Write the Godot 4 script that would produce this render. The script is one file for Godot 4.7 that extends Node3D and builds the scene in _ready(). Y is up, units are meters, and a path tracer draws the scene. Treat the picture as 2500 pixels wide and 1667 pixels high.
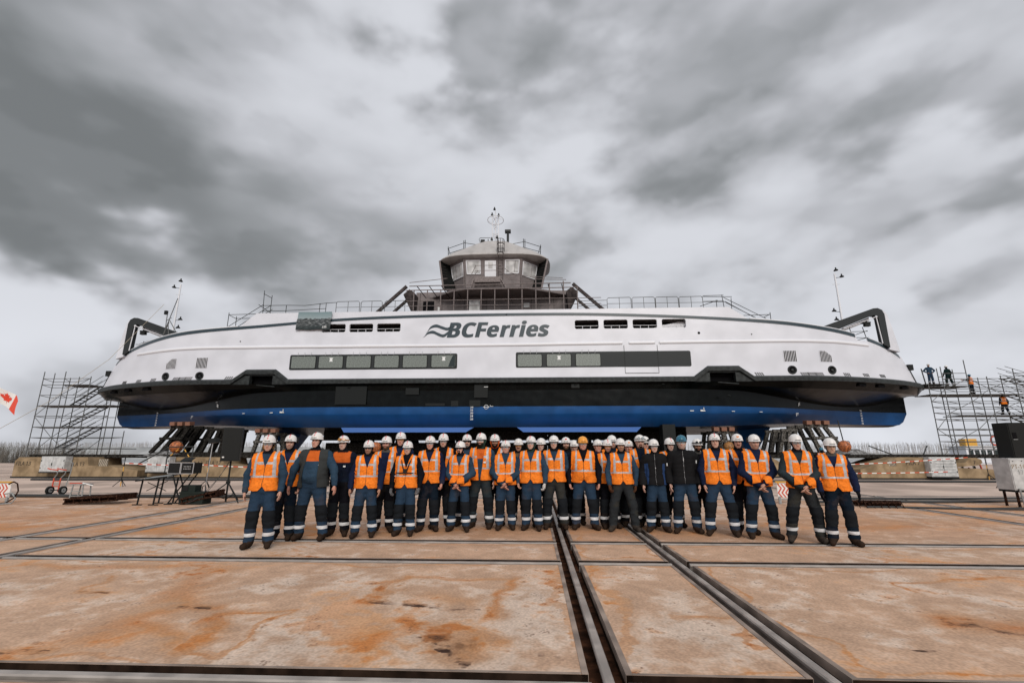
extends Node3D
# A double-ended ferry on its building berth, with the yard's crew standing in front of it. x runs along the ship, z towards the camera.

var M := {}
var UNIT_ROD: ArrayMesh
var UNIT_BOX: ArrayMesh
var rng := RandomNumberGenerator.new()


# ---------------------------------------------------------------- mesh collector
class MB:
	var v := PackedVector3Array()
	var n := PackedVector3Array()
	var c := PackedColorArray()
	var uv := PackedVector2Array()
	var ix := PackedInt32Array()
	var col := Color.WHITE
	var colored := false

	func vert(p: Vector3, nn: Vector3, t := Vector2.ZERO) -> int:
		v.append(p)
		n.append(nn)
		c.append(col)
		uv.append(t)
		return v.size() - 1

	func tri(a: Vector3, b: Vector3, d: Vector3) -> void:
		var nn := (b - a).cross(d - a).normalized()
		var i := vert(a, nn)
		vert(b, nn)
		vert(d, nn)
		ix.append_array(PackedInt32Array([i, i + 2, i + 1]))

	# corners run anticlockwise seen from the front
	func quad(a: Vector3, b: Vector3, d: Vector3, e: Vector3) -> void:
		var nn := (d - a).cross(e - b).normalized()
		var i := vert(a, nn, Vector2(0, 1))
		vert(b, nn, Vector2(1, 1))
		vert(d, nn, Vector2(1, 0))
		vert(e, nn, Vector2(0, 0))
		ix.append_array(PackedInt32Array([i, i + 2, i + 1, i, i + 3, i + 2]))

	func box(o: Vector3, s: Vector3, b := Basis.IDENTITY) -> void:
		var h := s * 0.5
		var p: Array[Vector3] = []
		for k in 8:
			p.append(o + b * Vector3(h.x if k & 1 else -h.x, h.y if k & 2 else -h.y, h.z if k & 4 else -h.z))
		quad(p[4], p[5], p[7], p[6])
		quad(p[1], p[0], p[2], p[3])
		quad(p[5], p[1], p[3], p[7])
		quad(p[0], p[4], p[6], p[2])
		quad(p[6], p[7], p[3], p[2])
		quad(p[0], p[1], p[5], p[4])

	# eight free corners: 0-3 the bottom ring, 4-7 the top ring, both anticlockwise seen from above
	func hexa(p: Array) -> void:
		quad(p[3], p[2], p[1], p[0])
		quad(p[4], p[5], p[6], p[7])
		for k in 4:
			var m := (k + 1) % 4
			quad(p[k], p[m], p[4 + m], p[4 + k])

	func cyl(a: Vector3, b: Vector3, ra: float, rb := -1.0, sides := 8, caps := true) -> void:
		if rb < 0.0:
			rb = ra
		var d := (b - a).normalized()
		var u := d.cross(Vector3.UP if absf(d.y) < 0.9 else Vector3.RIGHT).normalized()
		var w := u.cross(d)
		var i := v.size()
		for k in sides:
			var t := TAU * k / sides
			var r := u * cos(t) + w * sin(t)
			vert(a + r * ra, r)
			vert(b + r * rb, r)
		for k in sides:
			var j := i + 2 * k
			var m := i + 2 * ((k + 1) % sides)
			ix.append_array(PackedInt32Array([j, m, j + 1, j + 1, m, m + 1]))
		if caps:
			for e in 2:
				var o := a if e == 0 else b
				var r2 := ra if e == 0 else rb
				if r2 < 0.0005:
					continue
				var nn := -d if e == 0 else d
				var f := v.size()
				for k in sides:
					var t := TAU * k / sides
					vert(o + (u * cos(t) + w * sin(t)) * r2, nn)
				for k in range(1, sides - 1):
					ix.append_array(PackedInt32Array([f, f + k + 1, f + k] if e == 0 else [f, f + k, f + k + 1]))

	func tube(pts: Array, r: float, sides := 6) -> void:
		var i := v.size()
		var u := Vector3.ZERO
		for k in pts.size():
			var p: Vector3 = pts[k]
			var d: Vector3 = (pts[mini(k + 1, pts.size() - 1)] - pts[maxi(k - 1, 0)]).normalized()
			if u == Vector3.ZERO:
				u = d.cross(Vector3.UP if absf(d.y) < 0.9 else Vector3.RIGHT).normalized()
			u = (u - d * u.dot(d)).normalized()
			var w := u.cross(d)
			for s in sides:
				var t := TAU * s / sides
				var q := u * cos(t) + w * sin(t)
				vert(p + q * r, q)
		for k in pts.size() - 1:
			for s in sides:
				var j := i + k * sides + s
				var m := i + k * sides + (s + 1) % sides
				ix.append_array(PackedInt32Array([j, m, j + sides, j + sides, m, m + sides]))

	# rows of points; normals smooth along and across
	func grid(rows: Array, closed := false, flip := false) -> void:
		var i := v.size()
		var w: int = rows[0].size()
		for r in rows.size():
			for k in w:
				var a: Vector3 = rows[r][(k + 1) % w if closed else mini(k + 1, w - 1)] - rows[r][(k - 1 + w) % w if closed else maxi(k - 1, 0)]
				var b: Vector3 = rows[mini(r + 1, rows.size() - 1)][k] - rows[maxi(r - 1, 0)][k]
				var nn := a.cross(b).normalized()
				if nn.length() < 0.5:
					nn = Vector3.UP
				vert(rows[r][k], -nn if flip else nn, Vector2(float(k) / maxf(1, w - 1), float(r) / maxf(1, rows.size() - 1)))
		for r in rows.size() - 1:
			for k in (w if closed else w - 1):
				var p := i + r * w + k
				var q := i + r * w + (k + 1) % w
				if flip:
					ix.append_array(PackedInt32Array([p, q, q + w, p, q + w, p + w]))
				else:
					ix.append_array(PackedInt32Array([p, q + w, q, p, p + w, q + w]))

	# an outline in the xy plane (anticlockwise), from z = back to z = front, placed by xf
	func prism(poly: PackedVector2Array, back: float, front: float, xf := Transform3D.IDENTITY) -> void:
		if Geometry2D.is_polygon_clockwise(poly):
			pass
		var t := Geometry2D.triangulate_polygon(poly)
		var area := 0.0
		for k in poly.size():
			var a := poly[k]
			var b := poly[(k + 1) % poly.size()]
			area += a.cross(b)
		var ring := poly.duplicate()
		if area < 0.0:
			ring.reverse()
		for k in range(0, t.size(), 3):
			var a := poly[t[k]]
			var b := poly[t[k + 1]]
			var d := poly[t[k + 2]]
			if (b - a).cross(d - a) < 0.0:
				var sw := b
				b = d
				d = sw
			tri(xf * Vector3(a.x, a.y, front), xf * Vector3(b.x, b.y, front), xf * Vector3(d.x, d.y, front))
			tri(xf * Vector3(a.x, a.y, back), xf * Vector3(d.x, d.y, back), xf * Vector3(b.x, b.y, back))
		for k in ring.size():
			var a := ring[k]
			var b := ring[(k + 1) % ring.size()]
			quad(xf * Vector3(a.x, a.y, back), xf * Vector3(b.x, b.y, back), xf * Vector3(b.x, b.y, front), xf * Vector3(a.x, a.y, front))

	func ball(o: Vector3, r: Vector3, rings := 8, sides := 12) -> void:
		var i := v.size()
		for a in rings + 1:
			var p := PI * a / rings
			for s in sides:
				var t := TAU * s / sides
				var q := Vector3(sin(p) * cos(t), cos(p), sin(p) * sin(t))
				vert(o + q * r, (q / r).normalized())
		for a in rings:
			for s in sides:
				var j := i + a * sides + s
				var m := i + a * sides + (s + 1) % sides
				ix.append_array(PackedInt32Array([j, j + sides, m, m, j + sides, m + sides]))

	func done() -> ArrayMesh:
		var arr := []
		arr.resize(Mesh.ARRAY_MAX)
		arr[Mesh.ARRAY_VERTEX] = v
		arr[Mesh.ARRAY_NORMAL] = n
		arr[Mesh.ARRAY_TEX_UV] = uv
		if colored:
			arr[Mesh.ARRAY_COLOR] = c
		arr[Mesh.ARRAY_INDEX] = ix
		var m := ArrayMesh.new()
		m.add_surface_from_arrays(Mesh.PRIMITIVE_TRIANGLES, arr)
		return m


# ---------------------------------------------------------------- nodes
func base(called: String, label := "", category := "", at := Vector3.ZERO, group := "", turn := 0.0) -> Node3D:
	var o := Node3D.new()
	o.name = called
	add_child(o, true)
	o.position = at
	o.rotation.y = turn
	tag(o, label, category, group)
	return o


func tag(o: Node, label := "", category := "", group := "", kind := "") -> void:
	if label != "":
		o.set_meta("label", label)
	if category != "":
		o.set_meta("category", category)
	if group != "":
		o.set_meta("group", group)
	if kind != "":
		o.set_meta("kind", kind)


func put(called: String, m: Mesh, mat: Material, parent: Node = self, xf := Transform3D.IDENTITY) -> MeshInstance3D:
	var o := MeshInstance3D.new()
	o.name = called
	o.mesh = m
	o.material_override = mat
	parent.add_child(o, true)
	o.transform = xf
	return o


func obj(called: String, b: MB, mat: Material, parent: Node = self) -> MeshInstance3D:
	return put(called, b.done(), mat, parent)


func struct(called: String, b: MB, mat: Material) -> MeshInstance3D:
	var o := obj(called, b, mat)
	o.set_meta("kind", "structure")
	return o


func rod_xf(a: Vector3, b: Vector3, r: float) -> Transform3D:
	var d := b - a
	var y := d.normalized()
	var u := y.cross(Vector3.UP if absf(y.y) < 0.95 else Vector3.RIGHT).normalized()
	return Transform3D(Basis(u * r, d, u.cross(y) * r), a)


func rod(called: String, a: Vector3, b: Vector3, r: float, mat: Material, parent: Node) -> MeshInstance3D:
	return put(called, UNIT_ROD, mat, parent, rod_xf(a, b, r))


func slab(called: String, o: Vector3, s: Vector3, mat: Material, parent: Node, b := Basis.IDENTITY) -> MeshInstance3D:
	return put(called, UNIT_BOX, mat, parent, Transform3D(b * Basis.from_scale(s), o))


func beam(called: String, a: Vector3, b: Vector3, w: float, h: float, mat: Material, parent: Node) -> MeshInstance3D:
	var y := (b - a).normalized()
	var u := y.cross(Vector3.BACK if absf(y.z) < 0.9 else Vector3.RIGHT).normalized()
	var q := u.cross(y)
	return put(called, UNIT_BOX, mat, parent, Transform3D(Basis(u * w, b - a, q * h), (a + b) * 0.5))


func lettering(text: String, height: float, depth: float, weight := 700, slant := 0.0, squeeze := 1.0) -> ArrayMesh:
	var f := SystemFont.new()
	f.font_names = PackedStringArray(["Droid Sans"])
	f.font_weight = weight
	var t := TextMesh.new()
	t.font = f
	t.font_size = 32
	t.pixel_size = height / 23.0
	t.depth = depth
	t.curve_step = 3.0 if height < 0.3 else 1.0
	t.text = text
	var arr := t.get_mesh_arrays()
	var p: PackedVector3Array = arr[Mesh.ARRAY_VERTEX]
	for k in p.size():
		p[k].x = p[k].x * squeeze + p[k].y * slant
	arr[Mesh.ARRAY_VERTEX] = p
	arr[Mesh.ARRAY_TANGENT] = null
	var m := ArrayMesh.new()
	m.add_surface_from_arrays(Mesh.PRIMITIVE_TRIANGLES, arr)
	return m


# ---------------------------------------------------------------- materials
func lin(r: float, g: float, b: float) -> Color:
	return Color(r, g, b).linear_to_srgb()


func noise(kind: int, freq: float, octaves: int, s: int) -> FastNoiseLite:
	var f := FastNoiseLite.new()
	f.noise_type = kind
	f.frequency = freq
	f.fractal_octaves = octaves
	f.seed = s
	return f


func mottle(freq: float, octaves: int, s: int, low: float, high: float, size := 256, tint := Color.WHITE) -> ImageTexture:
	var im := noise(FastNoiseLite.TYPE_SIMPLEX_SMOOTH, freq, octaves, s).get_seamless_image(size, size)
	im.convert(Image.FORMAT_L8)
	var d := im.get_data()
	var out := PackedByteArray()
	out.resize(size * size * 3)
	for k in size * size:
		var g := d[k] / 255.0
		g = low + (high - low) * clampf((g - 0.2) / 0.6, 0.0, 1.0)
		out[3 * k] = int(255.0 * clampf(g + (1.0 - g) * (tint.r - 1.0 + 0.0), 0.0, 1.0))
		out[3 * k + 1] = int(255.0 * clampf(g * tint.g + (1.0 - tint.g) * g * g, 0.0, 1.0))
		out[3 * k + 2] = int(255.0 * clampf(g * tint.b + (1.0 - tint.b) * g * g, 0.0, 1.0))
	return ImageTexture.create_from_image(Image.create_from_data(size, size, false, Image.FORMAT_RGB8, out))


func mat(key: String, c: Color, rough := 0.7, metal := 0.0, tex: Texture2D = null, scale := 1.0, world := true) -> StandardMaterial3D:
	var m := StandardMaterial3D.new()
	m.resource_name = key
	m.albedo_color = c
	m.roughness = rough
	m.metallic = metal
	if tex:
		m.albedo_texture = tex
		m.uv1_triplanar = true
		m.uv1_world_triplanar = world
		m.uv1_scale = Vector3.ONE * scale
	M[key] = m
	return m


func bumped(m: StandardMaterial3D, t: Texture2D, cm: float) -> StandardMaterial3D:
	m.heightmap_enabled = true
	m.heightmap_texture = t
	m.heightmap_scale = cm
	return m


func make_materials() -> void:
	var fine := mottle(0.03, 4, 3, 0.72, 1.0)
	var soft := mottle(0.012, 3, 5, 0.88, 1.0)
	var grime := mottle(0.02, 5, 9, 0.45, 1.0, 256, Color(1, 0.93, 0.85))
	var rusty := mottle(0.03, 5, 12, 0.35, 1.0, 256, Color(1, 0.85, 0.7))
	mat("white", lin(0.715, 0.735, 0.80), 0.32, 0.0, mottle(0.01, 3, 19, 0.95, 1.0), 0.12)
	var buckle := mottle(0.012, 2, 23, 0.0, 1.0)
	bumped(M.white, buckle, 0.5)
	mat("white_trim", lin(0.74, 0.75, 0.79), 0.4)
	mat("stripe_blue", lin(0.026, 0.045, 0.058), 0.3)
	mat("fender", lin(0.042, 0.048, 0.049), 0.5, 0.0, fine, 0.35)
	mat("hull_black", lin(0.0035, 0.005, 0.005), 0.24, 0.0, fine, 0.08)
	M.hull_black.metallic_specular = 0.27
	M.hull_black.uv1_scale = Vector3.ONE * 0.16
	bumped(M.hull_black, buckle, 1.6)
	mat("hull_blue", lin(0.013, 0.082, 0.25), 0.33, 0.0, soft, 0.07)
	M.hull_blue.metallic_specular = 0.35
	M.hull_blue.uv1_scale = Vector3.ONE * 0.16
	bumped(M.hull_blue, buckle, 1.6)
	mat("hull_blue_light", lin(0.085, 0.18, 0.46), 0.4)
	mat("patch_grey", lin(0.011, 0.013, 0.013), 0.45)
	M.patch_grey.metallic_specular = 0.3
	mat("dark_void", lin(0.006, 0.006, 0.007), 0.8)
	mat("recess", lin(0.02, 0.021, 0.022), 0.8)
	mat("primer", lin(0.215, 0.187, 0.186), 0.75, 0.0, soft, 0.4)
	mat("primer_dark", lin(0.085, 0.072, 0.071), 0.75, 0.0, fine, 0.3)
	mat("primer_pipe", lin(0.25, 0.21, 0.205), 0.65, 0.0, fine, 1.0)
	mat("shroud", lin(0.014, 0.015, 0.015), 0.7)
	mat("cap", lin(0.47, 0.45, 0.44), 0.6, 0.0, soft, 0.3)
	mat("arch_grey", lin(0.030, 0.034, 0.036), 0.45)
	mat("film", lin(0.235, 0.27, 0.25), 0.35, 0.0, mottle(0.05, 4, 21, 0.72, 1.0), 0.8)
	mat("pane_dark", lin(0.02, 0.03, 0.03), 0.08)
	mat("poly_sheet", lin(0.66, 0.66, 0.66), 0.3, 0.0, mottle(0.008, 2, 31, 0.75, 1.0), 0.5)
	mat("paper", lin(0.75, 0.77, 0.77), 0.7)
	mat("steel_rail", lin(0.43, 0.385, 0.35), 0.45, 0.2, mottle(0.012, 3, 15, 0.8, 1.0), 0.7)
	mat("steel_edge", lin(0.36, 0.28, 0.23), 0.7, 0.1, mottle(0.012, 3, 16, 0.74, 1.0), 0.6)
	mat("groove", lin(0.10, 0.042, 0.022), 0.9, 0.0, mottle(0.02, 4, 18, 0.5, 1.0), 0.8)
	mat("groove_wall", lin(0.034, 0.020, 0.014), 0.8, 0.0, mottle(0.02, 4, 20, 0.6, 1.0), 0.8)
	mat("rust", lin(0.075, 0.038, 0.026), 0.85, 0.1, rusty, 2.0)
	mat("scaffold", lin(0.15, 0.155, 0.155), 0.5, 0.3, fine, 1.5)
	mat("scaffold_dark", lin(0.045, 0.048, 0.048), 0.6, 0.2)
	mat("deck_board", lin(0.10, 0.10, 0.098), 0.7, 0.1, grime, 1.0)
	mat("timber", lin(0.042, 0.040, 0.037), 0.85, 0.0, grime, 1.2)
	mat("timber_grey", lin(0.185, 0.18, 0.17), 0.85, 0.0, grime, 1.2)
	mat("wedge", lin(0.36, 0.17, 0.11), 0.8, 0.0, fine, 3.0)
	mat("ochre", lin(0.36, 0.265, 0.165), 0.8, 0.0, mottle(0.012, 5, 14, 0.78, 1.0, 256, Color(1, 0.97, 0.92)), 0.35)
	mat("cabinet", lin(0.56, 0.57, 0.57), 0.45, 0.0, soft, 1.0)
	mat("black_paint", lin(0.012, 0.013, 0.013), 0.6)
	mat("black_plastic", lin(0.014, 0.016, 0.016), 0.5)
	mat("black_print", lin(0.02, 0.02, 0.02), 0.8)
	mat("buoy", lin(0.62, 0.19, 0.055), 0.5, 0.0, grime, 1.2)
	mat("buoy_ochre", lin(0.50, 0.23, 0.06), 0.5, 0.0, grime, 1.2)
	mat("red", lin(0.55, 0.075, 0.035), 0.5)
	mat("red_orange", lin(0.58, 0.10, 0.035), 0.55, 0.0, grime, 1.0)
	mat("chevron_white", lin(0.75, 0.74, 0.72), 0.6)
	mat("yellow", lin(0.62, 0.33, 0.05), 0.6)
	mat("grey_paint", lin(0.36, 0.38, 0.38), 0.55, 0.0, fine, 2.0)
	mat("tarp", lin(0.30, 0.30, 0.30), 0.35, 0.0, grime, 1.0)
	mat("dark_green", lin(0.013, 0.020, 0.017), 0.6)
	mat("aluminium", lin(0.55, 0.56, 0.57), 0.4, 0.6)
	mat("cable", lin(0.03, 0.032, 0.033), 0.6)
	mat("pale_rope", lin(0.42, 0.36, 0.28), 0.9)
	mat("flag_red", lin(0.72, 0.055, 0.02), 0.8)
	mat("flag_white", lin(0.80, 0.79, 0.77), 0.8)
	for k in ["flag_red", "flag_white"]:
		M[k].backlight_enabled = true
		M[k].backlight = Color(0.4, 0.4, 0.4)
	mat("water", lin(0.10, 0.115, 0.12), 0.12)
	bumped(M.water, mottle(0.05, 4, 44, 0.0, 1.0), 4.0)
	M.water.uv1_triplanar = true
	M.water.uv1_world_triplanar = true
	M.water.uv1_scale = Vector3.ONE * 0.12
	mat("bank", lin(0.42, 0.43, 0.43), 0.95, 0.0, soft, 0.02)
	mat("tree_bark", lin(0.50, 0.49, 0.48), 0.9)
	M.tree_bark.vertex_color_use_as_albedo = true
	mat("shrub", lin(1, 1, 1), 0.9)
	M.shrub.vertex_color_use_as_albedo = true
	# crew
	var weave := mottle(0.12, 3, 51, 0.8, 1.0)
	mat("body", Color.WHITE, 0.78, 0.0, weave, 3.0, false)
	M.body.vertex_color_use_as_albedo = true
	bumped(M.body, mottle(0.03, 4, 52, 0.0, 1.0), 0.4)
	mat("vest", lin(0.98, 0.25, 0.028), 0.7, 0.0, mottle(0.03, 4, 53, 0.86, 1.0), 2.5, false)
	bumped(M.vest, mottle(0.016, 3, 54, 0.0, 1.0), 0.6)
	M.vest.emission_enabled = false
	mat("reflective", lin(0.50, 0.50, 0.52), 0.45, 0.1, mottle(0.04, 3, 55, 0.85, 1.0), 3.0, false)
	mat("ankle_band", lin(0.66, 0.67, 0.69), 0.5)
	mat("kneepad", lin(0.012, 0.014, 0.017), 0.85)
	mat("zip", lin(0.02, 0.02, 0.022), 0.6)
	mat("helmet_white", lin(0.74, 0.72, 0.70), 0.38)
	mat("helmet_orange", lin(0.78, 0.33, 0.045), 0.38)
	mat("helmet_teal", lin(0.025, 0.13, 0.20), 0.38)
	mat("sticker_red", lin(0.55, 0.06, 0.07), 0.5)
	mat("sticker_orange", lin(0.70, 0.22, 0.05), 0.5)
	mat("lens_dark", lin(0.012, 0.012, 0.013), 0.12)
	mat("lens_clear", lin(0.30, 0.33, 0.34), 0.1)
	mat("lens_amber", lin(0.42, 0.20, 0.05), 0.12)
	mat("hood_green", lin(0.022, 0.045, 0.035), 0.9)
	mat("hood_orange", lin(0.75, 0.16, 0.04), 0.85)
	mat("knit_black", lin(0.012, 0.012, 0.013), 0.95)
	mat("knit_grey", lin(0.16, 0.15, 0.14), 0.95)
	mat("gilet", lin(0.05, 0.055, 0.056), 0.8, 0.0, weave, 3.0, false)
	mat("softshell", lin(0.010, 0.010, 0.011), 0.75)
	mat("softshell_blue", lin(0.020, 0.045, 0.12), 0.75)
	mat("leather", lin(0.13, 0.055, 0.03), 0.8)
	for k in ["body", "vest", "kneepad", "softshell", "softshell_blue", "gilet", "knit_black", "knit_grey", "hood_green", "hood_orange", "timber", "timber_grey", "groove", "groove_wall", "shroud", "primer_dark", "recess", "dark_void", "zip", "scaffold_dark", "rust", "ochre", "leather"]:
		M[k].metallic_specular = 0.18
	for k in ["black_plastic", "black_paint", "arch_grey", "fender", "dark_green"]:
		M[k].metallic_specular = 0.3


# ---------------------------------------------------------------- sky
func make_sky() -> ImageTexture:
	# cloud masses: azimuth (right of north), elevation, spread across and up, tilt, strength in display units
	var masses := [[-62, 27, 23, 9.5, -0.1, -0.36], [-42, 25.5, 12, 5.5, 0.0, -0.14], [-56, 34, 14, 6, 0.0, -0.12], [-45, 19, 20, 3.2, 0.05, -0.12], [-52, 11.5, 11, 4.5, 0, 0.14], [-38, 12, 14, 4, 0, 0.06], [-12, 46, 8, 3.5, 0, -0.14],
		[-31, 42, 14, 6, 0, 0.03], [-14, 38, 9, 5, 0, 0.05], [-1, 32, 6, 4, 0, 0.07], [16, 40, 9, 5, 0.2, -0.13], [36, 39, 14, 5, 0.0, -0.12], [23, 31, 11, 4.5, 0.3, -0.14], [50, 29, 9, 4, 0, -0.10], [40, 25, 7, 3, 0, 0.06], [47, 22.5, 6, 1.8, 0.1, 0.08],
		[47, 20, 7, 1.2, 0.15, -0.09], [40, 14, 14, 4, 0, 0.05], [-21, 25.5, 11, 4.5, 0, -0.11], [2, 50, 14, 4, 0, -0.04], [-50, 42, 14, 6, 0, -0.03], [52, 40, 10, 5, 0, -0.03], [8, 24, 12, 5, 0, -0.03]]
	var w := 1536
	var h := 768
	var im := Image.create_empty(w, h, false, Image.FORMAT_RGBF)
	im.fill(Color(0.30, 0.28, 0.26))
	var big := noise(FastNoiseLite.TYPE_SIMPLEX_SMOOTH, 1.9, 5, 7)
	var warp := noise(FastNoiseLite.TYPE_SIMPLEX_SMOOTH, 2.4, 3, 17)
	var fine := noise(FastNoiseLite.TYPE_SIMPLEX_SMOOTH, 2.6, 6, 27)
	for y in range(0, 400):
		var el := PI * 0.5 - PI * (y + 0.5) / h
		var ce := cos(el)
		var se := sin(el)
		var eld := rad_to_deg(el)
		for x in w:
			var az := TAU * (x + 0.5) / w
			if az > PI:
				az -= TAU
			var d := Vector3(sin(az) * ce, se * 1.55 + 0.25 * se * se, -cos(az) * ce)
			var wa := warp.get_noise_3dv(d)
			var wb := warp.get_noise_3d(d.x + 9.1, d.y + 2.0, d.z - 4.3)
			var f := big.get_noise_3dv(d * Vector3(1.0, 1.25, 1.0))
			var puff := 1.0 - 2.0 * absf(fine.get_noise_3d(d.x, d.y * 1.2, d.z)) - 0.62
			var fd := fine.get_noise_3d(d.x * 1.7 + 5.0, d.y * 2.1, d.z * 1.7)
			var azd := rad_to_deg(az) + wa * 16.0 + fd * 9.0 + puff * 5.0
			var ed := eld + wb * 7.0 + fd * 5.0 + puff * 3.0
			var sum := 0.0
			if absf(azd) < 110.0:
				for m in masses:
					var du: float = (azd - m[0]) / m[2]
					if absf(du) > 2.2:
						continue
					var dv: float = (ed - m[1] - m[4] * (azd - m[0])) / m[3]
					var q := du * du + dv * dv
					if q < 5.0:
						sum += m[5] * exp(-q)
			# a bright layer above, and broken darker cloud of this density below it
			var density := -3.5 * sum + 0.50 * f + 0.32 * fd + 0.30 * puff
			var g := 0.865 - 0.35 * smoothstep(-0.45, 1.2, density) - 0.03 * smoothstep(0.0, 0.25, fd + 0.5 * f)
			g += 0.05 * exp(-pow((eld - 3.0) / 9.0, 2.0))
			g = clampf(g, 0.30, 0.92)
			var l := g * g * (0.78 + 0.22 * g) * SKY_LEVEL
			# shaded undersides lean to green-grey, thin bright cloud to blue-grey
			var dk := clampf((0.72 - g) * 2.2, 0.0, 1.0)
			im.set_pixel(x, y, Color(l * lerpf(0.965, 0.90, dk), l * lerpf(0.99, 1.0, dk), l * lerpf(1.06, 1.02, dk)))
	return ImageTexture.create_from_image(im)


# ---------------------------------------------------------------- yard
const GX0 := -10.1
const GX1 := 12.8
const GZ0 := -17.8
const GZ1 := -1.0


func stain(S: PackedFloat32Array, w: int, h: int, pts: Array, r: float, k: float) -> void:
	# a soft stroke along the points (x, z in metres)
	var sx := w / (GX1 - GX0)
	var sz := h / (GZ1 - GZ0)
	for i in maxi(1, pts.size() - 1):
		var a: Vector2 = pts[i]
		var b: Vector2 = pts[mini(i + 1, pts.size() - 1)]
		var x0 := int((minf(a.x, b.x) - 2.2 * r - GX0) * sx)
		var x1 := int((maxf(a.x, b.x) + 2.2 * r - GX0) * sx)
		var z0 := int((minf(a.y, b.y) - 2.2 * r - GZ0) * sz)
		var z1 := int((maxf(a.y, b.y) + 2.2 * r - GZ0) * sz)
		var ab := b - a
		var l2 := maxf(ab.length_squared(), 1e-6)
		for z in range(maxi(0, z0), mini(h, z1)):
			for x in range(maxi(0, x0), mini(w, x1)):
				var p := Vector2(GX0 + x / sx, GZ0 + z / sz)
				var t := clampf((p - a).dot(ab) / l2, 0.0, 1.0)
				var q := p.distance_to(a + ab * t) / r
				if q < 2.2:
					var g := k * exp(-q * q * 1.3)
					var n := z * w + x
					S[n] = maxf(S[n], g) if k > 0.0 else minf(S[n], S[n] + g)


func pts2(l: Array) -> Array:
	var o := []
	for k in range(0, l.size(), 2):
		o.append(Vector2(l[k], l[k + 1]))
	return o


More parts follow.
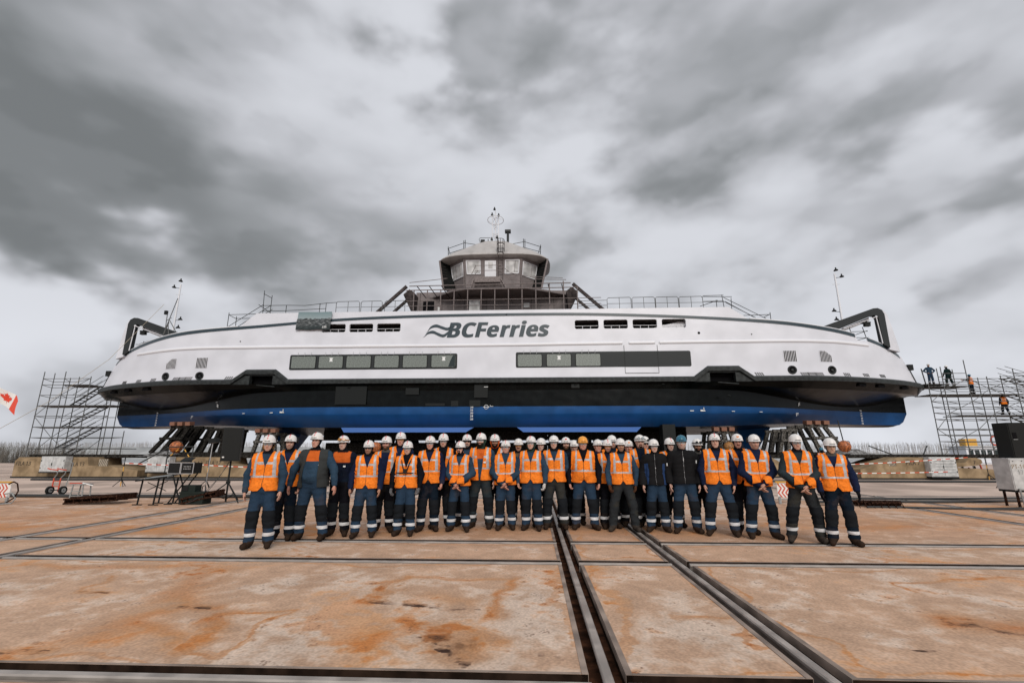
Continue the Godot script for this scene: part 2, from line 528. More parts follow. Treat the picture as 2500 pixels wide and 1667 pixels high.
func yard_texture() -> ImageTexture:
	var w := 1664
	var h := 1216
	var n1 := noise(FastNoiseLite.TYPE_SIMPLEX_SMOOTH, 0.0042, 5, 101).get_image(w, h, false, false, false)
	var n2 := noise(FastNoiseLite.TYPE_SIMPLEX_SMOOTH, 0.011, 5, 102).get_image(w, h, false, false, false)
	var n3 := noise(FastNoiseLite.TYPE_SIMPLEX_SMOOTH, 0.022, 7, 103).get_image(w, h, false, false, false)
	var n4 := noise(FastNoiseLite.TYPE_SIMPLEX_SMOOTH, 0.002, 3, 104).get_image(w, h, false, false, false)
	var n5 := noise(FastNoiseLite.TYPE_SIMPLEX, 0.33, 3, 105).get_image(w, h, false, false, false)
	var n6 := noise(FastNoiseLite.TYPE_SIMPLEX_SMOOTH, 0.055, 5, 106).get_image(w, h, false, false, false)
	for q in [n1, n2, n3, n4, n5, n6]:
		q.convert(Image.FORMAT_L8)
	var a := n1.get_data()
	var b := n2.get_data()
	var c := n3.get_data()
	var e := n4.get_data()
	var gr := n5.get_data()
	var sp := n6.get_data()
	# stains at a quarter of the size: orange rust, then dark brown
	var sw := w / 4
	var sh := h / 4
	var R := PackedFloat32Array()
	R.resize(sw * sh)
	var D := PackedFloat32Array()
	D.resize(sw * sh)
	stain(R, sw, sh, pts2([-4.5, -6.8, -4.1, -6.0, -3.95, -5.5, -3.9, -4.8, -3.95, -4.4]), 0.30, 0.62)
	stain(R, sw, sh, pts2([-3.85, -4.9, -3.3, -4.45]), 0.2, 0.75)
	stain(R, sw, sh, pts2([-3.9, -5.5, -3.4, -5.5]), 0.16, 0.8)
	stain(R, sw, sh, pts2([-3.2, -5.3, -3.05, -4.4]), 0.14, 0.95)
	stain(R, sw, sh, pts2([-3.2, -5.32, -2.67, -5.3, -2.58, -4.4, -3.0, -4.36]), 0.05, 0.75)
	stain(R, sw, sh, pts2([-1.8, -6.76, -0.34, -6.66]), 0.07, 0.6)
	stain(R, sw, sh, pts2([-1.8, -6.76, -1.84, -5.55]), 0.11, 0.8)
	stain(R, sw, sh, pts2([-0.34, -6.66, -0.45, -5.3]), 0.13, 0.85)
	stain(R, sw, sh, pts2([-1.3, -6.0, -0.9, -5.8]), 0.2, 0.4)
	stain(R, sw, sh, pts2([-1.25, -4.95, -0.4, -4.76]), 0.16, 0.75)
	stain(R, sw, sh, pts2([-0.75, -4.6]), 0.30, 0.95)
	stain(R, sw, sh, pts2([-1.5, -4.6, -1.6, -4.1]), 0.22, 0.45)
	stain(R, sw, sh, pts2([-5.7, -6.6, -5.6, -5.8, -5.2, -5.75]), 0.06, 0.7)
	stain(R, sw, sh, pts2([-7.7, -7.05, -6.2, -7.15, -4.8, -7.1]), 0.14, 0.55)
	stain(R, sw, sh, pts2([-6.8, -6.3, -6.2, -5.7]), 0.08, 0.6)
	stain(R, sw, sh, pts2([-4.6, -4.1, -4.2, -4.2]), 0.12, 0.7)
	stain(R, sw, sh, pts2([4.1, -5.4, 5.1, -5.0]), 0.3, 0.85)
	stain(R, sw, sh, pts2([4.6, -4.6, 5.4, -4.9]), 0.35, 0.7)
	stain(R, sw, sh, pts2([4.56, -6.3, 4.6, -6.75, 6.3, -6.85]), 0.05, 0.75)
	stain(R, sw, sh, pts2([1.36, -5.5, 1.8, -5.54]), 0.05, 0.6)
	stain(R, sw, sh, pts2([-9.0, -10.4, -7.1, -10.2, -5.5, -10.8]), 0.4, 0.75)
	stain(R, sw, sh, pts2([-8.0, -12.4, -5.6, -11.2, -4.5, -10.0]), 0.45, 0.55)
	stain(R, sw, sh, pts2([-4.5, -9.9, -2.0, -10.6, 1.0, -10.8, 5.0, -10.3]), 0.7, 0.42)
	stain(R, sw, sh, pts2([7.0, -11.2, 8.4, -11.6]), 0.5, 0.65)
	stain(R, sw, sh, pts2([5.2, -11.8, 11.0, -12.6]), 0.9, 0.3)
	for x in [-10.1, -8.5, 0.525, 2.15, 11.2]:
		for s in [-1, 1]:
			stain(R, sw, sh, pts2([x + s * 0.19, -17.0, x + s * 0.19, -1.2]), 0.05, 0.62)
	for z in [-3.85, -7.66, -9.28]:
		for s in [-1, 1]:
			stain(R, sw, sh, pts2([-10, z + s * 0.19, 12.5, z + s * 0.19]), 0.045, 0.5)
	stain(D, sw, sh, pts2([-1.05, -4.66, -0.85, -4.5, -0.6, -4.33]), 0.035, 0.9)
	stain(D, sw, sh, pts2([-0.62, -4.36, -0.58, -4.64]), 0.025, 0.8)
	stain(D, sw, sh, pts2([-0.8, -4.62]), 0.16, 0.4)
	stain(D, sw, sh, pts2([-1.84, -5.55, -0.7, -5.54]), 0.04, 0.5)
	stain(D, sw, sh, pts2([-3.98, -5.45, -3.5, -5.5]), 0.045, 0.7)
	stain(D, sw, sh, pts2([-4.1, -4.55, -3.95, -4.75]), 0.03, 0.6)
	stain(D, sw, sh, pts2([-5.6, -5.8, -5.2, -5.75]), 0.03, 0.5)
	stain(D, sw, sh, pts2([-4.5, -4.12, -4.2, -4.2]), 0.03, 0.7)
	stain(D, sw, sh, pts2([-0.1, -4.5, 0.0, -4.4]), 0.05, 0.6)
	stain(D, sw, sh, pts2([3.05, -4.62, 3.2, -4.56]), 0.025, 0.8)
	stain(D, sw, sh, pts2([4.1, -5.4, 4.6, -4.95]), 0.05, 0.45)
	var out := PackedByteArray()
	out.resize(w * h * 3)
	var k := 0
	for y in h:
		for x in w:
			var na := a[k] * 0.0039
			var nb := b[k] * 0.0039
			var nc := c[k] * 0.0039
			var ne := e[k] * 0.0039
			var ng := gr[k] * 0.0039
			var ns := sp[k] * 0.0039
			var qx := clampi((x + int((nb - 0.5) * 60.0)) >> 2, 0, sw - 1)
			var qy := clampi((y + int((na - 0.5) * 70.0)) >> 2, 0, sh - 1)
			var q := qy * sw + qx
			var back := 1.0 - clampf((y / float(h) - 0.42) * 8.0, 0.0, 1.0)
			# warm dust, pale worn patches with ragged edges, rust
			var pale := clampf((nb * 0.45 + ns * 0.3 + nc * 0.25 + (ne - 0.5) * 0.5 - 0.47) * 7.0, 0.0, 1.0)
			var rs := R[q] * (0.60 + 1.1 * (nc - 0.28) + 0.9 * (ns - 0.5)) + clampf((na * 0.4 + nc * 0.3 + ns * 0.3 + (ne - 0.5) * 0.35 - 0.565) * 5.0, 0.0, 0.5)
			rs = clampf(rs, 0.0, 1.0)
			var dk := clampf(D[q] * (0.5 + 1.4 * nc) * clampf((ns - 0.36) * 5.0, 0.0, 1.3), 0.0, 1.0) + clampf((ns * 0.6 + ng * 0.4 - 0.665) * 9.0, 0.0, 0.6) * clampf((nb - 0.35) * 4.0, 0.15, 1.0)
			var lum := 0.97 + 0.20 * (nc - 0.5) + 0.10 * (na - 0.5) + 0.24 * (ng - 0.5) + 0.14 * (ns - 0.5)
			var r := lerpf(200.0, 212.0, pale)
			var g := lerpf(166.0, 190.0, pale)
			var bl := lerpf(140.0, 172.0, pale)
			r -= back * 6.0
			g -= back * 10.0
			bl -= back * 11.0
			r = lerpf(r, lerpf(203.0, 166.0, nb), rs) * lum
			g = lerpf(g, lerpf(138.0, 104.0, nb), rs) * lum
			bl = lerpf(bl, lerpf(78.0, 66.0, nb), rs) * lum
			dk = minf(dk, 1.0)
			out[3 * k] = int(clampf(lerpf(r, 62.0, dk), 0.0, 255.0))
			out[3 * k + 1] = int(clampf(lerpf(g, 44.0, dk), 0.0, 255.0))
			out[3 * k + 2] = int(clampf(lerpf(bl, 36.0, dk), 0.0, 255.0))
			k += 1
	return ImageTexture.create_from_image(Image.create_from_data(w, h, false, Image.FORMAT_RGB8, out))


func build_ground() -> void:
	var near := mat("yard_near", Color.WHITE, 0.86)
	near.albedo_texture = yard_texture()
	bumped(near, near.albedo_texture, 0.25)
	near.metallic_specular = 0.25
	near.texture_repeat = false
	var far := mat("yard_far", lin(0.64, 0.495, 0.41), 0.9, 0.0, mottle(0.01, 5, 71, 0.80, 1.0, 256, Color(1, 0.97, 0.95)), 0.07)
	var xs := [-260.0, -60.0, -30.0, -10.1, -8.5, 0.525, 2.15, 11.2, 12.8, 34.0, 60.0, 260.0]
	var zs := [6.0, -3.85, -7.66, -9.28, -17.8, -19.4, -28.6, -30.2, -52.0, -74.0]
	var b := MB.new()
	b.quad(Vector3(-400, -0.125, 60), Vector3(400, -0.125, 60), Vector3(400, -0.125, -74), Vector3(-400, -0.125, -74))
	struct("ground", b, M.groove)
	for i in xs.size() - 1:
		for j in zs.size() - 1:
			var railed_l: bool = i >= 3 and i <= 8
			var railed_r: bool = i + 1 >= 3 and i + 1 <= 8
			var x0: float = xs[i] + (0.14 if railed_l else 0.004)
			var x1: float = xs[i + 1] - (0.14 if railed_r else 0.004)
			var z0: float = zs[j + 1] + (0.14 if j + 1 < 8 and j + 1 > 0 else 0.004)
			var z1: float = zs[j] - (0.14 if j < 8 and j > 0 else 0.004)
			var inside: bool = xs[i] >= -30.1 and xs[i + 1] <= 34.1 and zs[j + 1] >= GZ0 - 0.01
			b = MB.new()
			var steps := 1
			for s in steps:
				var t := b.v.size()
				b.quad(Vector3(x0, 0, z1), Vector3(x1, 0, z1), Vector3(x1, 0, z0), Vector3(x0, 0, z0))
				for k in 4:
					var p := b.v[t + k]
					# beyond the surveyed slabs the same wear is laid mirrored
					var gx := 2.0 * GX0 - p.x if p.x < GX0 else 2.0 * GX1 - p.x if p.x > GX1 else p.x
					b.uv[t + k] = Vector2((gx - GX0) / (GX1 - GX0), (p.z - GZ0) / (GZ1 - GZ0))
			var slab_o := struct("pavement_slab", b, near if inside else far)
			b = MB.new()
			b.quad(Vector3(x0, -0.2, z1), Vector3(x1, -0.2, z1), Vector3(x1, 0, z1), Vector3(x0, 0, z1))
			b.quad(Vector3(x1, -0.2, z0), Vector3(x0, -0.2, z0), Vector3(x0, 0, z0), Vector3(x1, 0, z0))
			b.quad(Vector3(x0, -0.2, z0), Vector3(x0, -0.2, z1), Vector3(x0, 0, z1), Vector3(x0, 0, z0))
			b.quad(Vector3(x1, -0.2, z1), Vector3(x1, -0.2, z0), Vector3(x1, 0, z0), Vector3(x1, 0, z1))
			obj("slab_edge", b, M.groove_wall, slab_o)
			if zs[j] < -20.0 or absf(xs[i]) > 40.0:
				continue
			# worn steel edging along the rail grooves, a few millimetres proud
			if railed_l:
				slab("steel_edging", Vector3(x0 + 0.022, -0.03, (z0 + z1) * 0.5), Vector3(0.05, 0.072, z1 - z0), M.steel_edge, slab_o)
			if railed_r:
				slab("steel_edging", Vector3(x1 - 0.022, -0.03, (z0 + z1) * 0.5), Vector3(0.05, 0.072, z1 - z0), M.steel_edge, slab_o)
			if j > 0 and j < 8:
				slab("steel_edging", Vector3((x0 + x1) * 0.5, -0.031, z1 - 0.016), Vector3(x1 - x0 - 0.1, 0.068, 0.03), M.steel_edge, slab_o)
			if j + 1 < 8:
				slab("steel_edging", Vector3((x0 + x1) * 0.5, -0.031, z0 + 0.016), Vector3(x1 - x0 - 0.1, 0.068, 0.03), M.steel_edge, slab_o)
	# rails: a worn head on a thin web
	var prof := PackedVector2Array([Vector2(-0.05, -0.2), Vector2(0.05, -0.2), Vector2(0.012, -0.18), Vector2(0.012, -0.045), Vector2(0.038, -0.032), Vector2(0.040, -0.008), Vector2(0.030, 0.004), Vector2(-0.030, 0.004), Vector2(-0.040, -0.008), Vector2(-0.038, -0.032), Vector2(-0.012, -0.045), Vector2(-0.012, -0.18)])
	for i in range(3, 9):
		b = MB.new()
		b.prism(prof, -52.0, 6.0, Transform3D(Basis.IDENTITY, Vector3(xs[i], 0, 0)))
		struct("rail_track", b, M.steel_rail)
	for j in range(1, 8):
		for i in xs.size() - 1:
			var x0: float = xs[i] + (0.13 if i >= 3 and i <= 8 else 0.0)
			var x1: float = xs[i + 1] - (0.13 if i + 1 >= 3 and i + 1 <= 8 else 0.0)
			if absf(x0) > 61.0 or absf(x1) > 61.0:
				continue
			b = MB.new()
			b.prism(prof, x0, x1, Transform3D(Basis(Vector3(0, 0, -1), Vector3.UP, Vector3.RIGHT), Vector3(0, 0, zs[j] + 0.02)))
			struct("rail_track", b, M.steel_rail)
	# river, far bank
	b = MB.new()
	b.quad(Vector3(-2500, -2.6, -74), Vector3(2500, -2.6, -74), Vector3(2500, -2.6, -3000), Vector3(-2500, -2.6, -3000))
	struct("river_water", b, M.water)
	b = MB.new()
	b.quad(Vector3(-400, -3, -74.02), Vector3(400, -3, -74.02), Vector3(400, -0.125, -74), Vector3(-400, -0.125, -74))
	struct("quay_edge_ground", b, M.yard_far)
	var rows := []
	var f := noise(FastNoiseLite.TYPE_SIMPLEX, 0.01, 3, 61)
	for r in [[-330.0, -2.7], [-334.0, -0.6], [-350.0, 0.7], [-1600.0, 1.2]]:
		var row := []
		for x in range(-1600, 1601, 40):
			var h: float = r[1]
			if x < -60 and r[1] > 0.0:
				h += 5.2 * clampf((-60 - x) / 60.0, 0.0, 1.0)
			row.append(Vector3(x, h + (f.get_noise_1d(x) * 0.5 if r[1] > 0.0 else 0.0), r[0]))
		rows.append(row)
	b = MB.new()
	b.grid(rows)
	struct("far_bank_terrain", b, M.bank)
	build_trees()


func build_trees() -> void:
	# the bare wood on the far bank: thin pale trunks with fine upright branches
	rng.seed = 5
	var b := MB.new()
	b.colored = true
	for k in 3200:
		var x := rng.randf_range(-420.0, 420.0)
		var z := -340.0 - rng.randf() * 40.0
		var left := x < -70.0
		var h := rng.randf_range(6.3, 8.3) if not left else rng.randf_range(2.4, 4.2)
		if rng.randf() < 0.12:
			h *= 1.12
		var g := rng.randf_range(0.62, 1.1)
		b.col = Color(g * 0.98, g * 0.97, g)
		var y := 0.4 + (5.2 if left else 0.0)
		var o := Vector3(x, y, z)
		var lean := Vector3(rng.randf_range(-0.5, 0.5), h, rng.randf_range(-0.3, 0.3))
		b.cyl(o, o + lean, rng.randf_range(0.10, 0.18), 0.03, 3, false)
		for q in (5 if not left else 4):
			var t := rng.randf_range(0.25, 0.9)
			var a := rng.randf() * TAU
			var up := h * rng.randf_range(0.16, 0.34)
			var p := o + lean * t
			b.cyl(p, p + Vector3(cos(a) * up * 0.32, up, sin(a) * up * 0.32), 0.06, 0.02, 3, false)
	var w := obj("bare_woods", b, M.tree_bark)
	tag(w, "pale bare leafless wood along the far bank behind the yard", "woods", "", "stuff")
	# scrub on the near shore, at the left
	b = MB.new()
	b.colored = true
	for k in 900:
		var x := rng.randf_range(-128.0, -74.0)
		var z := rng.randf_range(-86.0, -76.0)
		var h := rng.randf_range(2.4, 5.0) * (1.0 - 0.25 * clampf((x + 90.0) / 16.0, 0.0, 1.0))
		var g := rng.randf_range(0.10, 0.20)
		b.col = Color(g * 1.12, g, g * 0.86)
		var o := Vector3(x, -1.2, z)
		for q in 5:
			var a := rng.randf() * TAU
			var sp := rng.randf_range(0.1, 0.5)
			var top := o + Vector3(cos(a) * sp, h * rng.randf_range(0.6, 1.0), sin(a) * sp)
			b.cyl(o, top, 0.028, 0.008, 3, false)
			var m := o.lerp(top, rng.randf_range(0.4, 0.8))
			b.cyl(m, m + Vector3(rng.randf_range(-0.5, 0.5), h * 0.3, rng.randf_range(-0.4, 0.4)), 0.016, 0.006, 3, false)
	var s := obj("shore_undergrowth", b, M.shrub)
	tag(s, "brown leafless scrub on the shore left of the scaffold stair", "undergrowth", "", "stuff")
	b = MB.new()
	b.quad(Vector3(-200, -1.4, -74.05), Vector3(-66, -1.4, -74.05), Vector3(-60, -2.7, -92), Vector3(-200, -2.7, -92))
	struct("shore_ground", b, M.bank)


# ---------------------------------------------------------------- ferry
const XC := -3.57
const ZC := -46.5
const HALF := [[0, 8.75], [20, 8.75], [25, 8.72], [28, 8.3], [31, 7.35], [34, 6.1], [36.5, 4.65], [38.2, 3.3], [39.2, 1.8], [39.6, 0.0]]
const SHEER := [[-37, 9.8], [-35.5, 10.28], [-33.4, 10.75], [-31.2, 11.12], [-28.9, 11.42], [-26.4, 11.68], [-19.6, 12.16], [-13.7, 12.6], [-8, 12.82], [-2, 12.91], [6.4, 12.89], [12, 12.72], [18.4, 12.38], [23.6, 11.95], [26.8, 11.57], [30.6, 11.12], [33.4, 10.65], [36.2, 9.95], [37, 9.7]]
const WL := [[0, 8.3], [14, 8.3], [16.5, 8.1], [20, 7.4], [23, 6.5], [26, 5.2], [30, 3.2], [34, 1.5], [37, 0.5], [38.7, 0.12]]
const BELT := [[-32.5, 10.2], [-24, 10.3], [-2, 10.3], [10, 10.36], [18, 10.4], [26, 10.4], [29, 10.4], [32.2, 10.36]]


func lut(t: Array, x: float) -> float:
	if x <= t[0][0]:
		return t[0][1]
	for i in t.size() - 1:
		if x <= t[i + 1][0]:
			var x0: float = t[i][0]
			var x1: float = t[i + 1][0]
			var y0: float = t[i][1]
			var y1: float = t[i + 1][1]
			var m0: float = (y1 - t[i - 1][1]) / (x1 - t[i - 1][0]) if i > 0 else 0.0
			var m1: float = (t[i + 2][1] - y0) / (t[i + 2][0] - x0) if i + 2 < t.size() else (y1 - y0) / (x1 - x0)
			var h := x1 - x0
			var u := (x - x0) / h
			return (2 * u * u * u - 3 * u * u + 1) * y0 + (u * u * u - 2 * u * u + u) * h * m0 + (-2 * u * u * u + 3 * u * u) * y1 + (u * u * u - u * u) * h * m1
	return t[t.size() - 1][1]


func half_breadth(s: float) -> float:
	return lut(HALF, absf(s))


func on_wall(s: float, y: float, off := 0.0) -> Vector3:
	# a point on the near side of the ship's upper wall; the ends rake inboard as they rise
	var q := s * (1.0 - 0.0103 * maxf(0.0, y - 7.6) * pow(minf(1.0, absf(s) / 37.0), 6.0))
	return Vector3(XC + q, y, ZC + half_breadth(s) - 0.25 + off)


func wall_turn(s: float) -> Basis:
	# local axes of the wall at s: x along it, z out of it
	var t := (on_wall(s + 0.05, 8.0) - on_wall(s - 0.05, 8.0)).normalized()
	return Basis(t, Vector3.UP, t.cross(Vector3.UP).normalized())


func lift(x: float) -> float:
	# the fender climbs over the rescue recess near each end
	for r in [[-25.2, -24.03, -21.5, -20.38], [12.86, 14.0, 16.45, 17.57]]:
		if x > r[0] and x < r[3]:
			return 0.83 * minf(1.0, minf((x - r[0]) / (r[1] - r[0]), (r[3] - x) / (r[3] - r[2])))
	return 0.0


func wall_top(s: float) -> float:
	var y := lut(SHEER, s) + 0.15
	if s > -21.6 and s < -20.28:
		y = lerpf(y, 13.33, (s + 21.6) / 1.32)
	elif s >= -20.28 and s <= 19.8:
		y = 13.33
	elif s > 19.8 and s < 21.2:
		y = lerpf(13.33, y, (s - 19.8) / 1.4)
	if s > 30.85 and s < 32.1:
		y = 10.72
	return y


func strip(s0: float, s1: float, step := 0.4) -> PackedFloat32Array:
	var o := PackedFloat32Array()
	var n := int(ceil((s1 - s0) / step))
	for k in n + 1:
		o.append(lerpf(s0, s1, float(k) / n))
	return o


func plate(s0: float, s1: float, y0: float, y1: float, off: float, thick: float, radius := 0.0) -> MB:
	# a rounded plate on the flat midship wall
	var b := MB.new()
	var p := PackedVector2Array()
	var x0 := XC + s0
	var x1 := XC + s1
	if radius <= 0.0:
		p = PackedVector2Array([Vector2(x0, y0), Vector2(x1, y0), Vector2(x1, y1), Vector2(x0, y1)])
	else:
		for c in [[x1 - radius, y0 + radius, -0.25], [x1 - radius, y1 - radius, 0.0], [x0 + radius, y1 - radius, 0.25], [x0 + radius, y0 + radius, 0.5]]:
			for k in 4:
				var t: float = TAU * (c[2] + k / 12.0)
				p.append(Vector2(c[0] + cos(t) * radius, c[1] + sin(t) * radius))
	b.prism(p, -38.0 + off, -38.0 + off + thick)
	return b


func build_ferry() -> void:
	var f := base("ferry", "large white double-ended ferry with black and blue hull standing on timber cribs", "ferry", Vector3.ZERO)
	build_hull(f)
	build_sides(f)
	build_fittings(f)
	build_deckhouse(f)
	build_wheelhouse(f)
	build_ends(f)


func build_hull(f: Node3D) -> void:
	var black := MB.new()
	var blue := MB.new()
	for side in [1.0, -1.0]:
		var rows: Array = [[], [], [], [], [], [], []]
		var ss := strip(-38.7, 38.7, 0.45)
		for s in ss:
			var a := absf(s)
			var e := smoothstep(14.0, 29.0, a)
			var hb := half_breadth(s)
			var wl := lut(WL, a)
			var yk := lut([[0, 6.55], [20, 6.55], [24, 6.15], [28, 5.75], [32, 5.62], [35, 5.85], [37, 6.3], [38.7, 6.85]], a)
			var keel := lut([[0, 3.28], [19, 3.28], [24, 3.7], [27, 3.95], [30, 3.95], [36.6, 3.92], [37.6, 4.05], [38.3, 4.45], [38.7, 5.1]], a)
			var q := s
			if a > 38.0:
				q = s
			var xx := XC + q
			var knuckle := minf(maxf(wl + 0.02, hb - lerpf(0.3, 1.0, e)), hb - 0.15)
			rows[0].append(Vector3(xx, 7.16, ZC + side * (hb - 0.17)))
			rows[1].append(Vector3(xx, lerpf(6.95, 6.6, e), ZC + side * knuckle))
			rows[2].append(Vector3(xx, yk, ZC + side * minf(wl, knuckle)))
			rows[3].append(Vector3(xx, maxf(5.25, keel + 0.02), ZC + side * wl))
			rows[4].append(Vector3(xx, maxf(lerpf(4.5, 4.75, e), keel + 0.01), ZC + side * wl * lerpf(0.995, 0.97, e)))
			rows[5].append(Vector3(xx, maxf(lerpf(3.68, 4.12, e), keel + 0.005), ZC + side * wl * lerpf(0.93, 0.72, e)))
			rows[6].append(Vector3(xx, keel, ZC))
		for k in 3:
			black.grid([rows[k], rows[k + 1]], false, side < 0.0)
		for k in range(3, 5):
			# the bilge is turned, not knuckled: subdivide and round it
			pass
		var bil := [rows[3]]
		for t in [0.35, 0.7]:
			var r := []
			for i in rows[3].size():
				r.append((rows[3][i] as Vector3).lerp(rows[4][i], t))
			bil.append(r)
		for t in [0.15, 0.5, 0.85]:
			var r := []
			for i in rows[3].size():
				var p0: Vector3 = (rows[3][i] as Vector3).lerp(rows[4][i], 0.7)
				var p2: Vector3 = (rows[5][i] as Vector3).lerp(rows[6][i], 0.06)
				r.append(p0.lerp(rows[4][i].lerp(rows[5][i], 0.3), t).lerp((rows[4][i].lerp(rows[5][i], 0.3) as Vector3).lerp(p2, t), t))
			bil.append(r)
		var last := []
		for i in rows[5].size():
			last.append((rows[5][i] as Vector3).lerp(rows[6][i], 0.06))
		bil.append(last)
		blue.grid(bil, false, side < 0.0)
		black.grid([last, rows[6]], false, side < 0.0)
	# overhanging platform undersides beyond the stems
	for d in [1.0, -1.0]:
		var r0 := []
		var r1 := []
		var r2 := []
		for k in 13:
			var t := -1.0 + k / 6.0
			var a := 39.6 - 0.9 * absf(t) - 0.35 * (absf(t) - absf(t) * absf(t))
			var hb := half_breadth(a) * signf(t) if k != 6 else 0.0
			r0.append(Vector3(XC + d * a, 7.16, ZC + hb * 0.97))
			r1.append(Vector3(XC + d * (a - 0.55), 6.98, ZC + hb * 0.8))
			r2.append(Vector3(XC + d * 38.65, 6.62 + 0.23 * absf(t), ZC + (half_breadth(38.7) - 1.0) * t))
		black.grid([r0, r1, r2], false, d > 0.0)
	obj("black_hull_side", black, M.hull_black, f)
	obj("blue_underwater_hull", blue, M.hull_blue, f)
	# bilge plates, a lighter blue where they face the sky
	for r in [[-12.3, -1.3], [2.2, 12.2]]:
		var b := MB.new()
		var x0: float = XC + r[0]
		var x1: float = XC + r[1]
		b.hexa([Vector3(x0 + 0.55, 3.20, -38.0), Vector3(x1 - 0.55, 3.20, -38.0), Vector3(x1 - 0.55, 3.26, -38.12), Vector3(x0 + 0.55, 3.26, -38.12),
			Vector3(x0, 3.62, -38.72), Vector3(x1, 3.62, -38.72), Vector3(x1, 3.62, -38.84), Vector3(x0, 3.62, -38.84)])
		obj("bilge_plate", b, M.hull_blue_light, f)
	# thruster fairings under the hull
	for x in [20.4, -23.9]:
		var b := MB.new()
		var w := 1.6
		b.hexa([Vector3(x - 0.6, 1.75, -46.1), Vector3(x + 0.4, 1.75, -46.1), Vector3(x + 0.4, 1.75, -46.9), Vector3(x - 0.6, 1.75, -46.9),
			Vector3(x - w, 3.95, -45.4), Vector3(x + w, 3.95, -45.4), Vector3(x + w, 3.95, -47.6), Vector3(x - w, 3.95, -47.6)])
		obj("thruster_fairing", b, M.hull_blue, f)
	var b2 := MB.new()
	b2.box(Vector3(10.68, 2.6, -38.9), Vector3(0.98, 2.4, 1.2))
	obj("sea_chest_trunk", b2, M.patch_grey, f)
	# fender belt
	for side in [1.0, -1.0]:
		var outer_lo := []
		var outer_hi := []
		var inner_hi := []
		var inner_lo := []
		var ss := PackedFloat32Array()
		for s in strip(-39.55, 39.55, 0.3):
			ss.append(s)
		for x in [-25.2, -24.03, -21.5, -20.38, 12.86, 14.0, 16.45, 17.57]:
			ss.append(x - XC)
		ss.sort()
		for s in ss:
			var g := lift(XC + s) if side > 0 else 0.0
			var hb := half_breadth(s)
			var t := smoothstep(30.0, 39.0, absf(s))
			var hin := maxf(0.0, hb - 0.42)
			outer_lo.append(Vector3(XC + s, 7.14 + g, ZC + side * hb))
			outer_hi.append(Vector3(XC + s, 7.43 + g + 0.02 * t, ZC + side * hb))
			inner_hi.append(Vector3(XC + s, 7.56 + g, ZC + side * maxf(0.0, hb - 0.16)))
			inner_lo.append(Vector3(XC + s, 7.14 + g, ZC + side * hin))
		var b := MB.new()
		b.grid([outer_hi, outer_lo], false, side < 0.0)
		b.grid([inner_hi, outer_hi], false, side < 0.0)
		b.grid([outer_lo, inner_lo], false, side < 0.0)
		var back := []
		for p in inner_hi:
			back.append(Vector3(p.x, p.y, ZC + maxf(0.0, absf(p.z - ZC) - 2.2) * side))
		b.grid([back, inner_hi], false, side < 0.0)
		obj("fender", b, M.fender, f)
	# rescue recesses
	for r in [[-25.2, -24.03, -21.5, -20.38, -23.68, -21.7], [12.86, 14.0, 16.45, 17.57, 14.12, 16.15]]:
		var b := MB.new()
		b.prism(PackedVector2Array([Vector2(r[0] - 0.1, 7.12), Vector2(r[4], 7.12), Vector2(r[4], 7.86), Vector2(r[1], 7.96)]), -38.35, -37.93)
		b.prism(PackedVector2Array([Vector2(r[5], 7.12), Vector2(r[3] + 0.1, 7.12), Vector2(r[2], 7.96), Vector2(r[5], 7.86)]), -38.35, -37.93)
		b.prism(PackedVector2Array([Vector2(r[4] - 0.3, 7.86), Vector2(r[5] + 0.3, 7.86), Vector2(r[2], 8.0), Vector2(r[1], 8.0)]), -38.35, -37.93)
		var rr := obj("rescue_recess", b, M.fender, f)
		b = MB.new()
		b.box(Vector3((r[4] + r[5]) * 0.5, 7.46, -38.9), Vector3(r[5] - r[4], 0.78, 0.5))
		obj("recess_back", b, M.dark_void, rr)
		b = MB.new()
		b.hexa([Vector3(r[4] + 0.6, 7.06, -37.98), Vector3(r[5] + 0.2, 6.92, -37.98), Vector3(r[5] + 0.2, 6.92, -38.6), Vector3(r[4] + 0.6, 7.06, -38.6),
			Vector3(r[4] + 0.6, 7.12, -37.98), Vector3(r[5] + 0.2, 6.98, -37.98), Vector3(r[5] + 0.2, 6.98, -38.6), Vector3(r[4] + 0.6, 7.12, -38.6)])
		obj("recess_step", b, M.fender, rr)


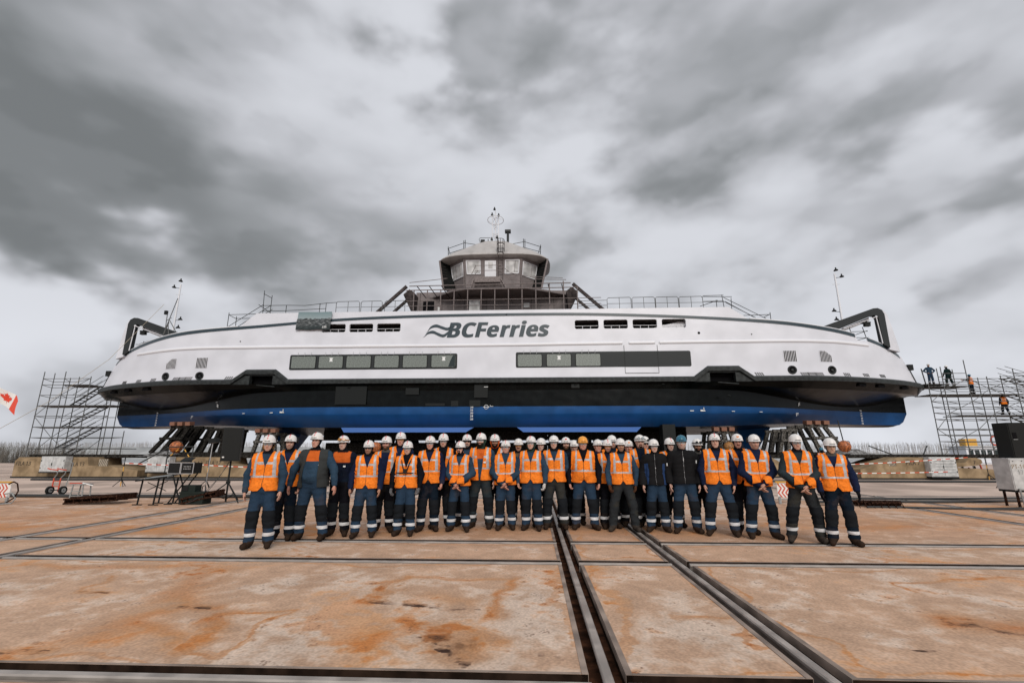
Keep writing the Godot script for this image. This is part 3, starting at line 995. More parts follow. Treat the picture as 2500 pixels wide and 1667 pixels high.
func build_sides(f: Node3D) -> void:
	var holes := []
	for r in [[-17.96, -15.89], [-15.57, -13.52], [-13.2, -11.16]]:
		holes.append([r[0] - XC, r[1] - XC, 11.55, 12.28])
	for r in [[3.5, 5.48], [5.88, 7.88], [8.27, 10.27], [10.66, 12.62]]:
		holes.append([r[0] - XC, r[1] - XC, 11.6, 12.36])
	var ss := strip(-37.2, 37.1, 0.45)
	for h in holes:
		ss.append(h[0])
		ss.append(h[1])
	for x in [-25.2, -24.03, -21.5, -20.38, 12.86, 14.0, 16.45, 17.57]:
		ss.append(x - XC)
	ss.append_array(PackedFloat32Array([-21.6, -20.28, 19.8, 21.2, 30.849, 30.851, 32.099, 32.101]))
	ss.sort()
	for side in [1.0, -1.0]:
		var b := MB.new()
		for i in ss.size() - 1:
			var s0 := ss[i]
			var s1 := ss[i + 1]
			if s1 - s0 < 0.0001:
				continue
			var sm := (s0 + s1) * 0.5
			var cut := []
			if side > 0:
				for h in holes:
					if sm > h[0] and sm < h[1]:
						cut = h
			var lo0: float = 7.42 + (lift(XC + s0) if side > 0 else 0.0)
			var lo1: float = 7.42 + (lift(XC + s1) if side > 0 else 0.0)
			var spans := [[lo0, lo1, wall_top(s0), wall_top(s1)]]
			if cut:
				spans = [[lo0, lo1, cut[2], cut[2]], [cut[3], cut[3], wall_top(s0), wall_top(s1)]]
			for q in spans:
				var last := b.v.size()
				for e in [[s0, q[0]], [s1, q[1]], [s1, q[3]], [s0, q[2]]]:
					var p := on_wall(e[0], e[1])
					var n := wall_turn(e[0]).z
					if side < 0:
						p.z = 2.0 * ZC - p.z
						n.z = -n.z
					b.vert(p, n)
				if side > 0:
					b.ix.append_array(PackedInt32Array([last, last + 2, last + 1, last, last + 3, last + 2]))
				else:
					b.ix.append_array(PackedInt32Array([last, last + 1, last + 2, last, last + 2, last + 3]))
		obj("white_side_wall", b, M.white, f)
	# deck that closes the hull between the walls, and the raised end walls
	var deck := MB.new()
	var ra := []
	var rb := []
	for s in strip(-36.2, 36.1, 0.8):
		var p := on_wall(s, minf(lut(SHEER, s) - 0.35, 12.3))
		ra.append(p)
		rb.append(Vector3(p.x, p.y, 2.0 * ZC - p.z))
	deck.grid([rb, ra])
	obj("upper_deck", deck, M.primer_dark, f)
	for d in [-1.0, 1.0]:
		var b := MB.new()
		var lo := on_wall(d * 37.0, 7.5)
		var hi := on_wall(d * 37.0, 9.4)
		var c := [Vector3(lo.x, lo.y, 2 * ZC - lo.z), lo, hi, Vector3(hi.x, hi.y, 2 * ZC - hi.z)]
		if d > 0:
			b.quad(c[1], c[0], c[3], c[2])
		else:
			b.quad(c[0], c[1], c[2], c[3])
		obj("end_door", b, M.white_trim, f)
	# dark blue sheer stripe
	for r in [[-36.85, 30.75], [32.15, 36.6]]:
		var b := MB.new()
		var rows := [[], [], [], []]
		for s in strip(r[0], r[1], 0.4):
			var y := lut(SHEER, s)
			var w := 0.115 + 0.035 * smoothstep(16.0, 32.0, absf(s))
			rows[0].append(on_wall(s, y + w, 0.002))
			rows[1].append(on_wall(s, y + w, 0.03))
			rows[2].append(on_wall(s, y - w, 0.03))
			rows[3].append(on_wall(s, y - w, 0.002))
		for k in 3:
			b.grid([rows[k], rows[k + 1]])
		obj("sheer_stripe", b, M.stripe_blue, f)
	# bead that caps the low end walls
	for r in [[-36.7, -21.8], [21.4, 30.7], [32.3, 36.5]]:
		var pts := []
		for s in strip(r[0], r[1], 0.5):
			pts.append(on_wall(s, wall_top(s) + 0.02, -0.03))
		var b := MB.new()
		b.tube(pts, 0.06)
		obj("bulwark_rail", b, M.white_trim, f)
	# rounded rubbing band
	for r in [[-32.3, 10.85], [11.5, 13.5], [13.95, 32.0]]:
		var rows := []
		for k in 9:
			rows.append([])
		for s in strip(r[0], r[1], 0.4):
			for k in 9:
				var t := PI * k / 8.0
				rows[k].append(on_wall(s, lut(BELT, s) + 0.135 * cos(t), 0.10 * sin(t)))
		var b := MB.new()
		b.grid(rows)
		for s in [r[0], r[1]]:
			b.ball(on_wall(s, lut(BELT, s), 0.0), Vector3(0.09, 0.13, 0.098))
		obj("rubbing_band", b, M.white_trim, f)
	# upper window openings: reveal, dark inside, white rails
	for h in holes:
		var x0: float = XC + h[0]
		var x1: float = XC + h[1]
		var b := MB.new()
		var y0: float = h[2]
		var y1: float = h[3]
		var fr := MB.new()
		for q in [[x0, y0, 1, 1], [x1, y0, -1, 1], [x1, y1, -1, -1], [x0, y1, 1, -1]]:
			fr.prism(PackedVector2Array([Vector2(q[0], q[1]), Vector2(q[0] + q[2] * 0.13, q[1]), Vector2(q[0] + q[2] * 0.05, q[1] + q[3] * 0.05), Vector2(q[0], q[1] + q[3] * 0.13)]), -38.04, -38.004)
		fr.box(Vector3((x0 + x1) * 0.5, y0 - 0.01, -38.1), Vector3(x1 - x0, 0.03, 0.2))
		fr.box(Vector3((x0 + x1) * 0.5, y1 + 0.01, -38.1), Vector3(x1 - x0, 0.03, 0.2))
		fr.box(Vector3(x0 - 0.01, (y0 + y1) * 0.5, -38.1), Vector3(0.03, y1 - y0, 0.2))
		fr.box(Vector3(x1 + 0.01, (y0 + y1) * 0.5, -38.1), Vector3(0.03, y1 - y0, 0.2))
		var w := obj("upper_window", fr, M.white_trim, f)
		b.box(Vector3((x0 + x1) * 0.5, (y0 + y1) * 0.5, -41.0), Vector3(x1 - x0 + 0.9, y1 - y0 + 1.0, 0.1))
		b.box(Vector3((x0 + x1) * 0.5, y1 + 0.35, -39.6), Vector3(x1 - x0 + 0.9, 0.1, 2.8))
		b.box(Vector3((x0 + x1) * 0.5, y0 - 0.4, -39.6), Vector3(x1 - x0 + 0.9, 0.1, 2.8))
		obj("dark_interior", b, M.recess, w)
		rod("window_rail", Vector3(x0, y0 + 0.3, -38.2), Vector3(x1, y0 + 0.3, -38.2), 0.022, M.white_trim, w)
		for k in 2:
			var x := lerpf(x0, x1, (k + 1) / 3.0)
			rod("rail_post", Vector3(x, y0, -38.2), Vector3(x, y0 + 0.3, -38.2), 0.02, M.white_trim, w)
		for k in 3:
			var x := lerpf(x0, x1, (k + 0.8) / 3.4)
			rod("inner_brace", Vector3(x, y0, -39.5), Vector3(x + 0.5, y1 + 0.2, -39.7), 0.025, M.primer_dark, w)
	for q in [[Vector2(9.3, 11.45), Vector2(12.75, 11.45), Vector2(12.75, 12.32), Vector2(10.6, 11.87)], [Vector2(-18.1, 11.4), Vector2(-16.0, 11.4), Vector2(-16.0, 11.52), Vector2(-18.1, 11.78)]]:
		var b := MB.new()
		b.prism(PackedVector2Array(q), -38.42, -38.34)
		obj("inner_ramp_wall", b, M.white_trim, f)
	# long dark window bands
	var bands := [[-20.42, -6.26, 8.33, 9.62, [[-20.25, -18.2], [-17.9, -15.88], [-15.55, -13.51], [-13.17, -11.15], [-10.78, -8.79], [-8.39, -6.41]]], [-1.41, 12.77, 8.38, 9.67, [[-1.25, 0.71], [1.14, 3.09], [3.51, 5.48]]]]
	for q in bands.size():
		var d: Array = bands[q]
		var band := obj("window_band", plate(d[0] - XC, d[1] - XC, d[2], d[3], 0.002, 0.02, 0.12), M.arch_grey, f)
		for k in d[4].size():
			var x0: float = d[4][k][0]
			var x1: float = d[4][k][1]
			var w := obj("window", plate(x0 - 0.05 - XC, x1 + 0.05 - XC, 8.42, 9.52, 0.024, 0.03, 0.15), M.black_paint, band)
			obj("pane", plate(x0 - XC, x1 - XC, 8.47, 9.47, 0.054, 0.012, 0.1), M.film, w)
			if (q == 0 and (k == 1 or k == 5)) or (q == 1 and k == 1):
				var b := MB.new()
				b.box(Vector3((x0 + x1) * 0.5 + 0.02, 9.17, -37.928), Vector3(0.22, 0.32, 0.006))
				b.box(Vector3((x0 + x1) * 0.5 + 0.02, 9.31, -37.927), Vector3(0.3, 0.05, 0.006))
				b.box(Vector3((x0 + x1) * 0.5 + 0.02, 9.04, -37.927), Vector3(0.3, 0.05, 0.006))
				obj("paper_notice", b, M.paper, w)
			if q == 0 and k == 5:
				var b := MB.new()
				b.prism(PackedVector2Array([Vector2(x1 - 0.02, 8.5), Vector2(x1 - 0.02, 9.44), Vector2(x1 - 0.22, 9.44), Vector2(x1 - 0.42, 9.0), Vector2(x1 - 0.58, 8.5)]), -37.936, -37.929)
				obj("bare_glass", b, M.pane_dark, w)
			for j in 3:
				var x := lerpf(x0, x1, 0.25 + 0.27 * j)
				var hooks := MB.new()
				hooks.tube([Vector3(x, 9.52, -37.93), Vector3(x + 0.02, 9.75, -37.94), Vector3(x + 0.03, 9.8, -37.88)], 0.014, 5)
				obj("hanging_hook", hooks, M.aluminium, w)
	# the shell door outline across the band
	var dr := MB.new()
	for q in [[7.44, 7.86, 7.46, 10.17], [10.13, 7.86, 10.15, 10.17]]:
		dr.box(Vector3((q[0] + q[2]) * 0.5, (q[1] + q[3]) * 0.5, -37.975), Vector3(0.03, q[3] - q[1], 0.008))
	dr.box(Vector3(8.8, 7.86, -37.985), Vector3(2.7, 0.035, 0.03))
	obj("shell_door_seam", dr, M.patch_grey, f)
	dr = MB.new()
	dr.box(Vector3(8.8, 9.02, -37.971), Vector3(2.6, 1.29, 0.012))
	obj("shell_door_panel", dr, M.arch_grey, f)


func wall_patch(s: float, y: float, poly: PackedVector2Array, back: float, front: float) -> MB:
	var b := MB.new()
	b.prism(poly, back, front, Transform3D(wall_turn(s), on_wall(s, y)))
	return b


func bold_lettering(text: String, height: float, depth: float, slant: float, grow: float) -> ArrayMesh:
	# the same letters with every outline pushed outwards, for a heavier face
	var m := lettering(text, height, depth, 700, 0.0, 1.0)
	var arr := m.surface_get_arrays(0)
	var v: PackedVector3Array = arr[Mesh.ARRAY_VERTEX]
	var n: PackedVector3Array = arr[Mesh.ARRAY_NORMAL]
	var push := {}
	for k in v.size():
		if absf(n[k].z) < 0.5:
			var key := Vector2i(roundi(v[k].x * 2000.0), roundi(v[k].y * 2000.0))
			push[key] = (push.get(key, Vector3.ZERO) as Vector3) + n[k]
	for k in v.size():
		var key := Vector2i(roundi(v[k].x * 2000.0), roundi(v[k].y * 2000.0))
		var d: Vector3 = push.get(key, Vector3.ZERO)
		v[k] += d.normalized() * Vector3(1.0, 0.45, 0.0) * grow
	for k in v.size():
		v[k].x += v[k].y * slant
	arr[Mesh.ARRAY_VERTEX] = v
	var o := ArrayMesh.new()
	o.add_surface_from_arrays(Mesh.PRIMITIVE_TRIANGLES, arr)
	return o


func build_fittings(f: Node3D) -> void:
	# intake grilles: dark inside, white slats
	for q in [[24.21, 9.15, [-0.5, -0.43, 0.5, -0.43, 0.5, 0.43, -0.5, 0.43]], [27.2, 9.15, [-0.5, -0.43, 0.52, -0.43, 0.52, 0.05, 0.0, 0.44, -0.5, 0.44]],
		[-24.5, 9.0, [-0.49, -0.43, 0.49, -0.43, 0.49, 0.44, -0.49, 0.44]], [-27.47, 9.0, [-0.5, -0.42, 0.48, -0.42, 0.48, 0.43, -0.03, 0.43, -0.52, 0.02]]]:
		var poly := pts2(q[2])
		var v := obj("intake_grille", wall_patch(q[0], q[1], PackedVector2Array(poly), 0.004, 0.012), M.dark_void, f)
		for k in 9:
			var x := lerpf(-0.5, 0.5, k / 8.0)
			var top := 0.46
			if poly.size() == 5:
				top = 0.46 - (maxf(0.0, x) if q[0] > 0 else maxf(0.0, -x)) * 0.78
			var b := wall_patch(q[0], q[1], PackedVector2Array([Vector2(x - 0.019, -0.45), Vector2(x + 0.019, -0.45), Vector2(x + 0.019, top), Vector2(x - 0.019, top)]), 0.013, 0.03)
			obj("slat", b, M.white_trim, v)
	# mooring ports
	for q in [[24.21, 8.03], [27.52, 8.05], [-27.79, 7.93], [-24.51, 7.9]]:
		var o := on_wall(q[0], q[1])
		var t := wall_turn(q[0])
		var b := MB.new()
		var rows := []
		for p in [[0.39, 0.0], [0.37, 0.07], [0.31, 0.07], [0.27, 0.02], [0.26, 0.01]]:
			var r := []
			for k in 20:
				var a := TAU * k / 20.0
				r.append(o + t * Vector3(cos(a) * p[0] * 0.95, sin(a) * p[0] * 0.9, p[1]))
			rows.append(r)
		b.grid(rows, true, true)
		var ring := obj("mooring_port", b, M.fender, f)
		b = MB.new()
		b.cyl(o + t * Vector3(0, 0, -0.01), o + t * Vector3(0, 0, 0.012), 0.28, 0.28, 20)
		obj("port_opening", b, M.dark_void, ring)
		b = MB.new()
		b.cyl(o + t * Vector3(0.02, -0.02, 0.0), o + t * Vector3(0.0, 0.0, 0.06), 0.11, 0.09, 10)
		b.cyl(o + t * Vector3(0.1, -0.1, 0.0), o + t * Vector3(0.08, -0.12, 0.05), 0.08, 0.07, 8)
		obj("bollard", b, M.fender, ring)
	# black-and-white hazard hatching above the fender
	for q in [[21.54, 7.72, 1], [25.11, 7.71, 1], [25.7, 7.72, 1], [26.32, 7.72, 1], [28.77, 7.73, 1], [30.71, 7.77, 1], [32.51, 7.79, 1], [-25.42, 7.7, -1], [-25.99, 7.7, -1], [-26.59, 7.7, -1], [-29.07, 7.7, -1], [-30.92, 7.7, -1], [-21.87, 7.7, -1], [-32.9, 7.7, -1]]:
		var b := MB.new()
		var x := Transform3D(wall_turn(q[0]), on_wall(q[0], q[1]))
		for k in 4:
			var a := -0.32 + 0.17 * k
			b.prism(PackedVector2Array([Vector2(q[2] * (a + 0.16), -0.13), Vector2(q[2] * (a + 0.25), -0.13), Vector2(q[2] * (a + 0.09), 0.12), Vector2(q[2] * a, 0.12)]), 0.004, 0.01, x)
		obj("hazard_hatching", b, M.black_print, f)
	# small lights and drains
	for q in [[-21.38, 10.84, 0.05], [17.17, 11.15, 0.11], [21.39, 10.99, 0.05], [1.37, 12.9, 0.06]]:
		var b := MB.new()
		b.cyl(on_wall(q[0], q[1], 0.0), on_wall(q[0], q[1], 0.05), q[2], q[2] * 0.8, 10)
		obj("side_drain", b, M.dark_void, f)
	for q in [[-4.0, 6.9], [3.4, 6.93], [10.4, 6.95], [15.5, 6.0], [-15.2, 6.85]]:
		var b := MB.new()
		b.ball(Vector3(q[0], q[1], -38.08), Vector3(0.17, 0.08, 0.12), 6, 10)
		obj("scupper_lip", b, M.patch_grey, f)
	# primer patches on the black side
	for q in [[-4.25, 6.5, 1.1, 1.1], [-4.75, 5.5, 0.9, 0.5], [-6.4, 5.5, 0.6, 0.45], [3.4, 6.85, 0.65, 0.3], [-15.0, 6.2, 2.6, 1.5], [-9.9, 6.5, 1.1, 0.55], [-8.0, 5.42, 1.6, 0.22]]:
		var b := MB.new()
		var side_z: float = ZC + lut(WL, 0.0) + 0.04 + clampf((q[1] - 5.25) / 1.3, 0, 1) * 0.14
		b.box(Vector3(q[0], q[1], side_z), Vector3(q[2], q[3], 0.012))
		obj("repaint_patch", b, M.patch_grey, f)
	# name on the side with its two waves
	var letters := put("lettering", bold_lettering("BCFerries", 1.30, 0.02, 0.22, 0.055), M.stripe_blue, f)
	var bb := letters.mesh.get_aabb()
	var kx := 8.62 / bb.size.x
	letters.transform = Transform3D(Basis.from_scale(Vector3(kx, 1.40 / bb.size.y, 1)), Vector3(-7.20 - bb.position.x * kx, 10.97 - bb.position.y * 1.40 / bb.size.y, -37.985))
	var waves := [[[-8.96, 11.43, 0.0], [-8.58, 11.86, 0.16], [-8.1, 12.0, 0.26], [-7.62, 11.84, 0.28], [-7.15, 11.72, 0.24], [-6.75, 11.92, 0.14], [-6.5, 12.08, 0.02]], [[-9.23, 11.0, 0.0], [-8.83, 11.36, 0.16], [-8.36, 11.46, 0.27], [-7.9, 11.26, 0.29], [-7.45, 11.14, 0.24], [-7.0, 11.5, 0.16], [-6.5, 12.0, 0.02]]]
	for w in waves:
		var cx := []
		var cy := []
		var ct := []
		for p in w:
			cx.append([p[0], p[1]])
			ct.append([p[0], p[2]])
		var up := PackedVector2Array()
		var dn := PackedVector2Array()
		for k in 33:
			var x := lerpf(w[0][0], w[6][0], k / 32.0)
			var y := lut(cx, x)
			var t := maxf(0.004, lut(ct, x)) * 0.5
			up.append(Vector2(x - t * 0.25, y + t))
			dn.append(Vector2(x + t * 0.25, y - t))
		dn.reverse()
		up.append_array(dn)
		var b := MB.new()
		b.prism(up, -37.995, -37.975)
		obj("wave_emblem", b, M.stripe_blue, f)
	# draught marks
	var nums := ["36", "34", "32", "30", "28", "26"]
	for q in [[-5.0, 5.5, -38.14, 0.236], [-36.6 + 0.0, 5.42, -45.55, 0.23], [29.9, 5.42, -45.3, 0.23]]:
		for k in 6:
			var y: float = q[1] - q[3] * k
			var z: float = q[2]
			if q[0] < -10 or q[0] > 10:
				var s: float = q[0] - XC
				z = ZC + lut(WL, absf(s)) + 0.02
			elif y < 4.6:
				z -= (4.6 - y) * 0.3
			var turn := Basis.IDENTITY
			if absf(q[0]) > 10.0:
				turn = Basis(Vector3.UP, signf(q[0]) * 0.38)
			put("draught_number", lettering(nums[k], 0.14, 0.012, 700, 0.0, 1.15), M.paper, f, Transform3D(turn, Vector3(q[0], y - 0.07, z)))
	# load line mark, thruster and tank marks
	var ring := MB.new()
	var pr := []
	for k in 25:
		var a := TAU * k / 24.0
		pr.append(Vector3(-3.82 + cos(a) * 0.16, 5.21 + sin(a) * 0.16, -38.16))
	ring.tube(pr, 0.022, 5)
	ring.box(Vector3(-3.82, 5.21, -38.155), Vector3(0.5, 0.04, 0.02))
	ring.box(Vector3(-3.38, 5.26, -38.155), Vector3(0.24, 0.035, 0.02))
	ring.box(Vector3(-3.5, 5.3, -38.155), Vector3(0.03, 0.12, 0.02))
	ring.box(Vector3(-3.84, 6.82, -37.985), Vector3(0.33, 0.045, 0.02))
	obj("load_line_mark", ring, M.paper, f)
	for q in [[-24.7, 0], [-31.2, 1], [-20.9, 2], [-21.9, 3], [16.1, 0], [12.6, 3], [13.5, 2], [18.6, 0], [22.3, 1]]:
		var s: float = q[0] - XC
		var b := MB.new()
		var y := 4.86
		var z: float = ZC + lut(WL, absf(s)) + 0.03
		var t := Basis(Vector3.UP, atan2(lut(WL, absf(s) - 0.3) - lut(WL, absf(s) + 0.3), 0.6) * signf(s))
		var o := Vector3(q[0], y, z)
		if q[1] == 0:
			b.box(o, Vector3(0.28, 0.045, 0.02), t)
		elif q[1] == 1:
			b.box(o, Vector3(0.3, 0.05, 0.02), t)
			b.box(o + t * Vector3(-0.13, -0.12, 0), Vector3(0.045, 0.28, 0.02), t)
			b.box(o + t * Vector3(0.02, -0.1, 0), Vector3(0.2, 0.04, 0.02), t)
		elif q[1] == 2:
			b.box(o, Vector3(0.4, 0.07, 0.02), t)
			b.box(o + t * Vector3(0.1, 0.12, 0), Vector3(0.05, 0.3, 0.02), t)
			b.box(o + t * Vector3(-0.1, 0.06, 0), Vector3(0.2, 0.05, 0.02), t)
		else:
			b.box(o, Vector3(0.3, 0.06, 0.02), t)
		obj("hull_mark", b, M.paper, f)
	for q in [[-27.9, 5.75, -1], [22.7, 5.75, 1]]:
		var s: float = q[0] - XC
		var t := Basis(Vector3.UP, 0.42 * signf(s))
		var o := Vector3(q[0], q[1], ZC + lut(WL, absf(s)) + 0.06)
		var b := MB.new()
		b.box(o + t * Vector3(-q[2] * 0.1, -0.12, 0), Vector3(0.07, 0.36, 0.03), t * Basis(Vector3.BACK, -0.6 * q[2]))
		b.box(o + t * Vector3(-q[2] * 0.1, -0.12, 0), Vector3(0.22, 0.07, 0.03), t * Basis(Vector3.BACK, -0.6 * q[2]))
		b.box(o + t * Vector3(q[2] * 0.1, 0.2, 0), Vector3(0.2, 0.05, 0.03), t)
		obj("thruster_mark", b, M.paper, f)


func build_deckhouse(f: Node3D) -> void:
	var xw := -3.85
	var b := MB.new()
	b.box(Vector3(xw, 14.6, -46.6), Vector3(14.3, 3.6, 9.2))
	var dh := obj("deckhouse", b, M.primer, f)
	slab("doorway", Vector3(-9.78, 15.0, -41.99), Vector3(1.05, 1.0, 0.04), M.dark_void, dh)
	slab("wrapped_locker", Vector3(-5.35, 14.75, -41.6), Vector3(1.0, 1.35, 0.5), M.poly_sheet, dh)
	slab("notice", Vector3(-0.55, 15.0, -41.98), Vector3(0.55, 0.42, 0.03), M.paper, dh)
	slab("notice", Vector3(-8.75, 14.75, -41.98), Vector3(0.28, 0.35, 0.03), M.paper, dh)
	rng.seed = 77
	for k in 7:
		var x := -10.6 + 2.1 * k
		rod("weld_seam", Vector3(x, 13.0, -41.99), Vector3(x, 16.35, -41.99), 0.015, M.primer_dark, dh)
	for k in 6:
		var x := -9.0 + 2.0 * k + rng.randf()
		rod("pipe_stub", Vector3(x, 15.6, -41.9), Vector3(x, 16.2, -41.9), 0.035, M.primer_pipe, dh)
		rod("grab_handle", Vector3(x + 0.5, 15.65, -41.85), Vector3(x + 0.95, 15.67, -41.85), 0.022, M.primer_dark, dh)
	# bridge-deck floor with its wide middle bay
	b = MB.new()
	var plan := [Vector2(-10.95, -42.2), Vector2(-9.4, -41.9), Vector2(-7.2, -40.2), Vector2(-5.9, -39.75), Vector2(-0.4, -39.75), Vector2(0.9, -40.4), Vector2(3.2, -41.6), Vector2(3.3, -51.0), Vector2(-10.95, -51.0)]
	var poly := PackedVector2Array()
	for p in plan:
		poly.append(Vector2(p.x, -p.y))
	b.prism(poly, 15.82, 16.0, Transform3D(Basis(Vector3.RIGHT, Vector3(0, 0, -1), Vector3.UP), Vector3.ZERO))
	obj("bridge_deck", b, M.primer, f)
	# stanchions between bulwark and bridge deck
	for x in [-10.56, -9.35, -8.15, -6.95, -5.74, -4.53, -3.32, -2.11]:
		rod("stanchion", Vector3(x, 13.3, -39.5), Vector3(x, 15.78, -39.5), 0.05, M.primer_pipe, f)
	for q in [[-0.91, 16.15], [0.31, 16.9], [1.51, 16.2], [2.75, 16.4], [3.95, 15.85]]:
		rod("stanchion", Vector3(q[0], 13.3, -39.5), Vector3(q[0], q[1], -39.5), 0.05, M.primer_pipe, f)
	# ledgers and guard rails
	for q in [[-11.3, 15.72, 3.9, 15.78, 0.045], [-11.0, 16.12, 3.4, 16.2, 0.045], [-11.0, 16.45, -7.6, 16.8, 0.03], [0.3, 16.6, 3.0, 16.5, 0.03], [-11.2, 14.72, 6.0, 14.8, 0.03], [-11.2, 14.25, 6.0, 14.25, 0.03]]:
		rod("guard_rail", Vector3(q[0], q[1], -39.45), Vector3(q[2], q[3], -39.45), q[4], M.primer_pipe, f)
	for x in [-10.3, -9.2, -8.1, -7.0, 1.4, 2.6]:
		rod("deck_bracket", Vector3(x, 16.1, -39.45), Vector3(x + 0.35, 15.7, -41.6), 0.04, M.primer_dark, f)
	# raking braces at both ends of the house, on a gusset
	for q in [[1.0, 3.6], [-1.0, -11.3]]:
		var x: float = q[1]
		beam("raking_brace", Vector3(x, 16.2, -39.7), Vector3(x + q[0] * 2.75, 13.6, -39.7), 0.26, 0.2, M.primer_dark, f)
		beam("raking_brace", Vector3(x - q[0] * 0.2, 15.9, -41.2), Vector3(x + q[0] * 2.2, 13.6, -41.2), 0.22, 0.2, M.primer_dark, f)
		b = MB.new()
		b.prism(PackedVector2Array([Vector2(x, 16.25), Vector2(x + q[0] * 0.55, 15.75), Vector2(x - q[0] * 0.35, 13.9), Vector2(x - q[0] * 0.5, 15.9)]), -42.2, -40.6)
		obj("gusset", b, M.primer_dark, f)
	# handrails along the top of the bulwark
	var left := [[-17.13, -13.4, 14.42], [-13.8, -11.9, 14.45]]
	for q in [[-17.1, -15.0], [-14.9, -13.0], [-12.8, -11.0], [6.35, 8.4], [8.45, 10.4], [10.42, 12.35], [12.38, 14.38]]:
		var t := MB.new()
		t.tube([Vector3(q[0], 13.3, -38.5), Vector3(q[0], 14.32, -38.5), Vector3(q[0] + 0.1, 14.44, -38.5), Vector3(q[1] - 0.15, 14.46, -38.5), Vector3(q[1] - 0.04, 14.34, -38.5), Vector3(q[1] - 0.02, 13.3, -38.5)], 0.026)
		t.cyl(Vector3(q[0], 13.92, -38.5), Vector3(q[1] - 0.02, 13.92, -38.5), 0.02, 0.02, 6)
		t.cyl(Vector3((q[0] + q[1]) * 0.5, 13.3, -38.5), Vector3((q[0] + q[1]) * 0.5, 14.46, -38.5), 0.022, 0.022, 6)
		obj("handrail", t, M.scaffold, f)
	for q in [[3.9, 6.3, 14.2], [3.9, 6.3, 13.75], [14.4, 16.1, 14.5], [14.4, 16.1, 14.0]]:
		rod("guard_rail", Vector3(q[0], q[2], -38.5), Vector3(q[1], q[2] + 0.03, -38.5), 0.025, M.scaffold, f)


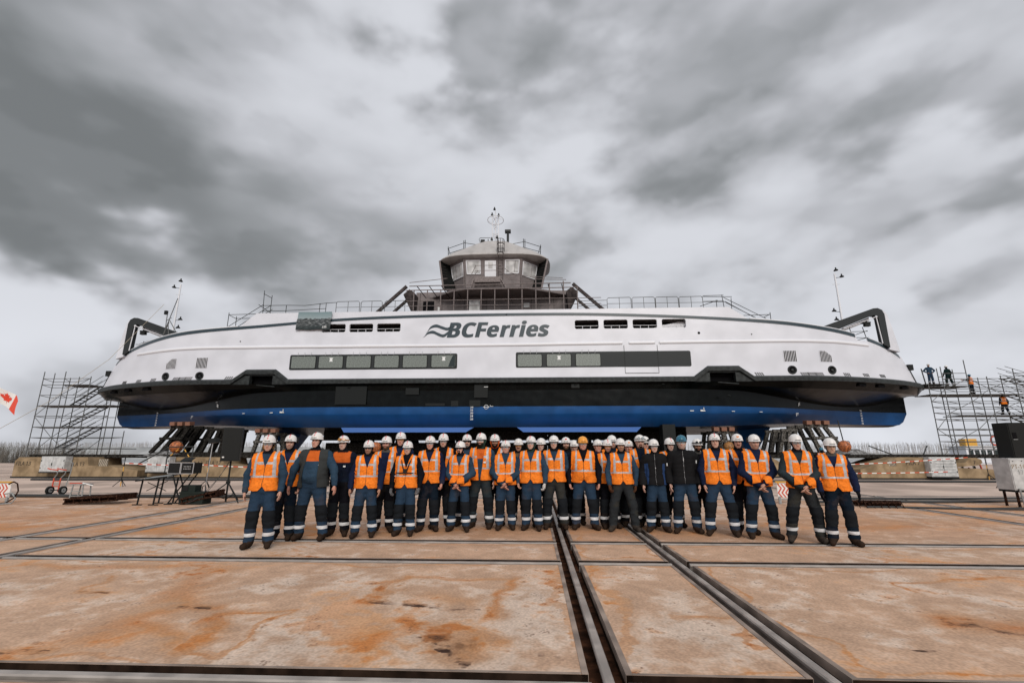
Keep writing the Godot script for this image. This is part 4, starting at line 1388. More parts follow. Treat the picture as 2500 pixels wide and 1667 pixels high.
func build_wheelhouse(f: Node3D) -> void:
	var xw := -3.85
	# octagonal room, leaning outwards as it rises
	var bot := [Vector3(-2.55, 16.0, -43.55), Vector3(2.55, 16.0, -43.55), Vector3(4.0, 16.0, -45.1), Vector3(4.0, 16.0, -48.4), Vector3(2.5, 16.0, -50.0), Vector3(-2.5, 16.0, -50.0), Vector3(-4.0, 16.0, -48.4), Vector3(-4.0, 16.0, -45.1)]
	var top := [Vector3(-2.85, 20.4, -42.95), Vector3(2.85, 20.4, -42.95), Vector3(4.6, 20.4, -44.7), Vector3(3.9, 20.4, -47.8), Vector3(2.6, 20.4, -48.6), Vector3(-2.6, 20.4, -48.6), Vector3(-3.9, 20.4, -47.8), Vector3(-4.6, 20.4, -44.7)]
	var o := Vector3(xw, 0, 0)
	var b := MB.new()
	for k in 8:
		var m := (k + 1) % 8
		b.quad(o + bot[k], o + bot[m], o + top[m], o + top[k])
	var wh := obj("wheelhouse", b, M.primer, f)
	# windows: face index, span across 0..1, height span 0..1
	for q in [[0, 0.04, 0.28, 0.60, 0.90], [0, 0.72, 0.96, 0.60, 0.90], [7, 0.12, 0.9, 0.57, 0.88], [1, 0.10, 0.88, 0.57, 0.88]]:
		var k: int = q[0]
		var m := (k + 1) % 8
		var p := []
		for c in [[q[1], q[3]], [q[2], q[3]], [q[2], q[4]], [q[1], q[4]]]:
			var u: float = c[0]
			if k == 0:
				u = lerpf(0.5, u, 1.0 + 0.02 * (c[1] - 0.5))
			p.append((o + (bot[k] as Vector3).lerp(bot[m], u).lerp((top[k] as Vector3).lerp(top[m], u), c[1])))
		var n: Vector3 = ((p[2] - p[0]) as Vector3).cross(p[3] - p[1]).normalized()
		var fr := MB.new()
		for e in 4:
			fr.cyl(p[e] + n * 0.03, p[(e + 1) % 4] + n * 0.03, 0.055, 0.055, 6)
		var w := obj("bridge_window", fr, M.white_trim, wh)
		var g := MB.new()
		g.quad(p[0] + n * 0.02, p[1] + n * 0.02, p[2] + n * 0.02, p[3] + n * 0.02)
		obj("pane", g, M.poly_sheet, w)
		var c2 := MB.new()
		for t in ([0.35, 0.72] if k == 7 else [0.62] if k == 1 else [0.68] if q[1] > 0.5 else []):
			c2.cyl((p[0] as Vector3).lerp(p[1], t) + n * 0.035, (p[3] as Vector3).lerp(p[2], t + 0.04) + n * 0.035, 0.018, 0.018, 5)
		if c2.v.size():
			obj("sheet_fold", c2, M.primer_pipe, w)
	slab("bridge_door", Vector3(xw - 0.22, 19.05, -43.08), Vector3(1.1, 1.75, 0.1), M.white_trim, wh, Basis(Vector3.RIGHT, 0.14))
	slab("door_window", Vector3(xw - 0.2, 19.45, -42.965), Vector3(0.42, 0.6, 0.05), M.poly_sheet, wh, Basis(Vector3.RIGHT, 0.14))
	for x in [-2.9, 2.9]:
		rod("corner_post", o + Vector3(x * 0.97, 17.2, -43.35), o + Vector3(x * 0.985, 20.8, -42.9), 0.06, M.primer_pipe, wh)
	# dark raked wing walls on both sides, with lighter edges
	for d in [-1.0, 1.0]:
		var p := [o + Vector3(d * 4.75, 17.0, -42.9), o + Vector3(d * 3.45, 17.0, -44.9), o + Vector3(d * 4.2, 20.3, -45.4), o + Vector3(d * 5.4, 20.3, -43.7)]
		var n: Vector3 = ((p[2] - p[0]) as Vector3).cross(p[3] - p[1]).normalized() * 0.06
		b = MB.new()
		if d < 0:
			b.hexa([p[0] - n, p[1] - n, p[1] + n, p[0] + n, p[3] - n, p[2] - n, p[2] + n, p[3] + n])
		else:
			b.hexa([p[0] + n, p[1] + n, p[1] - n, p[0] - n, p[3] + n, p[2] + n, p[2] - n, p[3] - n])
		var wing := obj("wing_wall", b, M.shroud, wh)
		rod("wing_edge", p[0], p[3], 0.09, M.primer_pipe, wing)
		for k in 8:
			var t := 0.1 + 0.1 * k
			var q0: Vector3 = (p[0] as Vector3).lerp(p[3], t)
			rod("wing_stiffener", q0 + Vector3(-d * 0.1, 0, 0.02), q0.lerp((p[1] as Vector3).lerp(p[2], t), 0.3) + Vector3(-d * 0.1, 0.12, 0.02), 0.02, M.primer_dark, wing)
	# roof: eave, shoulder, plateau
	var rings := []
	for q in [[5.3, 3.3, 20.22], [5.72, 3.72, 20.32], [5.68, 3.68, 20.48], [4.75, 3.05, 21.2], [3.55, 2.45, 21.8], [2.35, 1.95, 22.4], [1.6, 1.6, 22.75]]:
		var r := []
		for k in 48:
			var a := TAU * k / 48.0
			var cc := cos(a)
			var sn := sin(a)
			var e := 0.55
			r.append(Vector3(xw + q[0] * signf(cc) * pow(absf(cc), e), q[2], -46.1 + q[1] * signf(sn) * pow(absf(sn), 0.62)))
		rings.append(r)
	b = MB.new()
	b.grid(rings, true, true)
	var fl := b.v.size()
	for e in [[0, Vector3.DOWN], [rings.size() - 1, Vector3.UP]]:
		var i := b.v.size()
		b.vert(Vector3(xw, rings[e[0]][0].y, -46.1), e[1])
		for k in 48:
			b.vert(rings[e[0]][k], e[1])
		for k in 48:
			if e[0] == 0:
				b.ix.append_array(PackedInt32Array([i, i + 1 + (k + 1) % 48, i + 1 + k]))
			else:
				b.ix.append_array(PackedInt32Array([i, i + 1 + k, i + 1 + (k + 1) % 48]))
	obj("wheelhouse_roof", b, M.cap, f)
	# front bay with its sloping underside
	b = MB.new()
	var y0 := 16.05
	b.hexa([Vector3(-5.75, y0, -41.0), Vector3(-2.2, y0, -41.0), Vector3(-2.2, y0, -43.4), Vector3(-5.75, y0, -43.4), Vector3(-5.3, 17.42, -40.75), Vector3(-2.95, 17.42, -40.75), Vector3(-2.6, 17.42, -43.4), Vector3(-5.6, 17.42, -43.4)])
	var bay := obj("front_bay", b, M.primer, f)
	b = MB.new()
	b.prism(PackedVector2Array([Vector2(-5.4, 16.12), Vector2(-2.6, 16.12), Vector2(-2.95, 16.85), Vector2(-5.25, 16.85)]), -41.2, -40.84, Transform3D(Basis(Vector3.RIGHT, -0.0), Vector3.ZERO))
	obj("bay_underside", b, M.primer_dark, bay)
	slab("bay_front", Vector3(-4.12, 17.13, -40.74), Vector3(2.4, 0.52, 0.08), M.primer_pipe, bay)
	slab("bay_side", Vector3(-5.55, 16.7, -40.8), Vector3(0.1, 1.4, 0.2), M.primer_pipe, bay, Basis(Vector3.BACK, -0.32))
	slab("bay_side", Vector3(-2.6, 16.7, -40.8), Vector3(0.1, 1.4, 0.2), M.primer_pipe, bay, Basis(Vector3.BACK, 0.5))
	# rails round the front bay
	for q in [[-5.3, 18.5, -2.9, 18.5], [-5.3, 18.0, -2.9, 18.0], [-5.2, 18.5, -5.7, 17.4], [-5.0, 18.0, -5.9, 16.8], [-2.95, 18.55, -2.1, 17.8], [-2.95, 18.0, -2.1, 17.1], [-2.1, 17.75, 0.3, 17.2], [-2.1, 17.1, 0.0, 16.8], [0.3, 17.3, 2.8, 17.15]]:
		rod("guard_rail", Vector3(q[0], q[1], -40.7), Vector3(q[2], q[3], -40.7), 0.028, M.primer_pipe, f)
	# caged ladder
	var cage := MB.new()
	for y in [20.4, 20.9, 21.4, 21.85]:
		var pts := []
		for k in 13:
			var a := PI * k / 12.0
			pts.append(Vector3(-3.04 + cos(a) * 0.36, y, -42.6 + sin(a) * 0.55))
		cage.tube(pts, 0.03, 5)
	for k in 5:
		var a := PI * k / 4.0
		cage.cyl(Vector3(-3.04 + cos(a) * 0.36, 20.35, -42.6 + sin(a) * 0.55), Vector3(-3.04 + cos(a) * 0.36, 21.85, -42.6 + sin(a) * 0.55), 0.025, 0.025, 5)
	for d in [-0.22, 0.22]:
		cage.cyl(Vector3(-3.04 + d, 17.5, -42.62), Vector3(-3.04 + d, 21.9, -42.5), 0.03, 0.03, 5)
	for k in 14:
		cage.cyl(Vector3(-3.26, 17.7 + 0.3 * k, -42.6), Vector3(-2.82, 17.7 + 0.3 * k, -42.6), 0.018, 0.018, 5)
	obj("caged_ladder", cage, M.primer_dark, f)
	# radar mast: three-legged lattice with a ring
	var zc := -46.0
	var xm := -3.85
	var ms := MB.new()
	var legs := [Vector3(-0.32, 0, 0.2), Vector3(0.32, 0, 0.2), Vector3(0, 0, -0.32)]
	for l in legs:
		ms.cyl(Vector3(xm, 22.7, zc) + l, Vector3(xm, 26.3, zc) + l, 0.045, 0.045, 6)
	for k in 6:
		var y := 23.1 + 0.55 * k
		for j in 3:
			ms.cyl(Vector3(xm, y, zc) + legs[j], Vector3(xm, y + (0.5 if k % 2 else 0.0), zc) + legs[(j + 1) % 3], 0.025, 0.025, 5)
	ms.cyl(Vector3(xm, 22.7, zc), Vector3(xm, 27.0, zc), 0.05, 0.04, 6)
	var mast := obj("radar_mast", ms, M.white_trim, f)
	ms = MB.new()
	var pts := []
	for k in 33:
		var a := TAU * k / 32.0
		pts.append(Vector3(xm + cos(a) * 0.85, 25.85 + sin(a) * 0.12, zc + sin(a) * 0.85))
	ms.tube(pts, 0.035, 5)
	for k in 6:
		var a := TAU * k / 6.0
		ms.cyl(Vector3(xm + cos(a) * 0.85, 25.85, zc + sin(a) * 0.85), Vector3(xm, 25.2 if k % 2 else 26.2, zc), 0.022, 0.022, 5)
	obj("mast_ring", ms, M.white_trim, mast)
	for q in [[-0.1, 26.9], [-0.35, 26.25], [0.35, 26.15], [-0.36, 23.4], [0.2, 23.6]]:
		ms = MB.new()
		ms.cyl(Vector3(xm + q[0], q[1], zc + 0.3), Vector3(xm + q[0], q[1] + 0.12, zc + 0.3), 0.13, 0.13, 8)
		ms.cyl(Vector3(xm + q[0], q[1] + 0.14, zc + 0.3), Vector3(xm + q[0], q[1] + 0.32, zc + 0.3), 0.07, 0.06, 8)
		obj("navigation_lamp", ms, M.black_plastic, mast)
	# vent post and roof fittings
	ms = MB.new()
	ms.cyl(Vector3(-2.5, 22.0, -45.5), Vector3(-2.5, 24.2, -45.5), 0.13, 0.13, 10)
	ms.box(Vector3(-2.5, 24.25, -45.5), Vector3(0.62, 0.24, 0.5))
	obj("roof_vent_post", ms, M.arch_grey, f)
	ms = MB.new()
	ms.tube([Vector3(-5.3, 22.7, -44.8), Vector3(-5.45, 23.1, -44.8), Vector3(-5.35, 23.25, -44.8), Vector3(-4.3, 23.25, -44.8), Vector3(-4.15, 23.1, -44.8), Vector3(-4.1, 22.7, -44.8)], 0.03, 5)
	ms.cyl(Vector3(-4.5, 22.7, -44.8), Vector3(-4.5, 23.1, -44.8), 0.05, 0.05, 6)
	obj("roof_hoop", ms, M.scaffold, f)
	ms = MB.new()
	ms.box(Vector3(-5.05, 22.85, -44.7), Vector3(0.42, 0.2, 0.3))
	ms.box(Vector3(-5.05, 22.72, -44.7), Vector3(0.25, 0.2, 0.25))
	obj("search_light", ms, M.black_plastic, f)


func build_ends(f: Node3D) -> void:
	# grey-edged portal at each end: a leaning post, a rounded shoulder and a long raking arm, with a white raked wall outboard
	for d in [-1.0, 1.0]:
		for q in [[1.0, true], [-1.0, false]]:
			var near: bool = q[1]
			var hb := 6.2
			var z0: float = ZC + q[0] * 5.9
			var z1: float = z0 - q[0] * 0.55
			var p := PackedVector2Array()
			# outline in (s measured from the ship's middle towards this end, y); post, shoulder, arm and back
			var path := [[34.05, 10.35], [34.07, 13.3], [33.92, 13.68], [33.6, 13.86], [33.2, 13.83], [28.7, 12.25], [27.9, 11.9], [29.4, 11.75], [33.12, 13.22], [33.36, 13.2], [33.5, 12.98], [33.56, 10.6]]
			for e in path:
				p.append(Vector2(XC + d * e[0], e[1]))
			var b := MB.new()
			b.prism(p, minf(z0, z1), maxf(z0, z1))
			var portal := obj("end_portal", b, M.arch_grey, f)
			if near:
				# white soffit under the arm
				b = MB.new()
				var sp := PackedVector2Array()
				for e in [[29.5, 11.72], [33.1, 13.18], [33.1, 12.86], [30.3, 11.75]]:
					sp.append(Vector2(XC + d * e[0], e[1]))
				b.prism(sp, z1 - 0.9, z1 - 0.02)
				obj("portal_soffit", b, M.white_trim, portal)
				var rp := MB.new()
				rp.cyl(Vector3(XC + d * 33.45, 10.7, z0 + 0.03), Vector3(XC + d * 33.3, 13.05, z0 + 0.03), 0.045, 0.045, 6)
				rp.cyl(Vector3(XC + d * 33.3, 13.05, z0 + 0.03), Vector3(XC + d * 30.4, 12.02, z0 + 0.03), 0.035, 0.035, 6)
				rp.ball(Vector3(XC + d * 33.3, 13.05, z0 + 0.03), Vector3(0.1, 0.1, 0.1))
				obj("pipe_run", rp, M.white_trim, portal)
				rp = MB.new()
				rp.box(Vector3(XC + d * 32.5, 12.35, z0 - 0.1), Vector3(0.45, 0.22, 0.3))
				rp.box(Vector3(XC + d * 32.45, 12.55, z0 - 0.1), Vector3(0.6, 0.12, 0.35))
				rp.cyl(Vector3(XC + d * 32.5, 12.9, z0 - 0.1), Vector3(XC + d * 32.5, 12.3, z0 - 0.1), 0.07, 0.07, 6)
				obj("flood_light", rp, M.black_plastic, portal)
			# the white raked wall behind
			b = MB.new()
			var w0: float = z0 - q[0] * 0.02
			var c := PackedVector2Array()
			for e in [[34.07, 10.2], [35.5, 10.15], [35.0, 12.2], [34.65, 13.3], [34.4, 13.6], [34.07, 13.72]]:
				c.append(Vector2(XC + d * e[0], e[1]))
			b.prism(c, minf(w0, w0 - q[0] * 0.5), maxf(w0, w0 - q[0] * 0.5))
			for k in b.v.size():
				b.v[k].z += q[0] * (half_breadth(b.v[k].x - XC) - 0.3 - 5.9)
			obj("raked_end_wall", b, M.white, f)
		# slim white signal mast
		var xm := -38.0 if d < 0 else 30.75
		var m := MB.new()
		m.cyl(Vector3(xm, 10.8, ZC), Vector3(xm, 19.3, ZC), 0.12, 0.075, 10)
		m.cyl(Vector3(xm - 0.35, 18.2, ZC), Vector3(xm + 0.35, 18.2, ZC), 0.03, 0.03, 5)
		var mast := obj("signal_mast", m, M.white_trim, f)
		for q in [[0.08, 19.6], [-0.55 * -d, 18.9], [0.75 * -d, 15.3], [0.65 * -d, 14.4]]:
			m = MB.new()
			m.cyl(Vector3(xm + q[0], q[1], ZC + 0.2), Vector3(xm + q[0], q[1] + 0.12, ZC + 0.2), 0.22, 0.14, 10)
			m.cyl(Vector3(xm + q[0], q[1] + 0.12, ZC + 0.2), Vector3(xm + q[0], q[1] + 0.32, ZC + 0.2), 0.07, 0.06, 8)
			m.cyl(Vector3(xm, q[1] - 0.02, ZC), Vector3(xm + q[0], q[1] - 0.02, ZC + 0.2), 0.03, 0.03, 5)
			obj("mast_lamp", m, M.black_plastic, mast)
		# deck flood lamp on the end wall
		m = MB.new()
		var o := on_wall(d * 37.0, 8.82, -0.2)
		m.box(o + Vector3(d * 0.35, 0.12, 0), Vector3(0.42, 0.5, 0.3))
		obj("deck_lamp", m, M.black_plastic, f)
		for k in ([0, 1] if d > 0 else [0]):
			rod("end_post", o + Vector3(d * (0.3 + 1.0 * k), -0.1 if k == 0 else 0.0, 0), o + Vector3(d * (0.75 + k * 0.7), -1.5, 0.0), 0.045, M.scaffold_dark, f)
		var fl := MB.new()
		for q in [30.9, 33.1, 35.4]:
			pass
	# drain slots under the overhang
	for s in [-34.6, -32.4, -29.9, 30.2, 32.2, 35.1]:
		var b := MB.new()
		var hb := half_breadth(s) - 0.55
		b.box(Vector3(XC + s, 6.96, ZC + hb + 0.12), Vector3(0.75, 0.2, 0.3), Basis(Vector3.UP, (0.35 if s > 0 else -0.35)))
		obj("overhang_slot", b, M.dark_void, f)


# ---------------------------------------------------------------- berth: trolleys, cribs, scaffolds
func trolley(label: String, x0: float, outline: Array, text: Array, z: float) -> Node3D:
	var t := base("launch_trolley", label, "trolley", Vector3(x0, 0, z), "launching trolleys under the ship")
	var b := MB.new()
	b.prism(PackedVector2Array(pts2(outline)), -2.6, 0.0)
	obj("concrete_beam", b, M.ochre, t)
	var lo := 99.0
	var hi := -99.0
	for k in range(0, outline.size(), 2):
		lo = minf(lo, outline[k])
		hi = maxf(hi, outline[k])
	slab("skid_base", Vector3((lo + hi) * 0.5, 0.05, -1.2), Vector3(hi - lo + 0.3, 0.1, 2.3), M.scaffold_dark, t)
	slab("timber_deck", Vector3((lo + hi) * 0.5, 1.38, -2.9), Vector3(hi - lo + 0.8, 0.22, 3.4), M.timber, t)
	for q in text:
		put("lettering", lettering(q[0], 0.24, 0.008, 400, 0.06, 0.95), M.black_print, t, Transform3D(Basis(Vector3.BACK, q[3] if q.size() > 3 else 0.0), Vector3(q[1], q[2], 0.004)))
	return t


func hazard(t: Node3D, x: float, y: float, w: float, h: float, dir: float) -> void:
	slab("hazard_plate", Vector3(x, y, 0.006), Vector3(w, h, 0.012), M.pale_rope, t)
	for k in 6:
		var a := -0.5 + k * 0.19
		var b := MB.new()
		b.prism(PackedVector2Array([Vector2(x + a * w, y - h * 0.48 * dir), Vector2(x + a * w + 0.06 * w, y - h * 0.48 * dir), Vector2(x + minf(0.49, a + 0.26) * w, y + h * 0.48 * dir), Vector2(x + minf(0.47, a + 0.18) * w, y + h * 0.48 * dir)]), 0.013, 0.018)
		obj("hazard_stripe", b, M.black_print, t)


func crib(label: String, x: float, z: float, top: float, lean: float, wide: float, grey: bool, wedge := true) -> void:
	# a raking frame of heavy timbers with packing wedges against the hull
	var t := base("timber_crib", label, "crib", Vector3(x, 0, z), "timber cribs under the hull")
	var m: Material = M.timber_grey if grey else M.timber
	slab("crib_base", Vector3(0, 1.42, -1.6), Vector3(wide + 1.6, 0.5, 4.4), M.timber, t)
	for r in 3:
		var zz := -1.5 * r
		for k in 3:
			var u := k - 1.0
			beam("timber", Vector3(u * wide * 0.5 - lean, 1.6, zz), Vector3(u * wide * 0.34, top - 0.28, zz * 0.9), 0.27, 0.27, m, t)
		beam("cross_timber", Vector3(-wide * 0.5 - lean * 0.5, (top + 1.6) * 0.5, zz + 0.17), Vector3(wide * 0.5 - lean * 0.5, (top + 1.6) * 0.5, zz + 0.17), 0.2, 0.14, m, t)
		beam("head_timber", Vector3(-wide * 0.5, top - 0.2, zz * 0.9), Vector3(wide * 0.5, top - 0.2, zz * 0.9), 0.24, 0.22, m, t)
	if wedge:
		for k in 3:
			slab("packing_wedge", Vector3((k - 1.0) * wide * 0.36, top + 0.06, 0.05), Vector3(0.42, 0.3, 0.6), M.wedge, t, Basis(Vector3.RIGHT, 0.12))


func buoy(label: String, o: Vector3, r: float, m: Material) -> void:
	var b := base("mooring_buoy", label, "buoy", o, "orange mooring buoys on the trolleys")
	var s := MB.new()
	s.ball(Vector3.ZERO, Vector3(r * 1.04, r, r), 12, 18)
	obj("float", s, m, b)
	s = MB.new()
	var p := []
	for k in 13:
		var a := TAU * k / 12.0
		p.append(Vector3(r * 0.75 + cos(a) * r * 0.22, r * 0.68 + sin(a) * r * 0.22, 0))
	s.tube(p, r * 0.05, 6)
	obj("lifting_eye", s, M.scaffold_dark, b)
	s = MB.new()
	s.cyl(Vector3(0, -r * 1.0, 0), Vector3(0, -r * 0.9, 0), r * 0.4, r * 0.42, 12)
	obj("collar", s, m, b)


func cabinet(label: String, o: Vector3, size: Vector3, turn: float) -> Node3D:
	var c := base("electrical_cabinet", label, "cabinet", o, "grey cabinets on the trolleys", turn)
	slab("housing", Vector3(0, size.y * 0.5, -size.z * 0.5), size, M.cabinet, c)
	for e in [-1.0, 1.0]:
		slab("door", Vector3(e * size.x * 0.245, size.y * 0.5, 0.012), Vector3(size.x * 0.47, size.y * 0.92, 0.02), M.cabinet, c)
		slab("hinge", Vector3(e * size.x * 0.46, size.y * 0.72, 0.03), Vector3(0.03, 0.1, 0.02), M.black_plastic, c)
		slab("hinge", Vector3(e * size.x * 0.46, size.y * 0.25, 0.03), Vector3(0.03, 0.1, 0.02), M.black_plastic, c)
	slab("handle", Vector3(-0.03, size.y * 0.5, 0.035), Vector3(0.03, 0.16, 0.03), M.black_plastic, c)
	slab("plinth", Vector3(0, -0.04, -size.z * 0.5), Vector3(size.x * 1.02, 0.08, size.z), M.black_paint, c)
	return c


func build_berth() -> void:
	var t := trolley("ochre launching trolley marked FILA 13, left of the ship under the left scaffold", -34.2, [0.0, 0.1, 1.95, 0.1, 3.6, 0.1, 8.5, 0.1, 8.5, 0.5, 6.3, 0.78, 5.1, 0.8, 4.95, 1.32, 3.5, 1.32, 3.3, 1.0, 2.0, 1.0, 1.7, 1.32, 0.25, 1.32, 0.0, 1.1], [["FILA 13", 0.62, 0.92], ["FILA 13", 4.3, 0.88]], -30.5)
	hazard(t, 6.1, 0.98, 0.62, 0.44, 1.0)
	t = trolley("ochre launching trolley marked FILA 12 behind the tripod loudspeaker at left", -25.0, [0.0, 0.1, 9.0, 0.1, 9.0, 0.45, 6.6, 0.66, 5.0, 0.9, 4.85, 1.32, 0.2, 1.32, 0.0, 1.1], [["FILA 12", 3.05, 0.95], ["FILA 12", 4.28, 0.95]], -30.5)
	t = trolley("ochre launching trolley marked FILA 7 at right, tapering towards the ship", 20.1, [0.0, 0.1, 9.2, 0.1, 9.2, 0.55, 3.9, 0.8, 3.9, 1.33, 2.35, 1.33, 0.0, 0.6], [["FILA 7", 3.2, 1.0]], -31.0)
	hazard(t, 1.95, 0.98, 0.42, 0.34, -1.0)
	t = trolley("ochre rounded trolley beam with a lone 7 far right behind the red skid", 26.0, [0.0, 0.7, 1.7, 0.85, 1.95, 1.0, 1.9, 1.2, 1.6, 1.3, 1.2, 1.28, 0.9, 1.0, 0.0, 0.95], [["7", 1.45, 1.0]], -31.6)
	var hid := ["second ochre trolley from the left speaker, behind the crew's left third", "ochre trolley behind the crew's middle, left of the ground rails", "ochre trolley behind the crew's middle, right of the ground rails", "ochre trolley behind the crew's right third, left of FILA 7"]
	for k in 4:
		var x: float = [-13.5, -4.0, 5.0, 13.0][k]
		trolley(hid[k], x - 3.0, [0.0, 0.1, 6.5, 0.1, 6.5, 0.9, 5.8, 1.3, 0.4, 1.3, 0.0, 1.0], [], -33.0)
	cabinet("tilted grey cabinet between the two FILA 13 markings", Vector3(-30.95, 0.42, -29.9), Vector3(1.55, 0.96, 0.5), 0.05)
	cabinet("square grey cabinet in front of the FILA 12 trolley, above the folding table", Vector3(-23.95, 0.42, -29.9), Vector3(1.5, 0.93, 0.5), 0.0)
	var sh := cabinet("large pale shutter cabinet right of the FILA 7 marking", Vector3(24.75, 0.2, -30.6), Vector3(1.55, 1.15, 0.8), 0.0)
	for k in 5:
		slab("shutter_slat", Vector3(0.1, 0.25 + 0.17 * k, 0.03), Vector3(1.1, 0.03, 0.02), M.grey_paint, sh)
	buoy("ochre orange buoy by the slanting timbers at the far left", Vector3(-24.2, 1.98, -31.6), 0.39, M.buoy)
	buoy("ochre ball behind the two leftmost men in vests", Vector3(-18.7, 2.05, -33.2), 0.40, M.buoy_ochre)
	buoy("red-orange buoy behind the man in sunglasses, left part of the line", Vector3(-10.95, 2.0, -33.0), 0.34, M.buoy)
	buoy("orange buoy at the timbers behind the moustached man, right part of the line", Vector3(13.7, 2.0, -34.5), 0.37, M.buoy_ochre)
	buoy("bright orange buoy above the far right man's shoulder", Vector3(19.55, 2.0, -31.3), 0.36, M.buoy)
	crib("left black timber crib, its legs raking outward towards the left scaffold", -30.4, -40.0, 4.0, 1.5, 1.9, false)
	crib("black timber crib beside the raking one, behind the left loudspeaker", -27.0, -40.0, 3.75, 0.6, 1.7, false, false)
	crib("weathered upright crib with pink wedges behind the leftmost men", -22.8, -40.0, 3.4, 0.1, 1.9, true)
	crib("weathered crib with orange wedges behind the tall cable man at right", 15.5, -40.0, 3.45, -0.1, 1.7, true)
	crib("short weathered crib under the ship's right quarter with a brown cap", 20.8, -40.0, 3.6, 0.3, 1.3, true, false)
	crib("right weathered crib raking outward, orange wedges, above the far right man", 23.0, -40.0, 3.95, -1.0, 1.9, true)
	var nth := ["first", "second", "third", "fourth", "fifth", "sixth", "seventh", "eighth"]
	for k in 8:
		var x: float = [-17.0, -12.5, -8.0, -3.6, 0.8, 5.2, 8.8, 12.4][k]
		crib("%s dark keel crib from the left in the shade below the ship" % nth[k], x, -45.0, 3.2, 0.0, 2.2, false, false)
	for q in [[1.6, 0.9, -44.0, "lower long dark slipway beam under the middle of the ship"], [2.7, 0.75, -43.4, "upper long dark slipway beam close under the ship's bottom"]]:
		var sb := base("slipway_beam", q[3], "beam", Vector3(-3.0, q[0], q[2]), "slipway beams under the ship")
		for k in 8:
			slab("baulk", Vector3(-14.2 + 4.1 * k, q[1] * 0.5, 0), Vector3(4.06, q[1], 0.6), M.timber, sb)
	# clutter on the trolley decks
	var f := base("tube_barrier", "black tube frame with striped braces on the trolley left of the timbers", "barrier", Vector3(-22.0, 0, -29.2))
	for q in [[-0.85, 0.4, -0.85, 1.95], [0.75, 0.4, 0.75, 1.95]]:
		rod("upright", Vector3(q[0], q[1], 0), Vector3(q[2], q[3], 0), 0.035, M.scaffold_dark, f)
	rod("top_rail", Vector3(-0.95, 1.95, 0), Vector3(0.8, 1.97, 0), 0.035, M.scaffold_dark, f)
	for q in [[-0.8, 1.3, 0.0, 1.95], [0.1, 1.95, 0.7, 1.2]]:
		for k in 5:
			var a := Vector3(q[0], q[1], 0.02)
			var b := Vector3(q[2], q[3], 0.02)
			rod("striped_brace", a.lerp(b, k / 5.0), a.lerp(b, (k + 1) / 5.0), 0.03, M.yellow if k % 2 else M.black_paint, f)
	rod("raking_tube", Vector3(-2.6, 0.9, 0.1), Vector3(-0.9, 1.9, 0.0), 0.04, M.scaffold_dark, f)
	var tp := MB.new()
	rng.seed = 9
	var rows := []
	for k in 9:
		var r := []
		for j in 7:
			r.append(Vector3(-1.3 + 2.6 * k / 8.0, 1.15 + 0.42 * sin(PI * j / 6.0) * sin(PI * (k + 0.5) / 9.0) + rng.randf() * 0.14, -0.5 - 1.6 * j / 6.0))
		rows.append(r)
	tp.grid(rows)
	var tarp := obj("tarpaulin", tp, M.tarp)
	tarp.position = Vector3(-25.6, 0.1, -31.0)
	tag(tarp, "crumpled grey tarpaulin over a heap left of the square cabinet", "tarpaulin", "tarpaulins")
	var t2: MeshInstance3D = tarp.duplicate()
	t2.name = "tarpaulin"
	add_child(t2, true)
	t2.position = Vector3(20.9, 0.25, -31.8)
	tag(t2, "crumpled silvery plastic sheet beside the right orange buoy", "tarpaulin", "tarpaulins")
	for q in [[21.9, 2.05, -32.6, 23.5, 1.3, -32.2, "long dark pole leaning left above the FILA 7 hazard stripes"], [25.9, 2.05, -33.0, 25.0, 1.3, -32.4, "short dark pole leaning right behind the shutter cabinet"], [20.75, 3.75, -33.5, 21.0, 1.5, -33.5, "thin upright cable pole beside the right orange buoy"]]:
		var p := base("steel_pole", q[6], "pole", Vector3(q[3], q[4], q[5]))
		rod("tube", Vector3(q[0] - q[3], q[1] - q[4], q[2] - q[5]), Vector3.ZERO, 0.035, M.scaffold_dark, p)
	var sk := base("steel_skid", "orange-red steel skid heaped with straps on the ground at right", "skid", Vector3(28.7, 0, -33.2))
	slab("skid_frame", Vector3(0, 0.3, -0.6), Vector3(2.9, 0.3, 1.2), M.red_orange, sk)
	for k in 3:
		slab("skid_rail", Vector3(0, 0.06 + 0.08 * k, 0.03), Vector3(2.9, 0.035, 0.06), M.red_orange, sk)
	for k in 6:
		rod("strap", Vector3(-1.2 + 0.4 * k, 0.46, -0.3), Vector3(-0.9 + 0.38 * k, 0.62 + 0.1 * (k % 3), -0.6), 0.05, M.red if k % 2 else M.scaffold_dark, sk)
	var bg := base("moored_workboat", "white workboat with a row of dark windows on the river behind the right scaffold", "boat", Vector3(74.0, -2.4, -82.0))
	var hb := MB.new()
	hb.prism(PackedVector2Array([Vector2(-6, 0), Vector2(7, 0), Vector2(8.5, 2.6), Vector2(-6.5, 2.4)]), -2.0, 2.0)
	obj("boat_hull", hb, M.white_trim, bg)
	slab("cabin", Vector3(-0.5, 3.7, 0), Vector3(9.0, 2.4, 3.2), M.white_trim, bg)
	for k in 9:
		slab("cabin_window", Vector3(-4.3 + 0.95 * k, 4.0, 1.62), Vector3(0.7, 0.9, 0.04), M.pane_dark, bg)
	slab("cabin_roof", Vector3(-0.5, 5.0, 0), Vector3(9.6, 0.15, 3.7), M.cabinet, bg)
	slab("deck_crate", Vector3(-3.6, 5.6, 0.6), Vector3(1.8, 1.2, 1.2), M.yellow, bg)
	var ring := MB.new()
	var rp := []
	for k in 17:
		rp.append(Vector3(0.2 + cos(TAU * k / 16.0) * 0.5, 5.9 + sin(TAU * k / 16.0) * 0.7, 1.0))
	ring.tube(rp, 0.12, 6)
	obj("life_ring", ring, M.red, bg)


